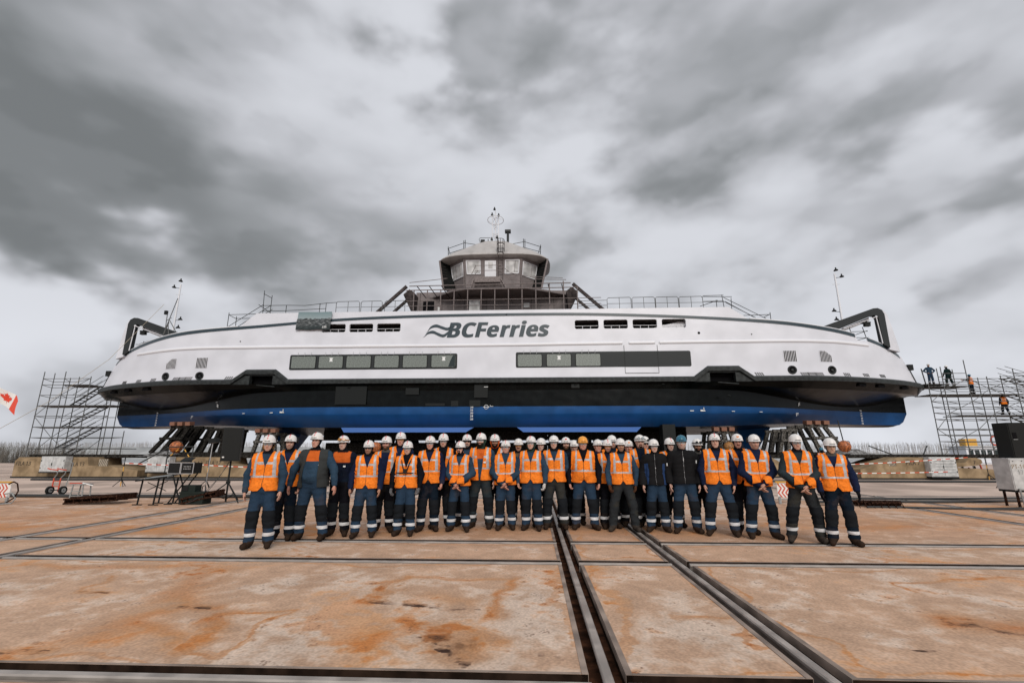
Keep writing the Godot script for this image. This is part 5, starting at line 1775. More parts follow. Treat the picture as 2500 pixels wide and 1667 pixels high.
func scaffold(label: String, front: Array, back: Array, tops: Array, backtops: Array, lifts: Array, decks: Array, flights: Array, reach: float) -> void:
	# two rows of standards tied by ledgers and transoms; x as it stands, z of the rows -43.3 and -45.3
	var s := base("stair_scaffold", label, "scaffold", Vector3(front[0], 0, -43.3), "scaffold stair towers at the ship's ends")
	var o := Vector3(front[0], 0, -43.3)
	for k in front.size():
		rod("standard", Vector3(front[k], 0, -43.3) - o, Vector3(front[k], tops[k], -43.3) - o, 0.038, M.scaffold, s)
	for k in back.size():
		rod("standard", Vector3(back[k], 0, -45.3) - o, Vector3(back[k], backtops[k], -45.3) - o, 0.038, M.scaffold, s)
	for y in lifts:
		for r in [[front, tops, -43.27], [back, backtops, -45.27]]:
			for k in r[0].size() - 1:
				if y < minf(r[1][k], r[1][k + 1]) - 0.05:
					rod("ledger", Vector3(r[0][k], y, r[2]) - o, Vector3(r[0][k + 1], y, r[2]) - o, 0.028, M.scaffold, s)
		for k in mini(front.size(), back.size()):
			if y < minf(tops[k], backtops[k]):
				rod("transom", Vector3(front[k], y, -43.3) - o, Vector3(back[k], y, -45.3) - o, 0.028, M.scaffold, s)
	for q in decks:
		for k in 3:
			slab("deck_board", Vector3((q[0] + q[1]) * 0.5, q[2] - 0.03, -43.55 - 0.62 * k) - o, Vector3(absf(q[1] - q[0]), 0.06, 0.52), M.deck_board, s)
	for k in front.size() - 1:
		for j in range(0, lifts.size() - 2, 2):
			if (k + j / 2) % 2 == 0 and lifts[j + 2] < minf(tops[k], tops[k + 1]):
				rod("brace", Vector3(front[k], lifts[j], -43.24) - o, Vector3(front[k + 1], lifts[j + 2], -43.24) - o, 0.026, M.scaffold, s)
			elif (k + j / 2) % 3 == 1 and lifts[j + 2] < minf(tops[k], tops[k + 1]):
				rod("brace", Vector3(front[k + 1], lifts[j], -43.24) - o, Vector3(front[k], lifts[j + 2], -43.24) - o, 0.026, M.scaffold, s)
	for q in flights:
		var a := Vector3(q[0], q[1], -44.3) - o
		var b := Vector3(q[2], q[3], -44.3) - o
		for e in [-0.38, 0.38]:
			beam("stair_stringer", a + Vector3(0, 0, e), b + Vector3(0, 0, e), 0.05, 0.16, M.scaffold, s)
			for h in [0.5, 1.0]:
				rod("stair_handrail", a + Vector3(0, h, e), b + Vector3(0, h, e), 0.024, M.scaffold, s)
		for k in 9:
			var p := a.lerp(b, (k + 0.5) / 9.0)
			slab("tread", p, Vector3(0.3, 0.04, 0.78), M.scaffold, s)


func build_scaffolds() -> void:
	var kf := 43.3 / 44.0
	var kb := 45.3 / 44.0
	var lf := []
	var lb := []
	for x in [-48.4, -46.2, -43.5, -41.0, -39.1]:
		lf.append(x * kf)
	for x in [-47.3, -45.6, -44.7, -41.4, -40.2]:
		lb.append(x * kb)
	scaffold("grey tube scaffold with stairs and three decks at the ship's left end", lf, lb, [9.3, 9.3, 8.8, 6.6, 3.6], [9.5, 9.0, 9.1, 6.9, 6.6], [1.05, 2.0, 3.0, 3.98, 5.0, 6.0, 7.0, 8.0, 8.6], [[lf[0], lf[3] + 0.3, 6.03], [lf[0], lf[4], 4.0], [lf[0], lf[4], 2.0], [lf[1], -42.6, 8.0]],
		[[-45.4, 1.0, -43.6, 1.95], [-45.6, 2.02, -42.0, 3.95], [-45.4, 4.02, -41.8, 5.95], [-45.0, 6.05, -42.2, 7.95]], 0.0)
	var rf := []
	var rb := []
	for x in [35.7, 37.05, 39.2, 40.9, 43.3, 45.6, 47.5]:
		rf.append(x * kf)
	for x in [36.7, 38.05, 40.1, 42.1, 44.4, 46.5]:
		rb.append(x * kb)
	scaffold("grey tube scaffold with gangways and workers at the ship's right end", rf, rb, [7.5, 9.1, 9.7, 8.2, 8.9, 9.0, 9.2], [9.3, 9.2, 8.4, 8.6, 8.8, 9.4], [1.3, 1.9, 2.55, 3.1, 3.6, 4.45, 5.0, 5.5, 6.0, 6.6, 7.1, 7.5, 8.0, 8.5], [[rf[0], rf[4] + 0.4, 6.65], [rf[0], rf[2], 7.38], [rf[1] + 0.8, rf[6], 4.8], [34.9, 37.0, 7.58]],
		[[rf[6], 2.6, rf[4] + 0.2, 4.7], [rf[6] + 0.6, 4.9, rf[4] + 0.3, 6.6], [rf[6] + 0.3, 6.7, rf[4], 8.2]], 0.0)
	# scaffolds that stand on the ship
	var s := base("deck_scaffold", "tube scaffold ramp standing on the ship's left upper deck", "scaffold", Vector3(-26.7, 12.1, -38.6), "scaffold tubes standing on the ship")
	for q in [[0.0, 0.0, 0.0, 1.5], [0.75, 0.1, 0.72, 1.15], [3.05, 1.2, 2.95, 3.5], [3.7, 1.25, 3.7, 3.05], [5.1, 1.25, 5.1, 2.1], [8.1, 1.3, 8.1, 2.25], [8.65, 1.35, 8.65, 2.25]]:
		rod("standard", Vector3(q[0], q[1], 0), Vector3(q[2], q[3], 0), 0.028, M.scaffold_dark, s)
	for q in [[0.0, 1.3, 2.7, 1.35], [0.0, 0.15, 3.05, 2.2], [0.9, 0.15, 3.7, 2.1], [1.3, 0.15, 3.9, 1.75], [0.1, 1.25, 0.8, 0.9], [0.75, 0.95, 2.9, 0.95], [2.9, 2.1, 5.2, 2.1], [5.2, 2.1, 6.8, 2.05], [6.8, 2.05, 8.7, 2.25], [3.0, 1.6, 5.2, 1.6], [5.1, 1.6, 8.7, 1.75], [2.95, 3.2, 3.7, 2.8], [2.6, 2.2, 3.8, 1.4], [8.65, 2.25, 9.6, 2.3]]:
		rod("ledger", Vector3(q[0], q[1], 0.04), Vector3(q[2], q[3], 0.04), 0.026, M.scaffold_dark, s)
	s = base("deck_scaffold", "tube scaffold ramp standing on the ship's right upper deck", "scaffold", Vector3(15.9, 13.3, -38.6), "scaffold tubes standing on the ship")
	for q in [[0.2, 0.1, 0.1, 1.3], [0.8, 0.0, 0.85, 1.0], [-0.4, 0.2, -0.4, 0.85], [3.9, -0.9, 3.9, -0.3]]:
		rod("standard", Vector3(q[0], q[1], 0), Vector3(q[2], q[3], 0), 0.028, M.scaffold_dark, s)
	for q in [[-1.6, 1.15, 0.9, 1.1], [-1.5, 0.7, 0.4, 0.65], [-1.8, 0.3, -0.3, 0.8], [0.2, 1.05, 3.5, -0.85], [0.3, 0.7, 2.5, -0.7], [0.35, 0.6, 2.65, -0.75], [1.7, -0.55, 3.9, -0.5], [3.3, -0.75, 3.9, -0.45]]:
		rod("ledger", Vector3(q[0], q[1], 0.04), Vector3(q[2], q[3], 0.04), 0.026, M.scaffold_dark, s)
	s = base("deck_scaffold", "small tube scaffold inside the ship's right end portal", "scaffold", Vector3(27.8, 10.8, -40.9), "scaffold tubes standing on the ship")
	for q in [[0.0, -0.2, -0.25, 1.4], [1.15, -0.2, 0.85, 1.45]]:
		rod("standard", Vector3(q[0], q[1], 0), Vector3(q[2], q[3], 0), 0.03, M.scaffold_dark, s)
	for q in [[-0.5, 1.0, 1.2, 1.05], [-0.3, 0.6, 1.2, 1.1], [-0.1, 0.5, 1.25, 0.45], [0.0, 0.2, 1.2, 0.5]]:
		rod("ledger", Vector3(q[0], q[1], 0.04), Vector3(q[2], q[3], 0.04), 0.026, M.scaffold_dark, s)
	s = base("deck_scaffold", "tall pole with struts standing inside the ship's left end portal", "scaffold", Vector3(-34.2, 11.0, -40.6), "scaffold tubes standing on the ship")
	for q in [[0.0, 0.6, 0.95, 4.7], [0.25, 1.8, 0.2, 3.2], [0.5, 2.6, 1.7, 0.9], [0.45, 2.2, 0.75, 0.7], [-0.1, 0.0, 0.5, 2.4]]:
		rod("standard", Vector3(q[0], q[1], 0), Vector3(q[2], q[3], 0), 0.035, M.scaffold, s)
	rod("ledger", Vector3(0.2, 2.5, 0.04), Vector3(0.7, 2.8, 0.04), 0.026, M.scaffold, s)
	slab("flood_lamp", Vector3(0.1, 3.3, 0.05), Vector3(0.25, 0.35, 0.2), M.black_plastic, s)
	for q in [[-1.95, 0.35, -1.0, 0.65], [-1.0, 0.65, -0.3, 0.6], [-1.6, 0.0, -1.6, 0.6], [-1.0, 0.35, -1.0, 0.65], [-2.3, 0.3, -1.5, 0.25]]:
		rod("ledger", Vector3(q[0], q[1], 0), Vector3(q[2], q[3], 0), 0.024, M.scaffold_dark, s)
	for e in [-1.0, 1.0]:
		s = base("roof_guard_rail", "loose tube guard rail on the %s of the wheelhouse roof" % ("left shoulder" if e < 0 else "right shoulder"), "guard rail", Vector3(-3.85, 21.0, -44.6), "guard rails on the wheelhouse roof")
		for q in [[4.7, -0.2, 4.75, 1.25], [3.0, 0.4, 3.0, 1.95], [3.15, 0.4, 3.15, 1.9]]:
			rod("post", Vector3(e * q[0], q[1], 0), Vector3(e * q[2], q[3], 0), 0.035, M.scaffold_dark, s)
		for q in [[4.8, 1.0, 3.0, 1.65], [4.75, 0.45, 3.0, 1.0], [3.0, 1.6, 1.9, 1.4], [3.0, 1.0, 2.2, 0.9], [4.7, 1.0, 4.4, 0.0]]:
			rod("rail", Vector3(e * q[0], q[1], 0.04), Vector3(e * q[2], q[3], 0.04), 0.03, M.scaffold_dark, s)


# ---------------------------------------------------------------- things on the yard floor
func tube_thing(called: String, label: String, category: String, pts: Array, r: float, m: Material, group := "") -> void:
	var b := MB.new()
	b.tube(pts, r, 8)
	var o := obj(called, b, m)
	tag(o, label, category, group)


func sag(a: Vector3, b: Vector3, drop: float, n := 14) -> Array:
	var o := []
	for k in n + 1:
		var t := float(k) / n
		o.append(a.lerp(b, t) + Vector3(0, -drop * 4.0 * t * (1.0 - t), 0))
	return o


func tape(label: String, a: Vector3, b: Vector3, drop: float, n: int) -> void:
	var o := base("barrier_tape", label, "tape", a, "red and white barrier tapes")
	var p := sag(Vector3.ZERO, b - a, drop, n)
	for k in n:
		var q := MB.new()
		q.quad(p[k] + Vector3(0, -0.022, 0), p[k + 1] + Vector3(0, -0.022, 0), p[k + 1] + Vector3(0, 0.022, 0), p[k] + Vector3(0, 0.022, 0))
		obj("tape_piece", q, M.red if k % 2 else M.chevron_white, o)


func tripod_post(label: String, o: Vector3, h: float) -> void:
	var t := base("barrier_post", label, "post", o, "black and yellow barrier posts")
	for k in 6:
		rod("post_section", Vector3(0, h * k / 6.0 + 0.02, 0), Vector3(0, h * (k + 1) / 6.0, 0), 0.022, M.black_paint if k % 3 else M.yellow, t)
	for k in 3:
		var a := TAU * k / 3.0 + 0.5
		rod("leg", Vector3(0, 0.34, 0), Vector3(cos(a) * 0.3, 0.01, sin(a) * 0.3), 0.016, M.black_paint, t)


func pallet(label: String, o: Vector3, size: Vector2, turn: float, tilt: float) -> void:
	var p := base("rusty_grating", label, "grating", o, "rusty steel gratings lying on the yard", turn)
	var t := Basis(Vector3.BACK, tilt)
	var lift_y := absf(tilt) * size.x * 0.5
	for e in [-0.5, 0.0, 0.5]:
		slab("side_bar", t * Vector3(0, 0.17 + lift_y, e * size.y), Vector3(size.x, 0.05, 0.06), M.rust, p, t)
		slab("bottom_bar", t * Vector3(0, 0.04 + lift_y, e * size.y), Vector3(size.x, 0.05, 0.06), M.rust, p, t)
	for k in 7:
		var x := lerpf(-0.48, 0.48, k / 6.0) * size.x
		slab("rib", t * Vector3(x, 0.11 + lift_y, 0), Vector3(0.03, 0.16, size.y), M.rust, p, t * Basis(Vector3.BACK, 0.15 if k % 2 else -0.15))
	for k in 4:
		slab("top_plate", t * Vector3(0, 0.205 + lift_y, (k - 1.5) * size.y * 0.26), Vector3(size.x * (1.0 - 0.06 * k), 0.02, size.y * 0.16), M.rust, p, t)


func build_yard() -> void:
	# loudspeaker on a tripod, left
	var s := base("tripod_loudspeaker", "tall black loudspeaker raised on a black tripod stand at left", "loudspeaker", Vector3(-10.26, 0, -16.0), "", 0.12)
	slab("speaker_box", Vector3(-0.02, 1.88, 0), Vector3(0.56, 1.1, 0.5), M.black_plastic, s, Basis(Vector3.UP, 0.35))
	slab("grille", Vector3(-0.02, 1.88, 0.0) + Basis(Vector3.UP, 0.35) * Vector3(0, 0, 0.255), Vector3(0.5, 1.04, 0.02), M.black_paint, s, Basis(Vector3.UP, 0.35))
	slab("label_plate", Vector3(-0.02, 1.88, 0.0) + Basis(Vector3.UP, 0.35) * Vector3(-0.2, -0.42, 0.27), Vector3(0.06, 0.04, 0.01), M.chevron_white, s, Basis(Vector3.UP, 0.35))
	rod("pole", Vector3(0, 0.02, 0), Vector3(0, 1.36, 0), 0.03, M.black_plastic, s)
	slab("collar", Vector3(0, 0.64, 0), Vector3(0.1, 0.08, 0.1), M.black_plastic, s)
	for k in 3:
		var a := TAU * k / 3.0 + 0.6
		rod("leg", Vector3(0, 0.64, 0), Vector3(cos(a) * 0.72, 0.02, sin(a) * 0.72), 0.018, M.black_plastic, s)
		rod("leg_strut", Vector3(0, 0.1, 0), Vector3(cos(a) * 0.42, 0.27, sin(a) * 0.42), 0.012, M.black_plastic, s)
	# folding table with a mixer case
	var t := base("folding_table", "folding trestle table with grey top, black legs, left of the sound rack", "table", Vector3(-12.1, 0, -15.3))
	slab("tabletop", Vector3(0, 0.84, 0), Vector3(0.98, 0.04, 0.75), M.grey_paint, t, Basis(Vector3.BACK, 0.12) * Basis(Vector3.RIGHT, 0.1))
	slab("table_edge", Vector3(0, 0.80, 0.36), Vector3(1.0, 0.05, 0.04), M.black_paint, t, Basis(Vector3.BACK, 0.12))
	for q in [[-0.38, 0.28], [-0.12, -0.26], [0.14, 0.28], [0.36, -0.26]]:
		rod("leg", Vector3(q[0] + 0.06, 0.8, q[1]), Vector3(q[0], 0.02, q[1]), 0.025, M.black_paint, t)
		slab("foot", Vector3(q[0], 0.015, q[1]), Vector3(0.3, 0.03, 0.05), M.black_paint, t)
	rod("cross_strut", Vector3(-0.3, 0.68, 0.1), Vector3(0.35, 0.42, 0.1), 0.012, M.black_paint, t)
	rod("cross_strut", Vector3(-0.3, 0.42, 0.1), Vector3(0.35, 0.72, 0.1), 0.012, M.black_paint, t)
	var r := base("sound_rack", "black sound rack of two silver-edged units on a crossed stand", "audio rack", Vector3(-11.35, 0, -15.4))
	for e in [-1.0, 1.0]:
		slab("rack_unit", Vector3(e * 0.215 - 0.02, 1.12, 0), Vector3(0.40, 0.34, 0.4), M.black_plastic, r)
		slab("unit_front", Vector3(e * 0.215 - 0.02, 1.12, 0.205), Vector3(0.36, 0.28, 0.02), M.black_paint, r)
		for k in 2:
			slab("silver_edge", Vector3(e * 0.215 - 0.02 + (k - 0.5) * 0.4, 1.12, 0.21), Vector3(0.018, 0.35, 0.02), M.aluminium, r)
			slab("silver_edge", Vector3(e * 0.215 - 0.02, 1.12 + (k - 0.5) * 0.34, 0.21), Vector3(0.40, 0.018, 0.02), M.aluminium, r)
	for k in 10:
		slab("knob", Vector3(0.10 + 0.05 * (k % 5), 1.10 + 0.07 * (k / 5), 0.222), Vector3(0.02, 0.03, 0.02), M.aluminium, r)
	for z in [-0.16, 0.16]:
		rod("stand_leg", Vector3(-0.32, 0.02, z), Vector3(0.3, 0.94, z), 0.022, M.black_paint, r)
		rod("stand_leg", Vector3(0.1, 0.02, z), Vector3(-0.3, 0.94, z), 0.022, M.black_paint, r)
		slab("stand_foot", Vector3(-0.3, 0.015, z), Vector3(0.25, 0.03, 0.05), M.black_paint, r)
	var lt := base("laptop", "black laptop tilted on top of the sound rack", "laptop", Vector3(-11.45, 1.30, -15.4))
	slab("keyboard_base", Vector3(0, 0.02, 0), Vector3(0.36, 0.03, 0.25), M.black_plastic, lt)
	slab("screen_lid", Vector3(0.02, 0.09, -0.14), Vector3(0.36, 0.02, 0.22), M.black_paint, lt, Basis(Vector3.RIGHT, 0.5))
	var c := base("equipment_case", "dark green lidded case with a smaller box on it, beside the sound rack", "case", Vector3(-10.95, 0, -15.45))
	slab("case_body", Vector3(0.03, 0.17, 0), Vector3(0.78, 0.32, 0.42), M.dark_green, c)
	slab("case_lid", Vector3(0.03, 0.36, 0), Vector3(0.82, 0.05, 0.45), M.dark_green, c)
	var hd := MB.new()
	hd.tube([Vector3(0.28, 0.38, 0.1), Vector3(0.28, 0.55, 0.1), Vector3(0.36, 0.58, 0.1), Vector3(0.40, 0.5, 0.1), Vector3(0.40, 0.38, 0.1)], 0.014, 6)
	obj("case_handle", hd, M.black_paint, c)
	var bx := base("amplifier_box", "small dark box standing on the green equipment case", "box", Vector3(-11.1, 0.385, -15.45))
	slab("housing", Vector3(0, 0.1, 0), Vector3(0.46, 0.2, 0.3), M.dark_green, bx)
	slab("socket_panel", Vector3(-0.1, 0.1, 0.155), Vector3(0.2, 0.14, 0.02), M.black_paint, bx)
	var ls := base("lamp_stand", "slim pole stand with a black lamp head behind the sound rack", "stand", Vector3(-11.45, 0, -16.6))
	rod("pole", Vector3(0, 0, 0), Vector3(0.06, 2.0, 0), 0.014, M.aluminium, ls)
	slab("lamp_head", Vector3(0.08, 2.02, 0), Vector3(0.26, 0.16, 0.2), M.black_plastic, ls, Basis(Vector3.BACK, 0.2))
	pallet("rusty grating with ribs under the grey stand, left of the table", Vector3(-14.1, 0, -15.5), Vector2(1.6, 0.9), 0.12, 0.06)
	pallet("rusty grating propped at a slant by the tripod's foot", Vector3(-10.65, 0, -15.5), Vector2(1.1, 0.5), 0.1, 0.22)
	# hand truck
	var h := base("hand_truck", "red sack truck with two wheels and bent handles at left", "hand truck", Vector3(-18.95, 0, -18.7))
	for e in [-1.0, 1.0]:
		var m := MB.new()
		m.tube([Vector3(e * 0.14 - 0.08, 0.1, 0), Vector3(e * 0.14 - 0.1, 0.62, -0.03)], 0.025, 6)
		obj("red_upright", m, M.red, h)
		m = MB.new()
		m.tube([Vector3(e * 0.14 - 0.1, 0.62, -0.03), Vector3(e * 0.16 + 0.08, 0.78, 0.03), Vector3(e * 0.18 + 0.1, 0.95, 0.05)], 0.02, 6)
		obj("grey_stay", m, M.grey_paint, h)
		m = MB.new()
		m.tube([Vector3(e * 0.17 + 0.12, 0.93, 0.05), Vector3(e * 0.2 - 0.05, 0.96, 0.16), Vector3(e * 0.2 - 0.16, 1.0, 0.2)], 0.024, 6)
		obj("grip", m, M.red, h)
		m = MB.new()
		m.cyl(Vector3(e * 0.27, 0.16, 0.05), Vector3(e * 0.27 + 0.07, 0.16, 0.05), 0.16, 0.16, 18)
		var wl := obj("wheel", m, M.black_plastic, h, )
		m = MB.new()
		m.cyl(Vector3(e * 0.27 - 0.005, 0.16, 0.05), Vector3(e * 0.27 + 0.075, 0.16, 0.05), 0.09, 0.09, 14)
		obj("rim", m, M.grey_paint, wl)
	rod("axle", Vector3(-0.3, 0.16, 0.05), Vector3(0.35, 0.16, 0.05), 0.018, M.black_paint, h)
	slab("toe_plate", Vector3(-0.1, 0.02, 0.2), Vector3(0.4, 0.02, 0.3), M.black_paint, h)
	for y in [0.3, 0.5]:
		rod("cross_bar", Vector3(-0.24, y, -0.01), Vector3(0.06, y, -0.01), 0.015, M.red, h)
	var b2 := MB.new()
	b2.tube([Vector3(0.2, 0.1, -0.1), Vector3(0.28, 0.8, -0.15), Vector3(0.3, 1.2, -0.15), Vector3(0.2, 1.26, -0.12), Vector3(0.05, 1.27, -0.1)], 0.016, 6)
	obj("bent_tube", b2, M.grey_paint, h)
	# small stool-like stand
	var st := base("work_stand", "small grey welded stand with a loose strap on top, left of the gratings", "stand", Vector3(-15.92, 0, -16.6))
	for q in [[-0.2, 0.15], [0.2, 0.15], [-0.2, -0.15], [0.2, -0.15]]:
		rod("leg", Vector3(q[0] * 1.15, 0.0, q[1]), Vector3(q[0] * 0.9, 0.52, q[1]), 0.022, M.grey_paint, st)
	slab("top", Vector3(0, 0.53, 0), Vector3(0.5, 0.03, 0.36), M.grey_paint, st)
	for y in [0.14, 0.3]:
		rod("rung", Vector3(-0.2, y, 0.15), Vector3(0.2, y, 0.15), 0.015, M.grey_paint, st)
	rod("strap", Vector3(-0.36, 0.56, 0.1), Vector3(0.1, 0.56, 0.1), 0.02, M.red, st)
	rod("strap", Vector3(0.1, 0.57, 0.1), Vector3(0.5, 0.48, 0.1), 0.02, M.chevron_white, st)
	# chevron barrier at the left edge
	for q in [[-17.2, -15.1, "red and white chevron barrier with an orange top rail at the left edge"], [8.2, -16.3, "red and white chevron barrier seen between the two men with clasped hands at right"]]:
		var g := base("chevron_barrier", q[2], "barrier", Vector3(q[0], 0, q[1]), "chevron barriers")
		slab("board", Vector3(0, 0.42, 0), Vector3(0.7, 0.42, 0.03), M.chevron_white, g)
		for row in 3:
			for k in 6:
				var x := -0.35 + 0.117 * k
				var y := 0.21 + 0.14 * row
				var d := 0.05 if row % 2 else -0.05
				var m := MB.new()
				m.prism(PackedVector2Array([Vector2(x - d + 0.05, y), Vector2(x - d + 0.1, y), Vector2(x + d + 0.1, y + 0.135), Vector2(x + d + 0.05, y + 0.135)]), 0.016, 0.02)
				if k < 5:
					obj("chevron", m, M.red, g)
		rod("top_rail", Vector3(-0.38, 0.68, 0), Vector3(0.4, 0.68, 0), 0.025, M.yellow, g)
		for e in [-0.3, 0.3]:
			slab("leg", Vector3(e, 0.12, 0), Vector3(0.07, 0.24, 0.05), M.grey_paint, g)
			slab("bracket", Vector3(e, 0.65, 0), Vector3(0.04, 0.1, 0.04), M.yellow, g)
	tube_thing("welding_hose", "dark red hose looping down beside the left chevron barrier", "hose", [Vector3(-16.85, 0.62, -15.0), Vector3(-16.7, 0.70, -15.0), Vector3(-16.5, 0.64, -14.95), Vector3(-16.42, 0.42, -14.95), Vector3(-16.5, 0.22, -14.95), Vector3(-16.7, 0.06, -14.9), Vector3(-17.0, 0.03, -14.9)], 0.02, M.rust)
	tube_thing("welding_hose", "grey hose curving low on the ground by the left chevron barrier", "hose", [Vector3(-16.9, 0.32, -15.0), Vector3(-16.62, 0.36, -14.95), Vector3(-16.46, 0.2, -14.95), Vector3(-16.5, 0.05, -14.9), Vector3(-16.9, 0.03, -14.8)], 0.02, M.grey_paint)
	# posts and tapes
	tripod_post("tripod post holding tape left of the folding table", Vector3(-20.2, 0, -23.1), 1.4)
	tripod_post("tripod post holding tape between the grey cabinet and the sound rack", Vector3(-15.5, 0, -22.5), 1.35)
	tripod_post("tripod post right of the red skid at the far right", Vector3(21.6, 0, -23.7), 0.6)
	tripod_post("tripod post behind the right-hand tape near the orange skid", Vector3(27.6, 0, -31.0), 1.3)
	tape("tape from the left post across the grey cabinet", Vector3(-20.2, 1.12, -23.1), Vector3(-15.5, 1.05, -22.5), 0.06, 18)
	tape("tape from the cabinet post to the left loudspeaker", Vector3(-15.5, 1.02, -22.5), Vector3(-10.2, 0.98, -21.8), 0.05, 20)
	tape("upper tape running right across the FILA 7 trolley", Vector3(14.8, 0.95, -26.5), Vector3(23.6, 1.36, -27.5), 0.06, 34)
	tape("lower tape running right below the FILA 7 marking", Vector3(14.8, 0.55, -26.5), Vector3(22.0, 0.62, -27.0), 0.03, 28)
	# right: switch box with a loudspeaker on it
	var bb := base("switch_box", "white switch box on steel legs marked PT-16, cut by the right edge", "switch box", Vector3(15.05, 0, -15.9))
	slab("housing", Vector3(0, 0.97, 0), Vector3(0.92, 0.94, 0.55), M.cabinet, bb)
	slab("door", Vector3(-0.22, 0.97, 0.285), Vector3(0.44, 0.88, 0.02), M.cabinet, bb)
	slab("door", Vector3(0.235, 0.97, 0.285), Vector3(0.44, 0.88, 0.02), M.cabinet, bb)
	slab("plinth", Vector3(0, 0.47, 0), Vector3(0.9, 0.07, 0.53), M.black_paint, bb)
	put("lettering", lettering("PT-16", 0.12, 0.006, 400), M.ochre, bb, Transform3D(Basis.IDENTITY, Vector3(-0.22, 1.19, 0.297)))
	put("lettering", lettering("17", 0.12, 0.006, 400), M.grey_paint, bb, Transform3D(Basis.IDENTITY, Vector3(-0.2, 1.02, 0.297)))
	for q in [[-0.36, 0.2], [0.36, 0.2], [-0.36, -0.2], [0.36, -0.2]]:
		slab("leg", Vector3(q[0], 0.22, q[1]), Vector3(0.05, 0.44, 0.05), M.rust, bb)
	rod("drain_pipe", Vector3(-0.3, 0.0, 0.31), Vector3(-0.36, 0.55, 0.31), 0.025, M.grey_paint, bb)
	for q in [[-0.36, 1.35], [-0.1, 1.36], [0.14, 1.36]]:
		rod("screw", Vector3(q[0], q[1], 0.29), Vector3(q[0], q[1], 0.31), 0.012, M.black_paint, bb)
	var sp := base("loudspeaker", "large black loudspeaker standing on the white switch box at right", "loudspeaker", Vector3(15.12, 1.445, -15.9))
	slab("cabinet_box", Vector3(0, 0.54, 0), Vector3(0.6, 1.08, 0.5), M.black_plastic, sp)
	slab("grille", Vector3(0, 0.54, 0.255), Vector3(0.55, 1.02, 0.02), M.black_paint, sp)
	slab("handle_recess", Vector3(-0.16, 0.66, 0.27), Vector3(0.12, 0.22, 0.01), M.dark_void, sp)
	slab("handle", Vector3(-0.16, 0.56, 0.275), Vector3(0.13, 0.02, 0.02), M.grey_paint, sp)
	# bundle of rusty bars
	var rb := base("rebar_bundle", "bundle of rusty steel channels and bars on the ground at right", "steel bars", Vector3(10.45, 0, -15.6), "", -0.1)
	for k in 9:
		beam("bar", Vector3(-0.75 + 0.05 * k, 0.05 + 0.05 * (k % 3), -0.35 + 0.09 * k), Vector3(0.75 - 0.03 * k, 0.05 + 0.05 * (k % 3), -0.30 + 0.07 * k), 0.05, 0.05, M.rust, rb)
	for k in 7:
		rod("tie", Vector3(-0.7 + 0.2 * k, 0.0, 0.42), Vector3(-0.62 + 0.2 * k, 0.2, 0.1), 0.012, M.rust, rb)
	for q in [[9.9, 0.03, -15.2, 15.5, 0.03, -15.0, 0.035, "thin grey cable snaking right from the rusty bars"], [9.0, 0.04, -16.6, 16.8, 0.04, -17.2, 0.05, "thick black pipe along the yard just behind the rusty bars"], [9.8, 0.03, -17.9, 18.6, 0.03, -18.3, 0.05, "black pipe farther back at right beside the rail"], [8.5, 0.03, -16.0, 14.6, 0.03, -14.4, 0.02, "thin cable on the ground nearest the right edge"]]:
		var p := []
		for k in 13:
			var u := k / 12.0
			p.append(Vector3(q[0], q[1], q[2]).lerp(Vector3(q[3], q[4], q[5]), u) + Vector3(0, 0, 0.12 * sin(u * 9.0 + q[0])))
		tube_thing("ground_cable", q[7], "cable", p, q[6] * 0.8, M.cable, "cables on the yard at right")
	for q in [[-34, -17.4, -9.6, -17.5, "black pipe along the yard floor behind the hand truck"], [-30.0, -27.9, -12.0, -28.2, "black pipe along the foot of the left trolleys"], [9.0, -28.0, 30.0, -28.2, "black pipe along the foot of the right trolley"]]:
		var p := []
		for k in 15:
			var u := k / 14.0
			p.append(Vector3(lerpf(q[0], q[2], u), 0.06, lerpf(q[1], q[3], u) + 0.08 * sin(u * 11.0)))
		tube_thing("ground_pipe", q[4], "pipe", p, 0.06, M.cable, "pipes on the yard")
	for q in [[-10.3, -16.0, 1.36, -11.0, -15.4, "audio cable hanging from the left loudspeaker to the rack"], [-10.2, -15.9, 1.36, -10.9, -15.0, "second audio cable hanging from the left loudspeaker"]]:
		tube_thing("audio_cable", q[5], "cable", sag(Vector3(q[0], q[2], q[1]), Vector3(q[3], 0.05, q[4]), 0.25), 0.008, M.cable, "audio cables at the left loudspeaker")
	# flag on its line
	tube_thing("stay_rope", "pale rope rising from the left edge past the flag to the ship's left mast", "rope", [Vector3(-36.5, 2.4, -30.0), Vector3(-35.4, 5.3, -33.0), Vector3(-34.6, 9.0, -36.2), Vector3(-34.4, 15.1, -40.5)], 0.016, M.pale_rope)
	var fl := base("national_flag", "red and white flag with a red maple leaf flying at the left edge", "flag", Vector3(-23.6, 4.1, -20.0))
	for q in [[0.0, 0.25, "flag_red"], [0.25, 0.75, "flag_white"], [0.75, 1.0, "flag_red"]]:
		var rows := []
		for j in 9:
			var row := []
			for k in 13:
				row.append(flag_point(lerpf(q[0], q[1], k / 12.0), j / 8.0))
			rows.append(row)
		var m := MB.new()
		m.grid(rows)
		obj("flag_cloth", m, M[q[2]], fl)
	var leaf := PackedVector2Array(pts2([0.0, -0.5, 0.02, -0.22, 0.26, -0.26, 0.22, -0.14, 0.48, 0.06, 0.42, 0.10, 0.46, 0.26, 0.32, 0.22, 0.28, 0.30, 0.14, 0.14, 0.19, 0.40, 0.10, 0.35, 0.0, 0.52]))
	var left := leaf.duplicate()
	left.reverse()
	for p in left:
		if p.x > 0.001:
			leaf.append(Vector2(-p.x, p.y))
	var tri := Geometry2D.triangulate_polygon(leaf)
	var lm := MB.new()
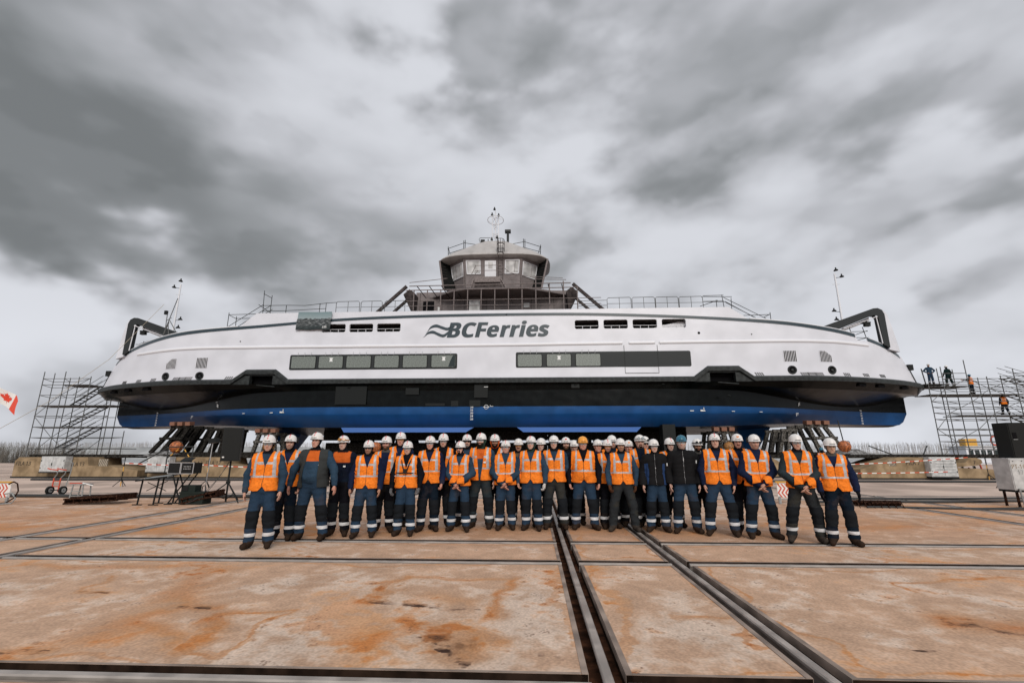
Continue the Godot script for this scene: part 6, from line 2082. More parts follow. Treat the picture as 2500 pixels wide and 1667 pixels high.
	for k in range(0, tri.size(), 3):
		var p := []
		for j in 3:
			var e := leaf[tri[k + j]]
			p.append(flag_point(0.5 + e.x * 0.34, 0.5 - e.y * 0.72) + Vector3(0, 0, 0.012))
		lm.tri(p[0], p[1], p[2])
	obj("maple_leaf", lm, M.flag_red, fl)
	# printed banner over the ship's rail
	var bw := 512
	var bh := 280
	var im := Image.create_empty(bw, bh, false, Image.FORMAT_RGB8)
	var nn := noise(FastNoiseLite.TYPE_SIMPLEX, 0.02, 5, 88)
	for y in bh:
		for x in bw:
			var v := y / float(bh)
			var g := nn.get_noise_2d(x * 0.5, y * 2.4)
			var k := clampf((v - 0.36 + 0.05 * nn.get_noise_2d(x * 0.6, 0)) * 30.0, 0.0, 1.0)
			var sea := Color(0.15, 0.18, 0.19).lerp(Color(0.46, 0.48, 0.49), clampf(g * 2.2 + 0.25 - absf(v - 0.6) * 0.9, 0.0, 1.0)).lerp(Color(0.06, 0.12, 0.13), clampf((v - 0.72) * 4.0, 0.0, 1.0))
			im.set_pixel(x, y, Color(0.44, 0.53, 0.55).lerp(Color(0.60, 0.65, 0.67), v * 2.0).lerp(sea, k))
	var pm := mat("banner_print", Color.WHITE, 0.6)
	pm.albedo_texture = ImageTexture.create_from_image(im)
	pm.texture_repeat = false
	var bn := base("banner", "printed banner of a grey sea hung over the ship's rail left of the upper windows", "banner", Vector3(-18.6, 11.75, -37.82))
	var bm := MB.new()
	var brow := []
	for j in 9:
		var row := []
		for k in 13:
			var u := k / 12.0
			var v := j / 8.0
			row.append(Vector3(lerpf(-1.53, 1.42, u) + 0.05 * (1.0 - v) + (0.1 if v < 0.5 else 0.0) * 0.5, lerpf(1.57, 0.0, v) + 0.02 * sin(u * 12.0) * v, 0.035 * sin(u * 8.0 + v * 2.0)))
		brow.append(row)
	bm.grid(brow)
	obj("cloth", bm, pm, bn)
	put("lettering", lettering("220", 0.17, 0.004, 700), M.paper, bn, Transform3D(Basis.IDENTITY, Vector3(0.95, 0.22, 0.05)))


func flag_point(u: float, v: float) -> Vector3:
	return Vector3(-0.75 + 1.5 * u, 0.42 - 0.62 * u * u - 0.08 * u - v * (0.72 - 0.1 * u) + 0.03 * sin(u * 9.0), 0.12 * sin(u * 7.0 + v * 1.5))


# ---------------------------------------------------------------- crew
# A body is one surface: distances to tapered capsules, joined smoothly on a grid and meshed as surface nets.
var HEAD := {}
var HAND := {}
var FIST := {}
var HAT: ArrayMesh
var HAT_BRIM: ArrayMesh
var HAT_STRIPE: ArrayMesh
var HAT_PATCH: ArrayMesh
var HAT_NAME: ArrayMesh
var GLASSES: ArrayMesh
var GOGGLES: ArrayMesh
var MUFFS: ArrayMesh


func blend(F: PackedFloat32Array, nx: int, ny: int, nz: int, org: Vector3, h: float, k: float, bones: Array, cut := false) -> void:
	# bones: [a, b, radius a, radius b, scale]; the scale stretches space so that a capsule may be oval
	for bone in bones:
		var sc: Vector3 = bone[4] if bone.size() > 4 else Vector3.ONE
		var a: Vector3 = bone[0] / sc
		var b: Vector3 = bone[1] / sc
		var ra: float = bone[2]
		var rd: float = bone[3] - ra
		var ab := b - a
		var l2 := maxf(ab.length_squared(), 1e-9)
		var pad := maxf(ra, bone[3]) + 2.2 * h + k
		var lo: Vector3 = (a.min(b) - Vector3.ONE * pad) * sc - org
		var hi: Vector3 = (a.max(b) + Vector3.ONE * pad) * sc - org
		var smin := minf(sc.x, minf(sc.y, sc.z))
		var x0 := maxi(0, int(lo.x / h))
		var x1 := mini(nx - 1, int(hi.x / h) + 1)
		var y0 := maxi(0, int(lo.y / h))
		var y1 := mini(ny - 1, int(hi.y / h) + 1)
		var z0 := maxi(0, int(lo.z / h))
		var z1 := mini(nz - 1, int(hi.z / h) + 1)
		for z in range(z0, z1 + 1):
			for y in range(y0, y1 + 1):
				var i := (z * ny + y) * nx + x0
				for x in range(x0, x1 + 1):
					var p := (org + Vector3(x, y, z) * h) / sc - a
					var t := clampf(p.dot(ab) / l2, 0.0, 1.0)
					var d := ((p - ab * t).length() - ra - rd * t) * smin
					var o := F[i]
					if cut:
						d = -d
						var q := maxf(k - absf(o - d), 0.0)
						F[i] = maxf(o, d) + q * q / k * 0.25
					else:
						var q := maxf(k - absf(o - d), 0.0)
						F[i] = minf(o, d) - q * q / k * 0.25
					i += 1


func nets(F: PackedFloat32Array, nx: int, ny: int, nz: int, org: Vector3, h: float) -> Dictionary:
	var id := PackedInt32Array()
	id.resize(nx * ny * nz)
	id.fill(-1)
	var v := PackedVector3Array()
	var cell := PackedInt32Array()
	var nxy := nx * ny
	var off := PackedInt32Array([0, 1, nx, nx + 1, nxy, nxy + 1, nxy + nx, nxy + nx + 1])
	var ea := PackedInt32Array([0, 2, 4, 6, 0, 1, 4, 5, 0, 1, 2, 3])
	var eb := PackedInt32Array([1, 3, 5, 7, 2, 3, 6, 7, 4, 5, 6, 7])
	var c: Array[Vector3] = []
	for k in 8:
		c.append(Vector3(k & 1, (k >> 1) & 1, (k >> 2) & 1))
	var far := h * 1.9
	for z in nz - 1:
		for y in ny - 1:
			var i := (z * ny + y) * nx
			for x in nx - 1:
				if absf(F[i]) < far:
					var m := 0
					for k in 8:
						if F[i + off[k]] < 0.0:
							m |= 1 << k
					if m != 0 and m != 255:
						var s := Vector3.ZERO
						var n := 0
						for e in 12:
							var a := ea[e]
							var b := eb[e]
							if ((m >> a) & 1) != ((m >> b) & 1):
								var fa := F[i + off[a]]
								s += c[a].lerp(c[b], fa / (fa - F[i + off[b]]))
								n += 1
						id[i] = v.size()
						cell.append(i)
						v.append(org + (Vector3(x, y, z) + s / n) * h)
				i += 1
	var ix := PackedInt32Array()
	for q in cell.size():
		var i := cell[q]
		var s0 := F[i] < 0.0
		for ax in 3:
			var d := 1 if ax == 0 else nx if ax == 1 else nxy
			if (F[i + d] < 0.0) != s0:
				var u := nx if ax == 0 else nxy if ax == 1 else 1
				var w := nxy if ax == 0 else 1 if ax == 1 else nx
				if i - u - w < 0:
					continue
				var A := id[i]
				var B := id[i - u]
				var C := id[i - u - w]
				var D := id[i - w]
				if A < 0 or B < 0 or C < 0 or D < 0:
					continue
				if s0:
					ix.append_array(PackedInt32Array([A, C, B, A, D, C]))
				else:
					ix.append_array(PackedInt32Array([A, B, C, A, C, D]))
	return {"v": v, "ix": ix, "cell": cell}


func smooth_normals(v: PackedVector3Array, ix: PackedInt32Array) -> PackedVector3Array:
	var n := PackedVector3Array()
	n.resize(v.size())
	for t in range(0, ix.size(), 3):
		var a := ix[t]
		var b := ix[t + 1]
		var d := ix[t + 2]
		var f := (v[d] - v[a]).cross(v[b] - v[a])
		n[a] += f
		n[b] += f
		n[d] += f
	for k in n.size():
		n[k] = n[k].normalized()
	return n


func blob(bones: Array, cuts: Array, h: float, k: float) -> Dictionary:
	var lo := Vector3.ONE * 9
	var hi := -lo
	for b in bones:
		var r := maxf(b[2], b[3]) * 1.3 + h * 3.0
		lo = lo.min((b[0] as Vector3).min(b[1]) - Vector3.ONE * r)
		hi = hi.max((b[0] as Vector3).max(b[1]) + Vector3.ONE * r)
	var nx := int((hi.x - lo.x) / h) + 2
	var ny := int((hi.y - lo.y) / h) + 2
	var nz := int((hi.z - lo.z) / h) + 2
	var F := PackedFloat32Array()
	F.resize(nx * ny * nz)
	F.fill(1.0)
	blend(F, nx, ny, nz, lo, h, k, bones)
	if cuts:
		blend(F, nx, ny, nz, lo, h, k * 0.5, cuts, true)
	var o := nets(F, nx, ny, nz, lo, h)
	o.n = smooth_normals(o.v, o.ix)
	return o


func shell(v: PackedVector3Array, n: PackedVector3Array, ix: PackedInt32Array, off: float, f: PackedFloat32Array, flare := 0.0) -> MB:
	# the part of a surface where f > 0, lifted off it; the cut edge is tucked in
	var b := MB.new()
	var id := PackedInt32Array()
	id.resize(v.size())
	id.fill(-1)
	for t in range(0, ix.size(), 3):
		var p := [ix[t], ix[t + 1], ix[t + 2]]
		var f0 := f[p[0]]
		var f1 := f[p[1]]
		var f2 := f[p[2]]
		if f0 <= 0.0 and f1 <= 0.0 and f2 <= 0.0:
			continue
		if f0 > 0.0 and f1 > 0.0 and f2 > 0.0:
			for q in p:
				if id[q] < 0:
					id[q] = b.vert(v[q] + n[q] * (off + flare * maxf(0.0, 1.22 - v[q].y)), n[q])
				b.ix.append(id[q])
			continue
		var poly := []
		for k in 3:
			var a: int = p[k]
			var d: int = p[(k + 1) % 3]
			if f[a] > 0.0:
				if id[a] < 0:
					id[a] = b.vert(v[a] + n[a] * (off + flare * maxf(0.0, 1.22 - v[a].y)), n[a])
				poly.append(id[a])
			if (f[a] > 0.0) != (f[d] > 0.0):
				var u := f[a] / (f[a] - f[d])
				var nn := n[a].lerp(n[d], u).normalized()
				var pq := v[a].lerp(v[d], u)
				poly.append(b.vert(pq + nn * (off * 0.4 + flare * maxf(0.0, 1.22 - pq.y) * 0.8), nn))
		for k in range(1, poly.size() - 1):
			b.ix.append_array(PackedInt32Array([poly[0], poly[k], poly[k + 1]]))
	return b


func make_crew_templates() -> void:
	# head, centred between the ears, facing +z
	var h := [[Vector3(0, 0.03, -0.012), Vector3(0, 0.03, -0.012), 0.09, 0.09, Vector3(0.88, 0.98, 1.02)], [Vector3(0, -0.03, 0.02), Vector3(0, -0.055, 0.026), 0.064, 0.060, Vector3(1.06, 1.0, 1.10)],
		[Vector3(-0.012, -0.096, 0.06), Vector3(0.012, -0.096, 0.06), 0.021, 0.021], [Vector3(-0.04, -0.075, 0.015), Vector3(-0.05, -0.035, -0.01), 0.022, 0.022], [Vector3(0.04, -0.075, 0.015), Vector3(0.05, -0.035, -0.01), 0.022, 0.022],
		[Vector3(-0.036, 0.022, 0.072), Vector3(0.036, 0.022, 0.072), 0.017, 0.017], [Vector3(-0.037, -0.024, 0.062), Vector3(-0.037, -0.028, 0.06), 0.025, 0.022], [Vector3(0.037, -0.024, 0.062), Vector3(0.037, -0.028, 0.06), 0.025, 0.022],
		[Vector3(0, -0.085, -0.02), Vector3(0, -0.17, -0.035), 0.056, 0.058]]
	var fine := [[Vector3(0, 0.008, 0.086), Vector3(0, -0.033, 0.106), 0.009, 0.0145], [Vector3(-0.012, -0.037, 0.095), Vector3(0.012, -0.037, 0.095), 0.009, 0.009], [Vector3(-0.018, -0.061, 0.082), Vector3(0.018, -0.061, 0.082), 0.0075, 0.0075],
		[Vector3(-0.015, -0.071, 0.081), Vector3(0.015, -0.071, 0.081), 0.008, 0.008], [Vector3(-0.078, 0.015, -0.012), Vector3(-0.077, -0.022, -0.004), 0.014, 0.009], [Vector3(0.078, 0.015, -0.012), Vector3(0.077, -0.022, -0.004), 0.014, 0.009]]
	var cuts := [[Vector3(-0.032, 0.002, 0.105), Vector3(-0.030, 0.002, 0.105), 0.017, 0.017], [Vector3(0.030, 0.002, 0.105), Vector3(0.032, 0.002, 0.105), 0.017, 0.017]]
	h.append_array(fine)
	HEAD = blob(h, cuts, 0.0062, 0.016)
	for curl in 2:
		var c := 0.35 if curl == 0 else 1.25
		var bones := [[Vector3(0, 0.01, 0), Vector3(0, -0.02, 0.0), 0.026, 0.026], [Vector3(0.004, -0.03, -0.022), Vector3(0.002, -0.085, -0.028), 0.016, 0.0135], [Vector3(0.003, -0.03, -0.004), Vector3(0, -0.09, -0.008), 0.0165, 0.014], [Vector3(0.003, -0.03, 0.012), Vector3(0, -0.09, 0.013), 0.0165, 0.014], [Vector3(0.004, -0.03, 0.024), Vector3(0.002, -0.085, 0.031), 0.016, 0.0135]]
		var lens := [0.066, 0.079, 0.084, 0.074]
		for k in 4:
			var zz := -0.030 + 0.0205 * k
			var p := Vector3(0, -0.088 if k in [1, 2] else -0.083, zz)
			var a := c * 0.35
			for j in 3:
				var l: float = lens[k] * [0.45, 0.31, 0.24][j]
				var q := p + Vector3(-sin(a) * l, -cos(a) * l, (k - 1.5) * 0.002)
				bones.append([p, q, 0.0098 - 0.0012 * j, 0.0090 - 0.0012 * j])
				p = q
				a += c * 0.75
		bones.append([Vector3(-0.004, -0.025, 0.02), Vector3(-0.018, -0.058, 0.043), 0.014, 0.0115])
		bones.append([Vector3(-0.018, -0.058, 0.043), Vector3(-0.026, -0.09, 0.046 if curl == 0 else 0.028), 0.0108, 0.0085])
		var o := blob(bones, [], 0.005, 0.007)
		if curl == 0:
			HAND = o
		else:
			FIST = o
	# hard hat: ridged dome, rim with a peak
	var b := MB.new()
	var rows := []
	for q in [[0.104, 0.130, 0.038], [0.103, 0.128, 0.058], [0.098, 0.121, 0.090], [0.087, 0.107, 0.117], [0.069, 0.086, 0.141], [0.043, 0.054, 0.158], [0.016, 0.02, 0.165]]:
		var r := []
		for k in 32:
			var a := TAU * k / 32.0
			var ridge := 0.004 if absf(cos(a)) < 0.21 and q[2] > 0.05 else 0.0
			r.append(Vector3(cos(a) * q[0], q[2] + ridge, sin(a) * (q[1] + ridge)))
		rows.append(r)
	b.grid(rows, true, true)
	HAT = b.done()
	b = MB.new()
	rows = []
	for e in [[1.0, 0.041], [1.065, 0.036], [1.07, 0.032], [0.99, 0.035]]:
		var r := []
		for k in 32:
			var a := TAU * k / 32.0
			var f := maxf(0.0, sin(a))
			r.append(Vector3(cos(a) * 0.104 * e[0], e[1] - 0.010 * f * (e[0] - 1.0) / 0.08, sin(a) * 0.130 * e[0] + f * f * 0.026 * (e[0] - 1.0) / 0.075))
		rows.append(r)
	b.grid(rows, true, false)
	HAT_BRIM = b.done()
	b = MB.new()
	rows = []
	for q in [[0.125, 0.088], [0.116, 0.105], [0.107, 0.121], [0.087, 0.145], [0.058, 0.162]]:
		rows.append([Vector3(-0.011, q[1], q[0] + 0.003), Vector3(0.011, q[1], q[0] + 0.003)])
	b.grid(rows, false, true)
	HAT_STRIPE = b.done()
	b = MB.new()
	rows = []
	for q in [[0.126, 0.088], [0.117, 0.105], [0.107, 0.121]]:
		rows.append([Vector3(-0.02, q[1], q[0] + 0.003), Vector3(0.02, q[1], q[0] + 0.003)])
	b.grid(rows, false, true)
	HAT_PATCH = b.done()
	HAT_NAME = lettering("DAMEN", 0.017, 0.002, 700, 0.0, 1.1)
	# spectacles: two curved lenses on one frame
	b = MB.new()
	for d in [-1.0, 1.0]:
		var g := []
		for y in [0.017, 0.0, -0.017]:
			var r := []
			for k in 5:
				var x := lerpf(0.008, 0.066, k / 4.0)
				r.append(Vector3(d * x, y * (1.0 - 0.25 * k / 4.0), 0.107 - 9.0 * x * x + 0.002))
			g.append(r)
		b.grid(g, false, d < 0)
		b.tube([Vector3(d * 0.064, 0.006, 0.072), Vector3(d * 0.079, 0.006, 0.04), Vector3(d * 0.083, 0.008, -0.01)], 0.0035, 5)
	b.tube([Vector3(-0.06, 0.016, 0.078), Vector3(-0.03, 0.019, 0.103), Vector3(0, 0.014, 0.112), Vector3(0.03, 0.019, 0.103), Vector3(0.06, 0.016, 0.078)], 0.003, 5)
	GLASSES = b.done()
	b = MB.new()
	for d in [-1.0, 1.0]:
		b.cyl(Vector3(d * 0.036, 0.078, 0.118), Vector3(d * 0.042, 0.083, 0.146), 0.03, 0.027, 12)
	b.tube([Vector3(-0.115, 0.07, 0.02), Vector3(-0.075, 0.072, 0.115), Vector3(0, 0.075, 0.132), Vector3(0.075, 0.072, 0.115), Vector3(0.115, 0.07, 0.02)], 0.009, 6)
	GOGGLES = b.done()
	b = MB.new()
	for d in [-1.0, 1.0]:
		b.ball(Vector3(d * 0.114, 0.05, -0.012), Vector3(0.02, 0.04, 0.032), 6, 10)
		b.tube([Vector3(d * 0.118, 0.06, -0.01), Vector3(d * 0.128, 0.10, -0.01), Vector3(d * 0.10, 0.125, -0.01)], 0.007, 5)
	MUFFS = b.done()


func face_color(p: Vector3, s: Dictionary) -> Color:
	var skin: Color = s.skin
	var c := skin
	var cap: Color = s.cap
	var ax := absf(p.x)
	# cloth or hair round the face
	var oval := pow(p.x / 0.066, 2.0) + pow((p.y + 0.012) / 0.102, 2.0)
	if p.z < 0.012 or (oval > 1.0 and p.z < 0.07) or p.y < -0.118:
		if p.y > -0.115 and p.z > -0.03 and s.bare and p.y < 0.03:
			return skin * 0.93
		return cap if (p.y > -0.1 or not s.bare) else skin * 0.9
	c = skin * (1.0 - 0.10 * clampf((ax - 0.04) / 0.03, 0.0, 1.0))
	# warmer cheeks, nose and lips
	if p.z > 0.094 and p.y < -0.01 and p.y > -0.05:
		c = Color(skin.r * 1.05, skin.g * 0.90, skin.b * 0.88)
	if absf(p.y + 0.066) < 0.009 and ax < 0.024 and p.z > 0.075:
		c = Color(skin.r * 0.82, skin.g * 0.58, skin.b * 0.58)
	if absf(p.y + 0.0655) < 0.0028 and ax < 0.022 and p.z > 0.075:
		c = Color(0.75, 0.7, 0.65) if s.grin else skin * 0.35
	# eyes and brows
	var ex := ax - 0.031
	var ey := p.y - 0.001
	if pow(ex / 0.0155, 2.0) + pow(ey / 0.0075, 2.0) < 1.0 and p.z > 0.05:
		c = Color(0.03, 0.022, 0.018) if ex * ex + ey * ey < 0.00004 else Color(0.45, 0.42, 0.40)
	elif pow(ex / 0.019, 2.0) + pow(ey / 0.0115, 2.0) < 1.0 and p.z > 0.05:
		c = skin * 0.72
	if absf(p.y - 0.021 + 0.10 * absf(ex) * 1.2) < 0.0052 and absf(ex) < 0.02 and p.z > 0.05:
		c = s.hair * 0.8
	# beards
	var bd: String = s.beard
	if bd != "":
		var jaw := p.y < -0.038 - 0.25 * maxf(0.0, 0.05 - ax) and p.y < -0.03
		var lip := absf(p.y + 0.051) < 0.008 and ax < 0.03 and p.z > 0.06
		var mouth := absf(p.y + 0.066) < 0.008 and ax < 0.022
		var chin := p.y < -0.076 and ax < 0.026
		if bd == "full" and (jaw or lip) and not mouth:
			c = s.hair
		elif bd == "stubble" and (jaw or lip) and not mouth:
			c = c.lerp(s.hair, 0.45)
		elif bd == "goatee" and ((chin or lip) and not mouth or (ax > 0.02 and ax < 0.032 and p.y < -0.05 and p.z > 0.06)):
			c = s.hair
		elif bd == "moustache" and lip:
			c = s.hair
	return c


func person(s: Dictionary) -> Node3D:
	var d := {"yaw": 0.0, "pose": "down", "bulk": 1.02, "belly": 0.0, "w": 0.12, "jacket": "slate", "trousers": "blue", "vest": "closed", "hat": "white", "mark": "stripe", "glasses": "", "beard": "", "skin": 0, "hair": 0, "cap": "black", "bare": false,
		"grin": false, "hood": "", "gloves": "", "pads": true, "bands": true, "turn": 0.0, "tilt": 0.0, "goggles": "", "muffs": false, "yoke": false, "y": 0.0, "boots": 0, "extra": "", "lean": 0.0}
	d.merge(s, true)
	var tone := {"slate": Color(0.034, 0.066, 0.108), "navy": Color(0.014, 0.022, 0.058), "black": Color(0.009, 0.010, 0.014), "dark": Color(0.010, 0.016, 0.031), "blue": Color(0.030, 0.056, 0.100), "steel": Color(0.030, 0.042, 0.050), "grey": Color(0.032, 0.037, 0.040), "green": Color(0.010, 0.022, 0.022), "tan": Color(0.16, 0.11, 0.06),
		"brown": Color(0.10, 0.045, 0.027), "glove_grey": Color(0.15, 0.15, 0.16), "white": Color(0.66, 0.64, 0.62), "knit": Color(0.10, 0.095, 0.09), "orange": Color(0.75, 0.16, 0.03), "rust": Color(0.055, 0.035, 0.028)}
	var skins := [Color(0.68, 0.44, 0.345), Color(0.70, 0.40, 0.31), Color(0.55, 0.33, 0.23), Color(0.72, 0.50, 0.41), Color(0.64, 0.44, 0.315)]
	var hairs := [Color(0.03, 0.02, 0.014), Color(0.10, 0.06, 0.035), Color(0.20, 0.19, 0.18), Color(0.012, 0.01, 0.009)]
	var look := {"skin": skins[d.skin], "hair": hairs[d.hair], "beard": d.beard, "cap": tone[d.cap], "bare": d.bare, "grin": d.grin}
	var H := 1.855
	var rr := RandomNumberGenerator.new()
	rr.seed = int(absf(s.x) * 1000.0) + 3
	d.turn += rr.randf_range(-9.0, 9.0)
	d.tilt += rr.randf_range(-7.0, 1.0)
	d.yaw += rr.randf_range(-6.0, 6.0)
	var root := base("person", s.label, "person", Vector3(s.x, d.y, s.z), s.get("group", "shipyard crew lined up for the photograph"), deg_to_rad(d.yaw))
	root.scale = Vector3.ONE * (s.top / H)
	var g: float = d.bulk
	var w: float = d.w
	var bel: float = d.belly
	# arms: elbow and wrist, mirrored unless given
	var arms := {"down": [Vector3(0.268, 1.18, -0.045), Vector3(0.266, 0.925, 0.03)], "clasp": [Vector3(0.278, 1.17, 0.0), Vector3(0.05, 0.965, 0.215 + bel * 0.3)], "behind": [Vector3(0.265, 1.19, -0.06), Vector3(0.13, 0.98, -0.17)], "wide": [Vector3(0.315, 1.20, -0.02), Vector3(0.345, 0.95, 0.06)],
		"hips": [Vector3(0.40, 1.22, -0.06), Vector3(0.20, 1.02, 0.09)], "reach": [Vector3(0.33, 1.28, 0.10), Vector3(0.42, 1.34, 0.34)], "walk": [Vector3(0.27, 1.18, -0.10), Vector3(0.29, 0.95, 0.0)], "pocket": [Vector3(0.285, 1.17, -0.05), Vector3(0.20, 0.97, 0.07)]}
	var lean := Vector3(d.lean, 0, 0)
	var T := [[Vector3(-0.055 * g, 0.965, 0), Vector3(0.055 * g, 0.965, 0), 0.122 * g, 0.122 * g, Vector3(1, 1, 0.95)], [Vector3(-0.07 * g, 1.0, 0.0), Vector3(-0.092 * g, 1.39, -0.005), 0.116 * g, 0.107 * g, Vector3(1, 1, 0.96)], [Vector3(0.07 * g, 1.0, 0.0), Vector3(0.092 * g, 1.39, -0.005), 0.116 * g, 0.107 * g, Vector3(1, 1, 0.96)],
		[Vector3(-0.145 * g, 1.458, -0.015), Vector3(0.145 * g, 1.458, -0.015), 0.072, 0.072], [Vector3(-0.08, 1.50, -0.02), Vector3(0.08, 1.50, -0.02), 0.055, 0.055], [Vector3(0, 1.45, -0.018), Vector3(0, 1.575, 0.0), 0.082, 0.068]]
	if bel > 0.0:
		T.append([Vector3(0, 1.10, 0.05 + bel * 0.25), Vector3(0, 1.2, 0.05 + bel * 0.2), 0.13 + bel * 0.12, 0.12 + bel * 0.1, Vector3(1.2, 1, 0.9)])
	var A := []
	var hands := []
	for e in [-1.0, 1.0]:
		var pose: String = d.pose if d.pose is String else d.pose[0 if e < 0 else 1]
		var el: Vector3 = arms[pose][0] * Vector3(e, 1, 1)
		var wr: Vector3 = arms[pose][1] * Vector3(e, 1, 1)
		if pose in ["down", "wide", "pocket"]:
			el.x += e * (g - 1.0) * 0.22
			wr.x += e * (g - 1.0) * 0.22
		if pose in ["down", "wide"]:
			el += Vector3(e * rr.randf_range(-0.01, 0.03), 0, rr.randf_range(-0.03, 0.03))
			wr += Vector3(e * rr.randf_range(-0.02, 0.03), rr.randf_range(-0.01, 0.02), rr.randf_range(-0.04, 0.07))
		if pose == "clasp":
			wr.y += 0.02 * e
			wr.z += 0.025 * e
			el.x += e * (g - 1.0) * 0.2
		A.append([Vector3(e * 0.182 * g, 1.452, -0.015), el, 0.081, 0.070])
		A.append([el, wr, 0.069, 0.053])
		hands.append([el, wr, e, pose])
	var L := []
	for e in [-1.0, 1.0]:
		var stp: float = 0.16 * e if d.pose is String and d.pose == "walk" else 0.0
		var ank := Vector3(e * w * 1.12, 0.10, -0.02 + stp + rr.randf_range(-0.07, 0.07))
		var knee := Vector3(e * (w * 0.92 + 0.005), 0.51, 0.02 + stp * 0.55 + (ank.z + 0.02 - stp) * 0.5)
		L.append([Vector3(e * 0.083 * g, 0.93, 0), knee, 0.113 * lerpf(1.0, g, 0.7), 0.092])
		L.append([knee, ank + Vector3(0, 0.03, 0), 0.092, 0.088])
		L.append([Vector3(ank.x, 0.062, ank.z - 0.035), Vector3(ank.x + e * rr.randf_range(0.005, 0.07), 0.052, ank.z + 0.14), 0.056, 0.052])
	var h := 0.021
	var org := Vector3(-0.56, -0.045, -0.34)
	var nx := 54
	var ny := 82
	var nz := 36
	var FT := PackedFloat32Array()
	FT.resize(nx * ny * nz)
	FT.fill(1.0)
	var FA := FT.duplicate()
	var FL := FT.duplicate()
	blend(FT, nx, ny, nz, org, h, 0.05, T)
	blend(FA, nx, ny, nz, org, h, 0.03, A)
	blend(FL, nx, ny, nz, org, h, 0.03, L)
	var F := FT.duplicate()
	for i in F.size():
		var a := FT[i]
		var c := FL[i]
		if a < 0.2 or c < 0.2:
			var q := maxf(0.05 - absf(a - c), 0.0)
			a = minf(a, c) - q * q * 5.0
		c = FA[i]
		if c < 0.2:
			var q := maxf(0.03 - absf(a - c), 0.0)
			a = minf(a, c) - q * q * 8.3
		F[i] = a
	var o := nets(F, nx, ny, nz, org, h)
	var v: PackedVector3Array = o.v
	var ix: PackedInt32Array = o.ix
	var cell: PackedInt32Array = o.cell
	var n := smooth_normals(v, ix)
	var fold := noise(FastNoiseLite.TYPE_SIMPLEX_SMOOTH, 6.0, 3, int(s.x * 77.0) + 900)
	var arm := PackedFloat32Array()
	arm.resize(v.size())
	var leg := PackedFloat32Array()
	leg.resize(v.size())
	for k in v.size():
		var i := cell[k] + nx * ny + nx + 1
		arm[k] = FA[i] - minf(FT[i], FL[i])
		leg[k] = FL[i] - FT[i]
		var p := v[k]
		# cloth folds run across sleeves and bunch at knees and ankles
		var q := fold.get_noise_3d(p.x * 0.8, p.y * 1.9, p.z * 0.8)
		var amp := 0.013
		if p.y < 0.45:
			amp = 0.02
		if p.y < 0.11:
			amp = 0.003
		v[k] = p + n[k] * q * amp
		if v[k].y < 0.004:
			v[k].y = 0.004
	n = smooth_normals(v, ix)
	var jc: Color = tone[d.jacket]
	var tc: Color = tone[d.trousers]
	var bc: Color = [Color(0.045, 0.028, 0.02), Color(0.012, 0.012, 0.013), Color(0.06, 0.05, 0.042)][d.boots]
	var b := MB.new()
	b.colored = true
	for k in v.size():
		var p := v[k]
		var c := jc
		if p.y < 0.985 and arm[k] > -0.01:
			c = tc
		var grub := fold.get_noise_3d(p.x * 0.55 + 3.0, p.y * 0.5, p.z * 0.55)
		c = c.lerp(Color(0.075, 0.06, 0.048), clampf(grub * 1.3 - 0.2, 0.0, 0.3)) if p.y < 0.985 else c * (1.0 + 0.35 * grub)
		if p.y < 0.115:
			c = bc if p.y > 0.022 else Color(0.012, 0.011, 0.01)
		if d.yoke and p.y > 1.345 and absf(p.x) < 0.17 and arm[k] > -0.01:
			c = tone.orange
		if p.y > 1.53 and Vector2(p.x, p.z).length() < 0.11:
			c = tone[d.cap] if not d.bare else jc
		b.col = c
		b.vert(p, n[k])
	b.ix.append_array(ix)
	# head
	var hb := Basis(Vector3.UP, deg_to_rad(d.turn)) * Basis(Vector3.RIGHT, deg_to_rad(d.tilt))
	var hc := Vector3(0, 1.69, 0.018)
	var hv: PackedVector3Array = HEAD.v
	var hn: PackedVector3Array = HEAD.n
	var at := b.v.size()
	for k in hv.size():
		b.col = face_color(hv[k], look)
		b.vert(hc + hb * hv[k], hb * hn[k])
	for k in HEAD.ix:
		b.ix.append(at + k)
	# hands
	for q in hands:
		var dir: Vector3 = (q[1] - q[0]).normalized()
		var fwd := Vector3(0, 0, 1)
		if q[3] == "clasp":
			dir = Vector3(-q[2] * 0.62, -0.78, 0.02).normalized()
			fwd = Vector3(0, 0.6, 0.8)
		elif q[3] == "reach":
			fwd = Vector3.UP
		var z := (fwd - dir * fwd.dot(dir)).normalized()
		var hbasis := Basis(-dir.cross(z), -dir, z)
		var src: Dictionary = FIST if q[3] in ["behind"] or (q[3] == "down" and int(absf(s.x) * 10.0) % 2 == 0) else HAND
		var gc: Color = skins[d.skin] * Color(0.95, 0.86, 0.84)
		var gs := 1.0
		if d.gloves != "" and (not d.gloves.begins_with("one ") or q[2] > 0):
			gc = tone[d.gloves.trim_prefix("one ")]
			gs = 1.22
		at = b.v.size()
		b.col = gc
		var sv: PackedVector3Array = src.v
		var sn: PackedVector3Array = src.n
		for k in sv.size():
			var m := Vector3(q[2], 1, 1)
			b.vert(q[1] + dir * 0.012 + hbasis * (sv[k] * m * gs), hbasis * (sn[k] * m))
		for k in range(0, src.ix.size(), 3):
			if q[2] > 0:
				b.ix.append_array(PackedInt32Array([at + src.ix[k], at + src.ix[k + 1], at + src.ix[k + 2]]))
			else:
				b.ix.append_array(PackedInt32Array([at + src.ix[k], at + src.ix[k + 2], at + src.ix[k + 1]]))
	obj("body", b, M.body, root)
	dress(root, d, v, n, ix, arm, leg)
	# head gear
	var hx := Transform3D(hb, hc)
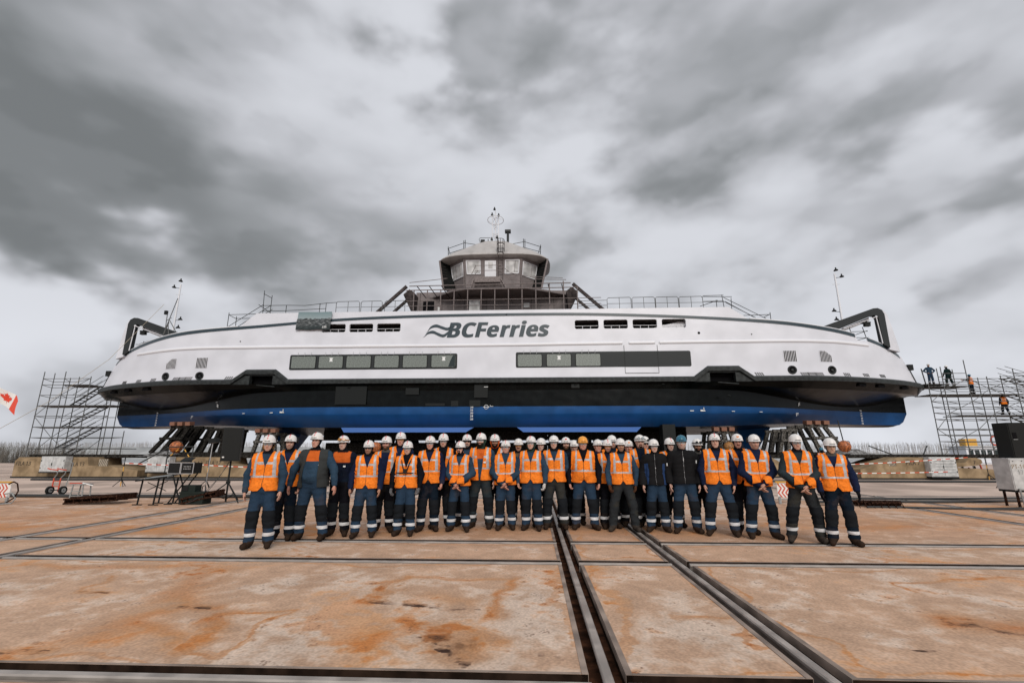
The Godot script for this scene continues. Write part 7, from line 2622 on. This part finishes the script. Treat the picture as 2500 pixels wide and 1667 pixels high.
	if d.hood != "":
		var f := PackedFloat32Array()
		f.resize(hv.size())
		for k in hv.size():
			var p := hv[k]
			f[k] = minf(maxf((pow(p.x / 0.066, 2.0) + pow((p.y + 0.012) / 0.105, 2.0) - 1.0) * 0.04, 0.045 - p.z), p.y + 0.16)
		put("hood", shell(hv, hn, HEAD.ix, 0.017, f).done(), M[d.hood], root, hx)
	elif d.cap == "knit":
		var f := PackedFloat32Array()
		f.resize(hv.size())
		for k in hv.size():
			f[k] = minf(maxf(hv[k].y - 0.028, 0.03 - hv[k].z), hv[k].y + 0.03)
		put("knitted_cap", shell(hv, hn, HEAD.ix, 0.007, f).done(), M.knit_grey, root, hx)
	if d.hat != "":
		var hat := put("hard_hat", HAT, M["helmet_" + d.hat], root, hx)
		put("brim", HAT_BRIM, M["helmet_" + d.hat], hat)
		if d.mark == "stripe":
			put("stripe", HAT_STRIPE, M.sticker_red, hat)
		elif d.mark == "patch":
			put("sticker", HAT_PATCH, M.sticker_red, hat)
		elif d.mark == "orange":
			put("sticker", HAT_PATCH, M.sticker_orange, hat)
		put("lettering", HAT_NAME, M.black_print, hat, Transform3D(Basis(Vector3.RIGHT, -0.12), Vector3(0.0, 0.054, 0.1315)))
		if d.goggles != "":
			put("goggles", GOGGLES, M[d.goggles], hat)
		if d.muffs:
			put("ear_muffs", MUFFS, M.black_plastic, hat)
	if d.glasses != "":
		put("glasses", GLASSES, M["lens_" + d.glasses], root, hx)
	return root


func dress(root: Node3D, d: Dictionary, v: PackedVector3Array, n: PackedVector3Array, ix: PackedInt32Array, arm: PackedFloat32Array, leg: PackedFloat32Array) -> void:
	var nv := v.size()
	var f := PackedFloat32Array()
	f.resize(nv)
	if d.vest in ["closed", "open", "gilet", "jacket"]:
		var hem := 0.945 if d.vest != "gilet" else 0.93
		var vy: float = 1.31 if d.vest == "closed" else 0.8
		var slope := 0.32 if d.vest == "closed" else 0.11
		if d.vest == "gilet":
			slope = 0.10
		for k in nv:
			var p := v[k]
			var q := minf(arm[k] + 0.022, p.y - hem + (0.02 if absf(p.x) > 0.06 or p.z < 0.0 or d.vest != "closed" else absf(p.x) * 1.3 - 0.058))
			q = minf(q, Vector2(p.x, p.z + 0.01).length() - 0.082 + maxf(0.0, 1.50 - p.y) * 3.0)
			if p.z > -0.01 and p.y > vy:
				q = minf(q, absf(p.x) - 0.006 - (p.y - vy) * slope)
			if d.vest == "gilet" and p.z > 0.0:
				q = minf(q, absf(p.x) - 0.125 + 0.10 * maxf(0.0, p.y - 1.25))
			if d.vest == "jacket":
				q = minf(arm[k] + 0.5, minf(p.y - 0.93, 1.55 - p.y))
			f[k] = q
		var m: Material = M.vest if d.vest in ["closed", "open"] else M.gilet if d.vest == "gilet" else M.softshell
		var vest := obj({"gilet": "padded_gilet", "jacket": "softshell_jacket"}.get(d.vest, "safety_vest"), shell(v, n, ix, 0.016, f, 0.07), m, root)
		var g := PackedFloat32Array()
		g.resize(nv)
		if d.vest in ["closed", "open"]:
			for k in nv:
				g[k] = minf(f[k], 0.027 - absf(v[k].y - 1.155))
			obj("reflective_strip", shell(v, n, ix, 0.019, g, 0.07), M.reflective, vest)
			for k in nv:
				g[k] = minf(minf(f[k], 0.024 - absf(v[k].y - 1.375)), 0.13 - absf(v[k].x))
			obj("reflective_strip", shell(v, n, ix, 0.0185, g, 0.07), M.reflective, vest)
			for e in [-1.0, 1.0]:
				for k in nv:
					g[k] = minf(minf(f[k], 0.025 - absf(v[k].x * e - 0.145)), v[k].y - 1.16)
				obj("reflective_strip", shell(v, n, ix, 0.020, g, 0.07), M.reflective, vest)
		if d.vest in ["closed", "jacket"]:
			for k in nv:
				g[k] = minf(minf(f[k], (0.012 if d.vest == "closed" else 0.009) - absf(v[k].x - 0.004)), v[k].z)
				if d.vest == "closed":
					g[k] = minf(g[k], 1.33 - v[k].y)
			obj("zip", shell(v, n, ix, 0.022, g, 0.07), M.zip if d.vest == "closed" else M.reflective, vest)
		if d.vest == "closed":
			for e in [-1.0, 1.0]:
				for k in nv:
					var p := v[k]
					g[k] = minf(minf(0.058 - absf(p.x * e - 0.09), 0.055 - absf(p.y - 1.035)), p.z - 0.02)
				obj("pocket", shell(v, n, ix, 0.023, g, 0.07), M.vest, vest)
		if d.vest == "jacket" and d.extra == "blue":
			for e in [-1.0, 1.0]:
				for k in nv:
					g[k] = minf(minf(v[k].x * e - 0.12 - 0.06 * absf(v[k].y - 1.15), 0.0 + arm[k] + 0.03), minf(1.36 - v[k].y, v[k].y - 0.93))
				obj("side_panel", shell(v, n, ix, 0.018, g, 0.07), M.softshell_blue, vest)
	if d.pads:
		for e in [-1.0, 1.0]:
			for k in nv:
				var p := v[k]
				f[k] = minf(minf(0.14 - absf(p.y - 0.46), n[k].z * 0.1 + 0.012), minf(p.x * e, 0.6 - p.y))
			obj("knee_patch", shell(v, n, ix, 0.006, f), M.kneepad, root)
	if d.bands:
		for e in [-1.0, 1.0]:
			for k in nv:
				var p := v[k]
				f[k] = minf(0.028 - absf(p.y - 0.225 + p.z * 0.05), p.x * e)
			obj("ankle_band", shell(v, n, ix, 0.006, f), M.ankle_band, root)


func build_crew() -> void:
	make_crew_templates()
	var V := "orange hi-vis vest"
	var list := [
		{"x": -4.79, "z": -8.52, "top": 1.92, "yaw": 12, "w": 0.13, "glasses": "clear", "turn": 4, "label": "person in orange vest and mirror glasses at the far left end of the line"},
		{"x": -4.80, "z": -9.31, "top": 1.95, "yaw": 10, "jacket": "navy", "trousers": "dark", "muffs": true, "beard": "stubble", "hair": 0, "label": "person with ear muffs and vest behind the leftmost man's shoulder, in dark trousers"},
		{"x": -4.24, "z": -9.24, "top": 1.99, "yaw": 6, "bulk": 1.20, "belly": 0.18, "w": 0.19, "vest": "gilet", "yoke": true, "pose": "wide", "skin": 1, "label": "burly person in slate overalls with orange yoke under an open grey gilet"},
		{"x": -3.93, "z": -9.80, "top": 1.95, "yaw": 4, "jacket": "dark", "trousers": "black", "vest": "none", "yoke": true, "goggles": "lens_amber", "skin": 3, "label": "person in dark jacket with orange yoke and amber goggles up on the white helmet"},
		{"x": -3.34, "z": -9.64, "top": 1.85, "yaw": 5, "jacket": "navy", "glasses": "dark", "beard": "stubble", "w": 0.14, "skin": 2, "label": "short person in sunglasses, orange vest and navy sleeves, third vest from the left in front"},
		{"x": -3.16, "z": -10.22, "top": 1.95, "yaw": 3, "jacket": "navy", "trousers": "black", "beard": "full", "hair": 1, "skin": 1, "cap": "knit", "vest": "open", "label": "heavy bearded person in grey knit cap and open vest behind the man in sunglasses"},
		{"x": -2.61, "z": -9.91, "top": 1.84, "yaw": 2, "jacket": "black", "glasses": "clear", "gloves": "glove_grey", "extra": "harness", "label": "person wearing a black chest harness with a camera over the orange vest, grey gloves"},
		{"x": -3.10, "z": -11.1, "top": 2.07, "glasses": "amber", "jacket": "navy", "trousers": "dark", "skin": 1, "label": "tall person in orange glasses in the back row left of the chest camera man"},
		{"x": -2.26, "z": -10.44, "top": 1.96, "jacket": "navy", "trousers": "dark", "glasses": "clear", "skin": 1, "cap": "black", "label": "tall slim person in closed vest and dark trousers, just right of the chest camera"},
		{"x": -2.06, "z": -10.91, "top": 2.03, "jacket": "black", "trousers": "black", "glasses": "clear", "vest": "open", "label": "person in open vest and clear glasses standing behind, one row back of the slim man"},
		{"x": -1.60, "z": -10.50, "top": 1.85, "yaw": -3, "pose": "clasp", "glasses": "dark", "beard": "goatee", "trousers": "blue", "skin": 1, "w": 0.15, "label": "person with dark sunglasses and goatee, hands clasped over a short vest"},
		{"x": -1.55, "z": -11.15, "top": 2.02, "jacket": "slate", "trousers": "dark", "glasses": "dark", "beard": "goatee", "hair": 2, "label": "grey-bearded person in dark glasses looking over the shoulder of the goateed man"},
		{"x": -1.19, "z": -10.89, "top": 2.04, "vest": "open", "yoke": true, "trousers": "steel", "beard": "full", "hood": "hood_green", "glasses": "clear", "w": 0.17, "skin": 3, "label": "tall bearded person in green hood and open vest over slate overalls"},
		{"x": -0.92, "z": -11.37, "top": 2.03, "jacket": "black", "trousers": "black", "beard": "full", "hood": "hood_orange", "grin": true, "skin": 2, "muffs": true, "label": "grinning black-bearded person in an orange hood in the back row"},
		{"x": -0.625, "z": -10.70, "top": 1.87, "pose": "clasp", "glasses": "clear", "bulk": 1.06, "skin": 1, "trousers": "blue", "bare": true, "label": "short stout person in clear glasses, hands clasped low, in blue trousers"},
		{"x": -0.36, "z": -11.41, "top": 1.93, "jacket": "tan", "trousers": "black", "glasses": "amber", "beard": "moustache", "gloves": "white", "skin": 2, "mark": "", "label": "moustached person in amber glasses peering between two vests near the middle"},
		{"x": -0.06, "z": -10.62, "top": 1.96, "glasses": "clear", "hood": "hood_green", "gloves": "one white", "trousers": "blue", "yaw": -4, "label": "person in green hood and glasses with one white work glove, yellow cuff"},
		{"x": 0.17, "z": -11.2, "top": 1.935, "jacket": "navy", "trousers": "dark", "hair": 2, "skin": 3, "mark": "", "label": "grey-haired older person whose head alone shows between green hood and grey trousers"},
		{"x": 0.45, "z": -10.84, "top": 1.98, "pose": "behind", "glasses": "clear", "trousers": "grey", "jacket": "slate", "mark": "", "w": 0.16, "bands": true, "label": "person in worn grey trousers, hands behind the back, left of the orange helmet"},
		{"x": 0.74, "z": -11.2, "top": 1.955, "jacket": "dark", "trousers": "black", "beard": "full", "hair": 1, "mark": "patch", "vest": "none", "label": "young bearded person with a red square on the helmet, in a dark checked jacket"},
		{"x": 0.95, "z": -11.5, "top": 1.895, "jacket": "dark", "trousers": "black", "mark": "", "bare": true, "vest": "none", "label": "person of whom only a face shows just left of the orange helmet"},
		{"x": 1.09, "z": -10.80, "top": 1.96, "hat": "orange", "mark": "", "jacket": "black", "bulk": 1.12, "belly": 0.08, "glasses": "clear", "skin": 1, "w": 0.17, "bare": true, "muffs": true, "label": "stocky person with the only orange helmet, black sleeves under the vest"},
		{"x": 1.46, "z": -11.1, "top": 1.90, "jacket": "navy", "trousers": "black", "skin": 1, "mark": "", "bare": true, "label": "person smiling in the back row just right of the orange helmet"},
		{"x": 1.66, "z": -11.0, "top": 1.90, "jacket": "navy", "trousers": "black", "glasses": "amber", "beard": "stubble", "skin": 1, "label": "person in amber spectacles in the second row, left of the brown gloves man"},
		{"x": 1.86, "z": -11.6, "top": 2.01, "jacket": "dark", "trousers": "black", "glasses": "clear", "beard": "stubble", "bare": true, "mark": "", "label": "tall person at the very back above the amber spectacles, white helmet high"},
		{"x": 1.885, "z": -10.62, "top": 1.91, "gloves": "brown", "trousers": "grey", "beard": "stubble", "skin": 2, "w": 0.20, "mark": "", "boots": 2, "pads": false, "bands": false, "label": "dark-bearded person in brown leather gloves and scuffed grey trousers, feet apart"},
		{"x": 2.17, "z": -11.2, "top": 1.885, "jacket": "navy", "trousers": "black", "beard": "moustache", "skin": 1, "bare": true, "mark": "orange", "label": "ruddy moustached person with an orange square on the helmet, in the back row"},
		{"x": 2.40, "z": -11.05, "top": 2.0, "jacket": "dark", "trousers": "black", "vest": "open", "beard": "goatee", "goggles": "lens_clear", "mark": "", "bare": true, "label": "tall person in open vest with clear goggles round the helmet, behind the black jackets"},
		{"x": 2.60, "z": -11.45, "top": 1.98, "jacket": "navy", "trousers": "black", "goggles": "lens_dark", "glasses": "dark", "mark": "", "label": "person with black round goggles on the helmet and sunglasses, behind the woman in black"},
		{"x": 2.58, "z": -10.53, "top": 1.89, "vest": "jacket", "jacket": "black", "extra": "blue", "bulk": 0.93, "glasses": "clear", "skin": 3, "hair": 1, "w": 0.13, "yaw": -6, "mark": "", "grin": true, "label": "smaller person in black softshell with blue side panels, smiling, white helmet"},
		{"x": 3.10, "z": -11.2, "top": 1.935, "jacket": "navy", "trousers": "black", "skin": 3, "mark": "stripe", "label": "person glaring out between the two black jackets, vest mostly hidden"},
		{"x": 3.14, "z": -10.41, "top": 1.97, "vest": "jacket", "jacket": "black", "hat": "teal", "mark": "", "glasses": "clear", "beard": "stubble", "hair": 2, "bulk": 1.06, "w": 0.16, "skin": 3, "bare": true, "yaw": -5, "label": "person with the only teal helmet in the line, in black softshell and blue trousers"},
		{"x": 3.64, "z": -10.94, "top": 1.91, "jacket": "black", "trousers": "black", "vest": "none", "beard": "full", "hair": 3, "goggles": "lens_dark", "mark": "", "cap": "knit", "skin": 2, "label": "black-bearded person with goggles on a scratched helmet behind the teal helmet man"},
		{"x": 3.74, "z": -10.15, "top": 1.99, "jacket": "navy", "muffs": true, "w": 0.19, "yaw": -5, "label": "tall person in navy sleeves with cable round the neck, right of the teal helmet"},
		{"x": 4.26, "z": -10.3, "top": 1.99, "jacket": "navy", "trousers": "black", "beard": "moustache", "hair": 1, "skin": 1, "mark": "orange", "yaw": -6, "label": "moustached person with orange badge on the helmet, half hidden between two vests at the right"},
		{"x": 4.39, "z": -9.82, "top": 1.96, "jacket": "navy", "pose": "clasp", "w": 0.18, "yaw": -8, "muffs": true, "mark": "", "bare": true, "beard": "stubble", "label": "person in navy sleeves with hands clasped, third from the right end"},
		{"x": 4.98, "z": -9.41, "top": 1.95, "pose": "clasp", "jacket": "steel", "trousers": "grey", "glasses": "clear", "w": 0.20, "yaw": -12, "mark": "", "boots": 2, "label": "person in grey quilted sleeves, hands clasped, second from the right end"},
		{"x": 5.50, "z": -9.23, "top": 1.87, "jacket": "navy", "trousers": "dark", "gloves": "black", "skin": 4, "grin": true, "cap": "knit", "w": 0.15, "yaw": -13, "mark": "", "label": "smiling person in black gloves and vest at the far right end of the line"},
		{"x": 16.2, "z": -28.0, "top": 1.90, "hat": "teal", "mark": "", "jacket": "navy", "trousers": "dark", "yaw": 150, "group": "workers in the yard behind", "label": "distant person in blue helmet and vest in the yard behind the line"},
		{"x": 35.95, "z": -43.9, "y": 7.63, "top": 1.86, "hat": "white", "mark": "", "vest": "none", "jacket": "slate", "pose": "hips", "pads": false, "yaw": -20, "group": "workers on the right scaffold", "label": "person in slate clothes with hands on hips on the scaffold gangway by the fender"},
		{"x": 37.5, "z": -43.9, "y": 7.42, "top": 1.90, "hat": "white", "mark": "", "vest": "none", "jacket": "green", "trousers": "green", "pose": "wide", "w": 0.24, "pads": false, "yaw": 190, "group": "workers on the right scaffold", "label": "person in dark green jacket, legs apart, on the scaffold top"},
		{"x": 39.35, "z": -43.9, "y": 6.70, "top": 1.80, "hat": "teal", "mark": "", "jacket": "black", "trousers": "dark", "pose": "reach", "w": 0.2, "yaw": 210, "group": "workers on the right scaffold", "label": "person in orange vest gripping a tube on the scaffold's upper deck"},
		{"x": 41.75, "z": -43.9, "y": 4.88, "top": 1.84, "hat": "white", "mark": "", "jacket": "black", "trousers": "dark", "pose": "walk", "yaw": 165, "group": "workers on the right scaffold", "label": "person in orange vest walking on the lower deck of the right scaffold"}]
	for s in list:
		var p := person(s)
		if s.get("vest", "") == "jacket":
			slab("sleeve_badge", Vector3(0.262, 1.335, 0.048), Vector3(0.07, 0.055, 0.012), M.paper, p, Basis(Vector3.UP, 0.5))
		if s.get("yoke", false):
			slab("chest_badge", Vector3(0.10, 1.27, 0.142), Vector3(0.045, 0.03, 0.012), M.paper, p)
		if s.get("extra", "") == "harness":
			slab("chest_camera", Vector3(0.0, 1.25, 0.165), Vector3(0.07, 0.09, 0.06), M.black_plastic, p)
			for e in [-1.0, 1.0]:
				var b := MB.new()
				b.tube([Vector3(e * 0.03, 1.26, 0.15), Vector3(e * 0.075, 1.40, 0.145), Vector3(e * 0.115, 1.52, 0.045)], 0.012, 5)
				b.tube([Vector3(e * 0.03, 1.22, 0.152), Vector3(e * 0.12, 1.21, 0.135), Vector3(e * 0.2, 1.21, 0.06)], 0.012, 5)
				obj("harness_strap", b, M.black_plastic, p)


func _ready() -> void:
	var cam := Camera3D.new()
	cam.name = "camera"
	cam.fov = 71.86
	cam.near = 0.05
	cam.far = 4000.0
	cam.position = Vector3(0, 1.6, 0)
	cam.rotation_degrees = Vector3(13.3, 2.6, 0)
	add_child(cam)
	cam.current = true
	var env := Environment.new()
	env.background_mode = Environment.BG_SKY
	var sky := Sky.new()
	var pano := PanoramaSkyMaterial.new()
	pano.panorama = make_sky()
	sky.sky_material = pano
	env.sky = sky
	env.tonemap_mode = Environment.TONE_MAPPER_LINEAR
	env.tonemap_exposure = EXPOSURE
	env.sdfgi_enabled = true
	env.ssao_enabled = true
	env.ssil_enabled = true
	env.fog_enabled = FOG > 0.0
	env.fog_density = FOG
	env.fog_light_color = Color(0.86, 0.87, 0.90)
	var we := WorldEnvironment.new()
	we.name = "world_environment"
	we.environment = env
	add_child(we)
	var sun := DirectionalLight3D.new()
	sun.name = "sun"
	sun.light_energy = 0.5
	sun.light_color = Color(1.0, 0.97, 0.93)
	sun.light_angular_distance = 30.0
	sun.shadow_enabled = true
	sun.rotation_degrees = Vector3(-31, 12, 0)
	add_child(sun)
	var rb := MB.new()
	rb.cyl(Vector3.ZERO, Vector3.UP, 1.0, 1.0, 8)
	UNIT_ROD = rb.done()
	rb = MB.new()
	rb.box(Vector3.ZERO, Vector3.ONE)
	UNIT_BOX = rb.done()
	make_materials()
	build_ground()
	build_ferry()
	build_berth()
	build_scaffolds()
	build_yard()
	var t0 := Time.get_ticks_msec()
	build_crew()
	print("crew ", Time.get_ticks_msec() - t0)


const EXPOSURE := 1.3
const SKY_LEVEL := 0.74
const FOG := 0.0
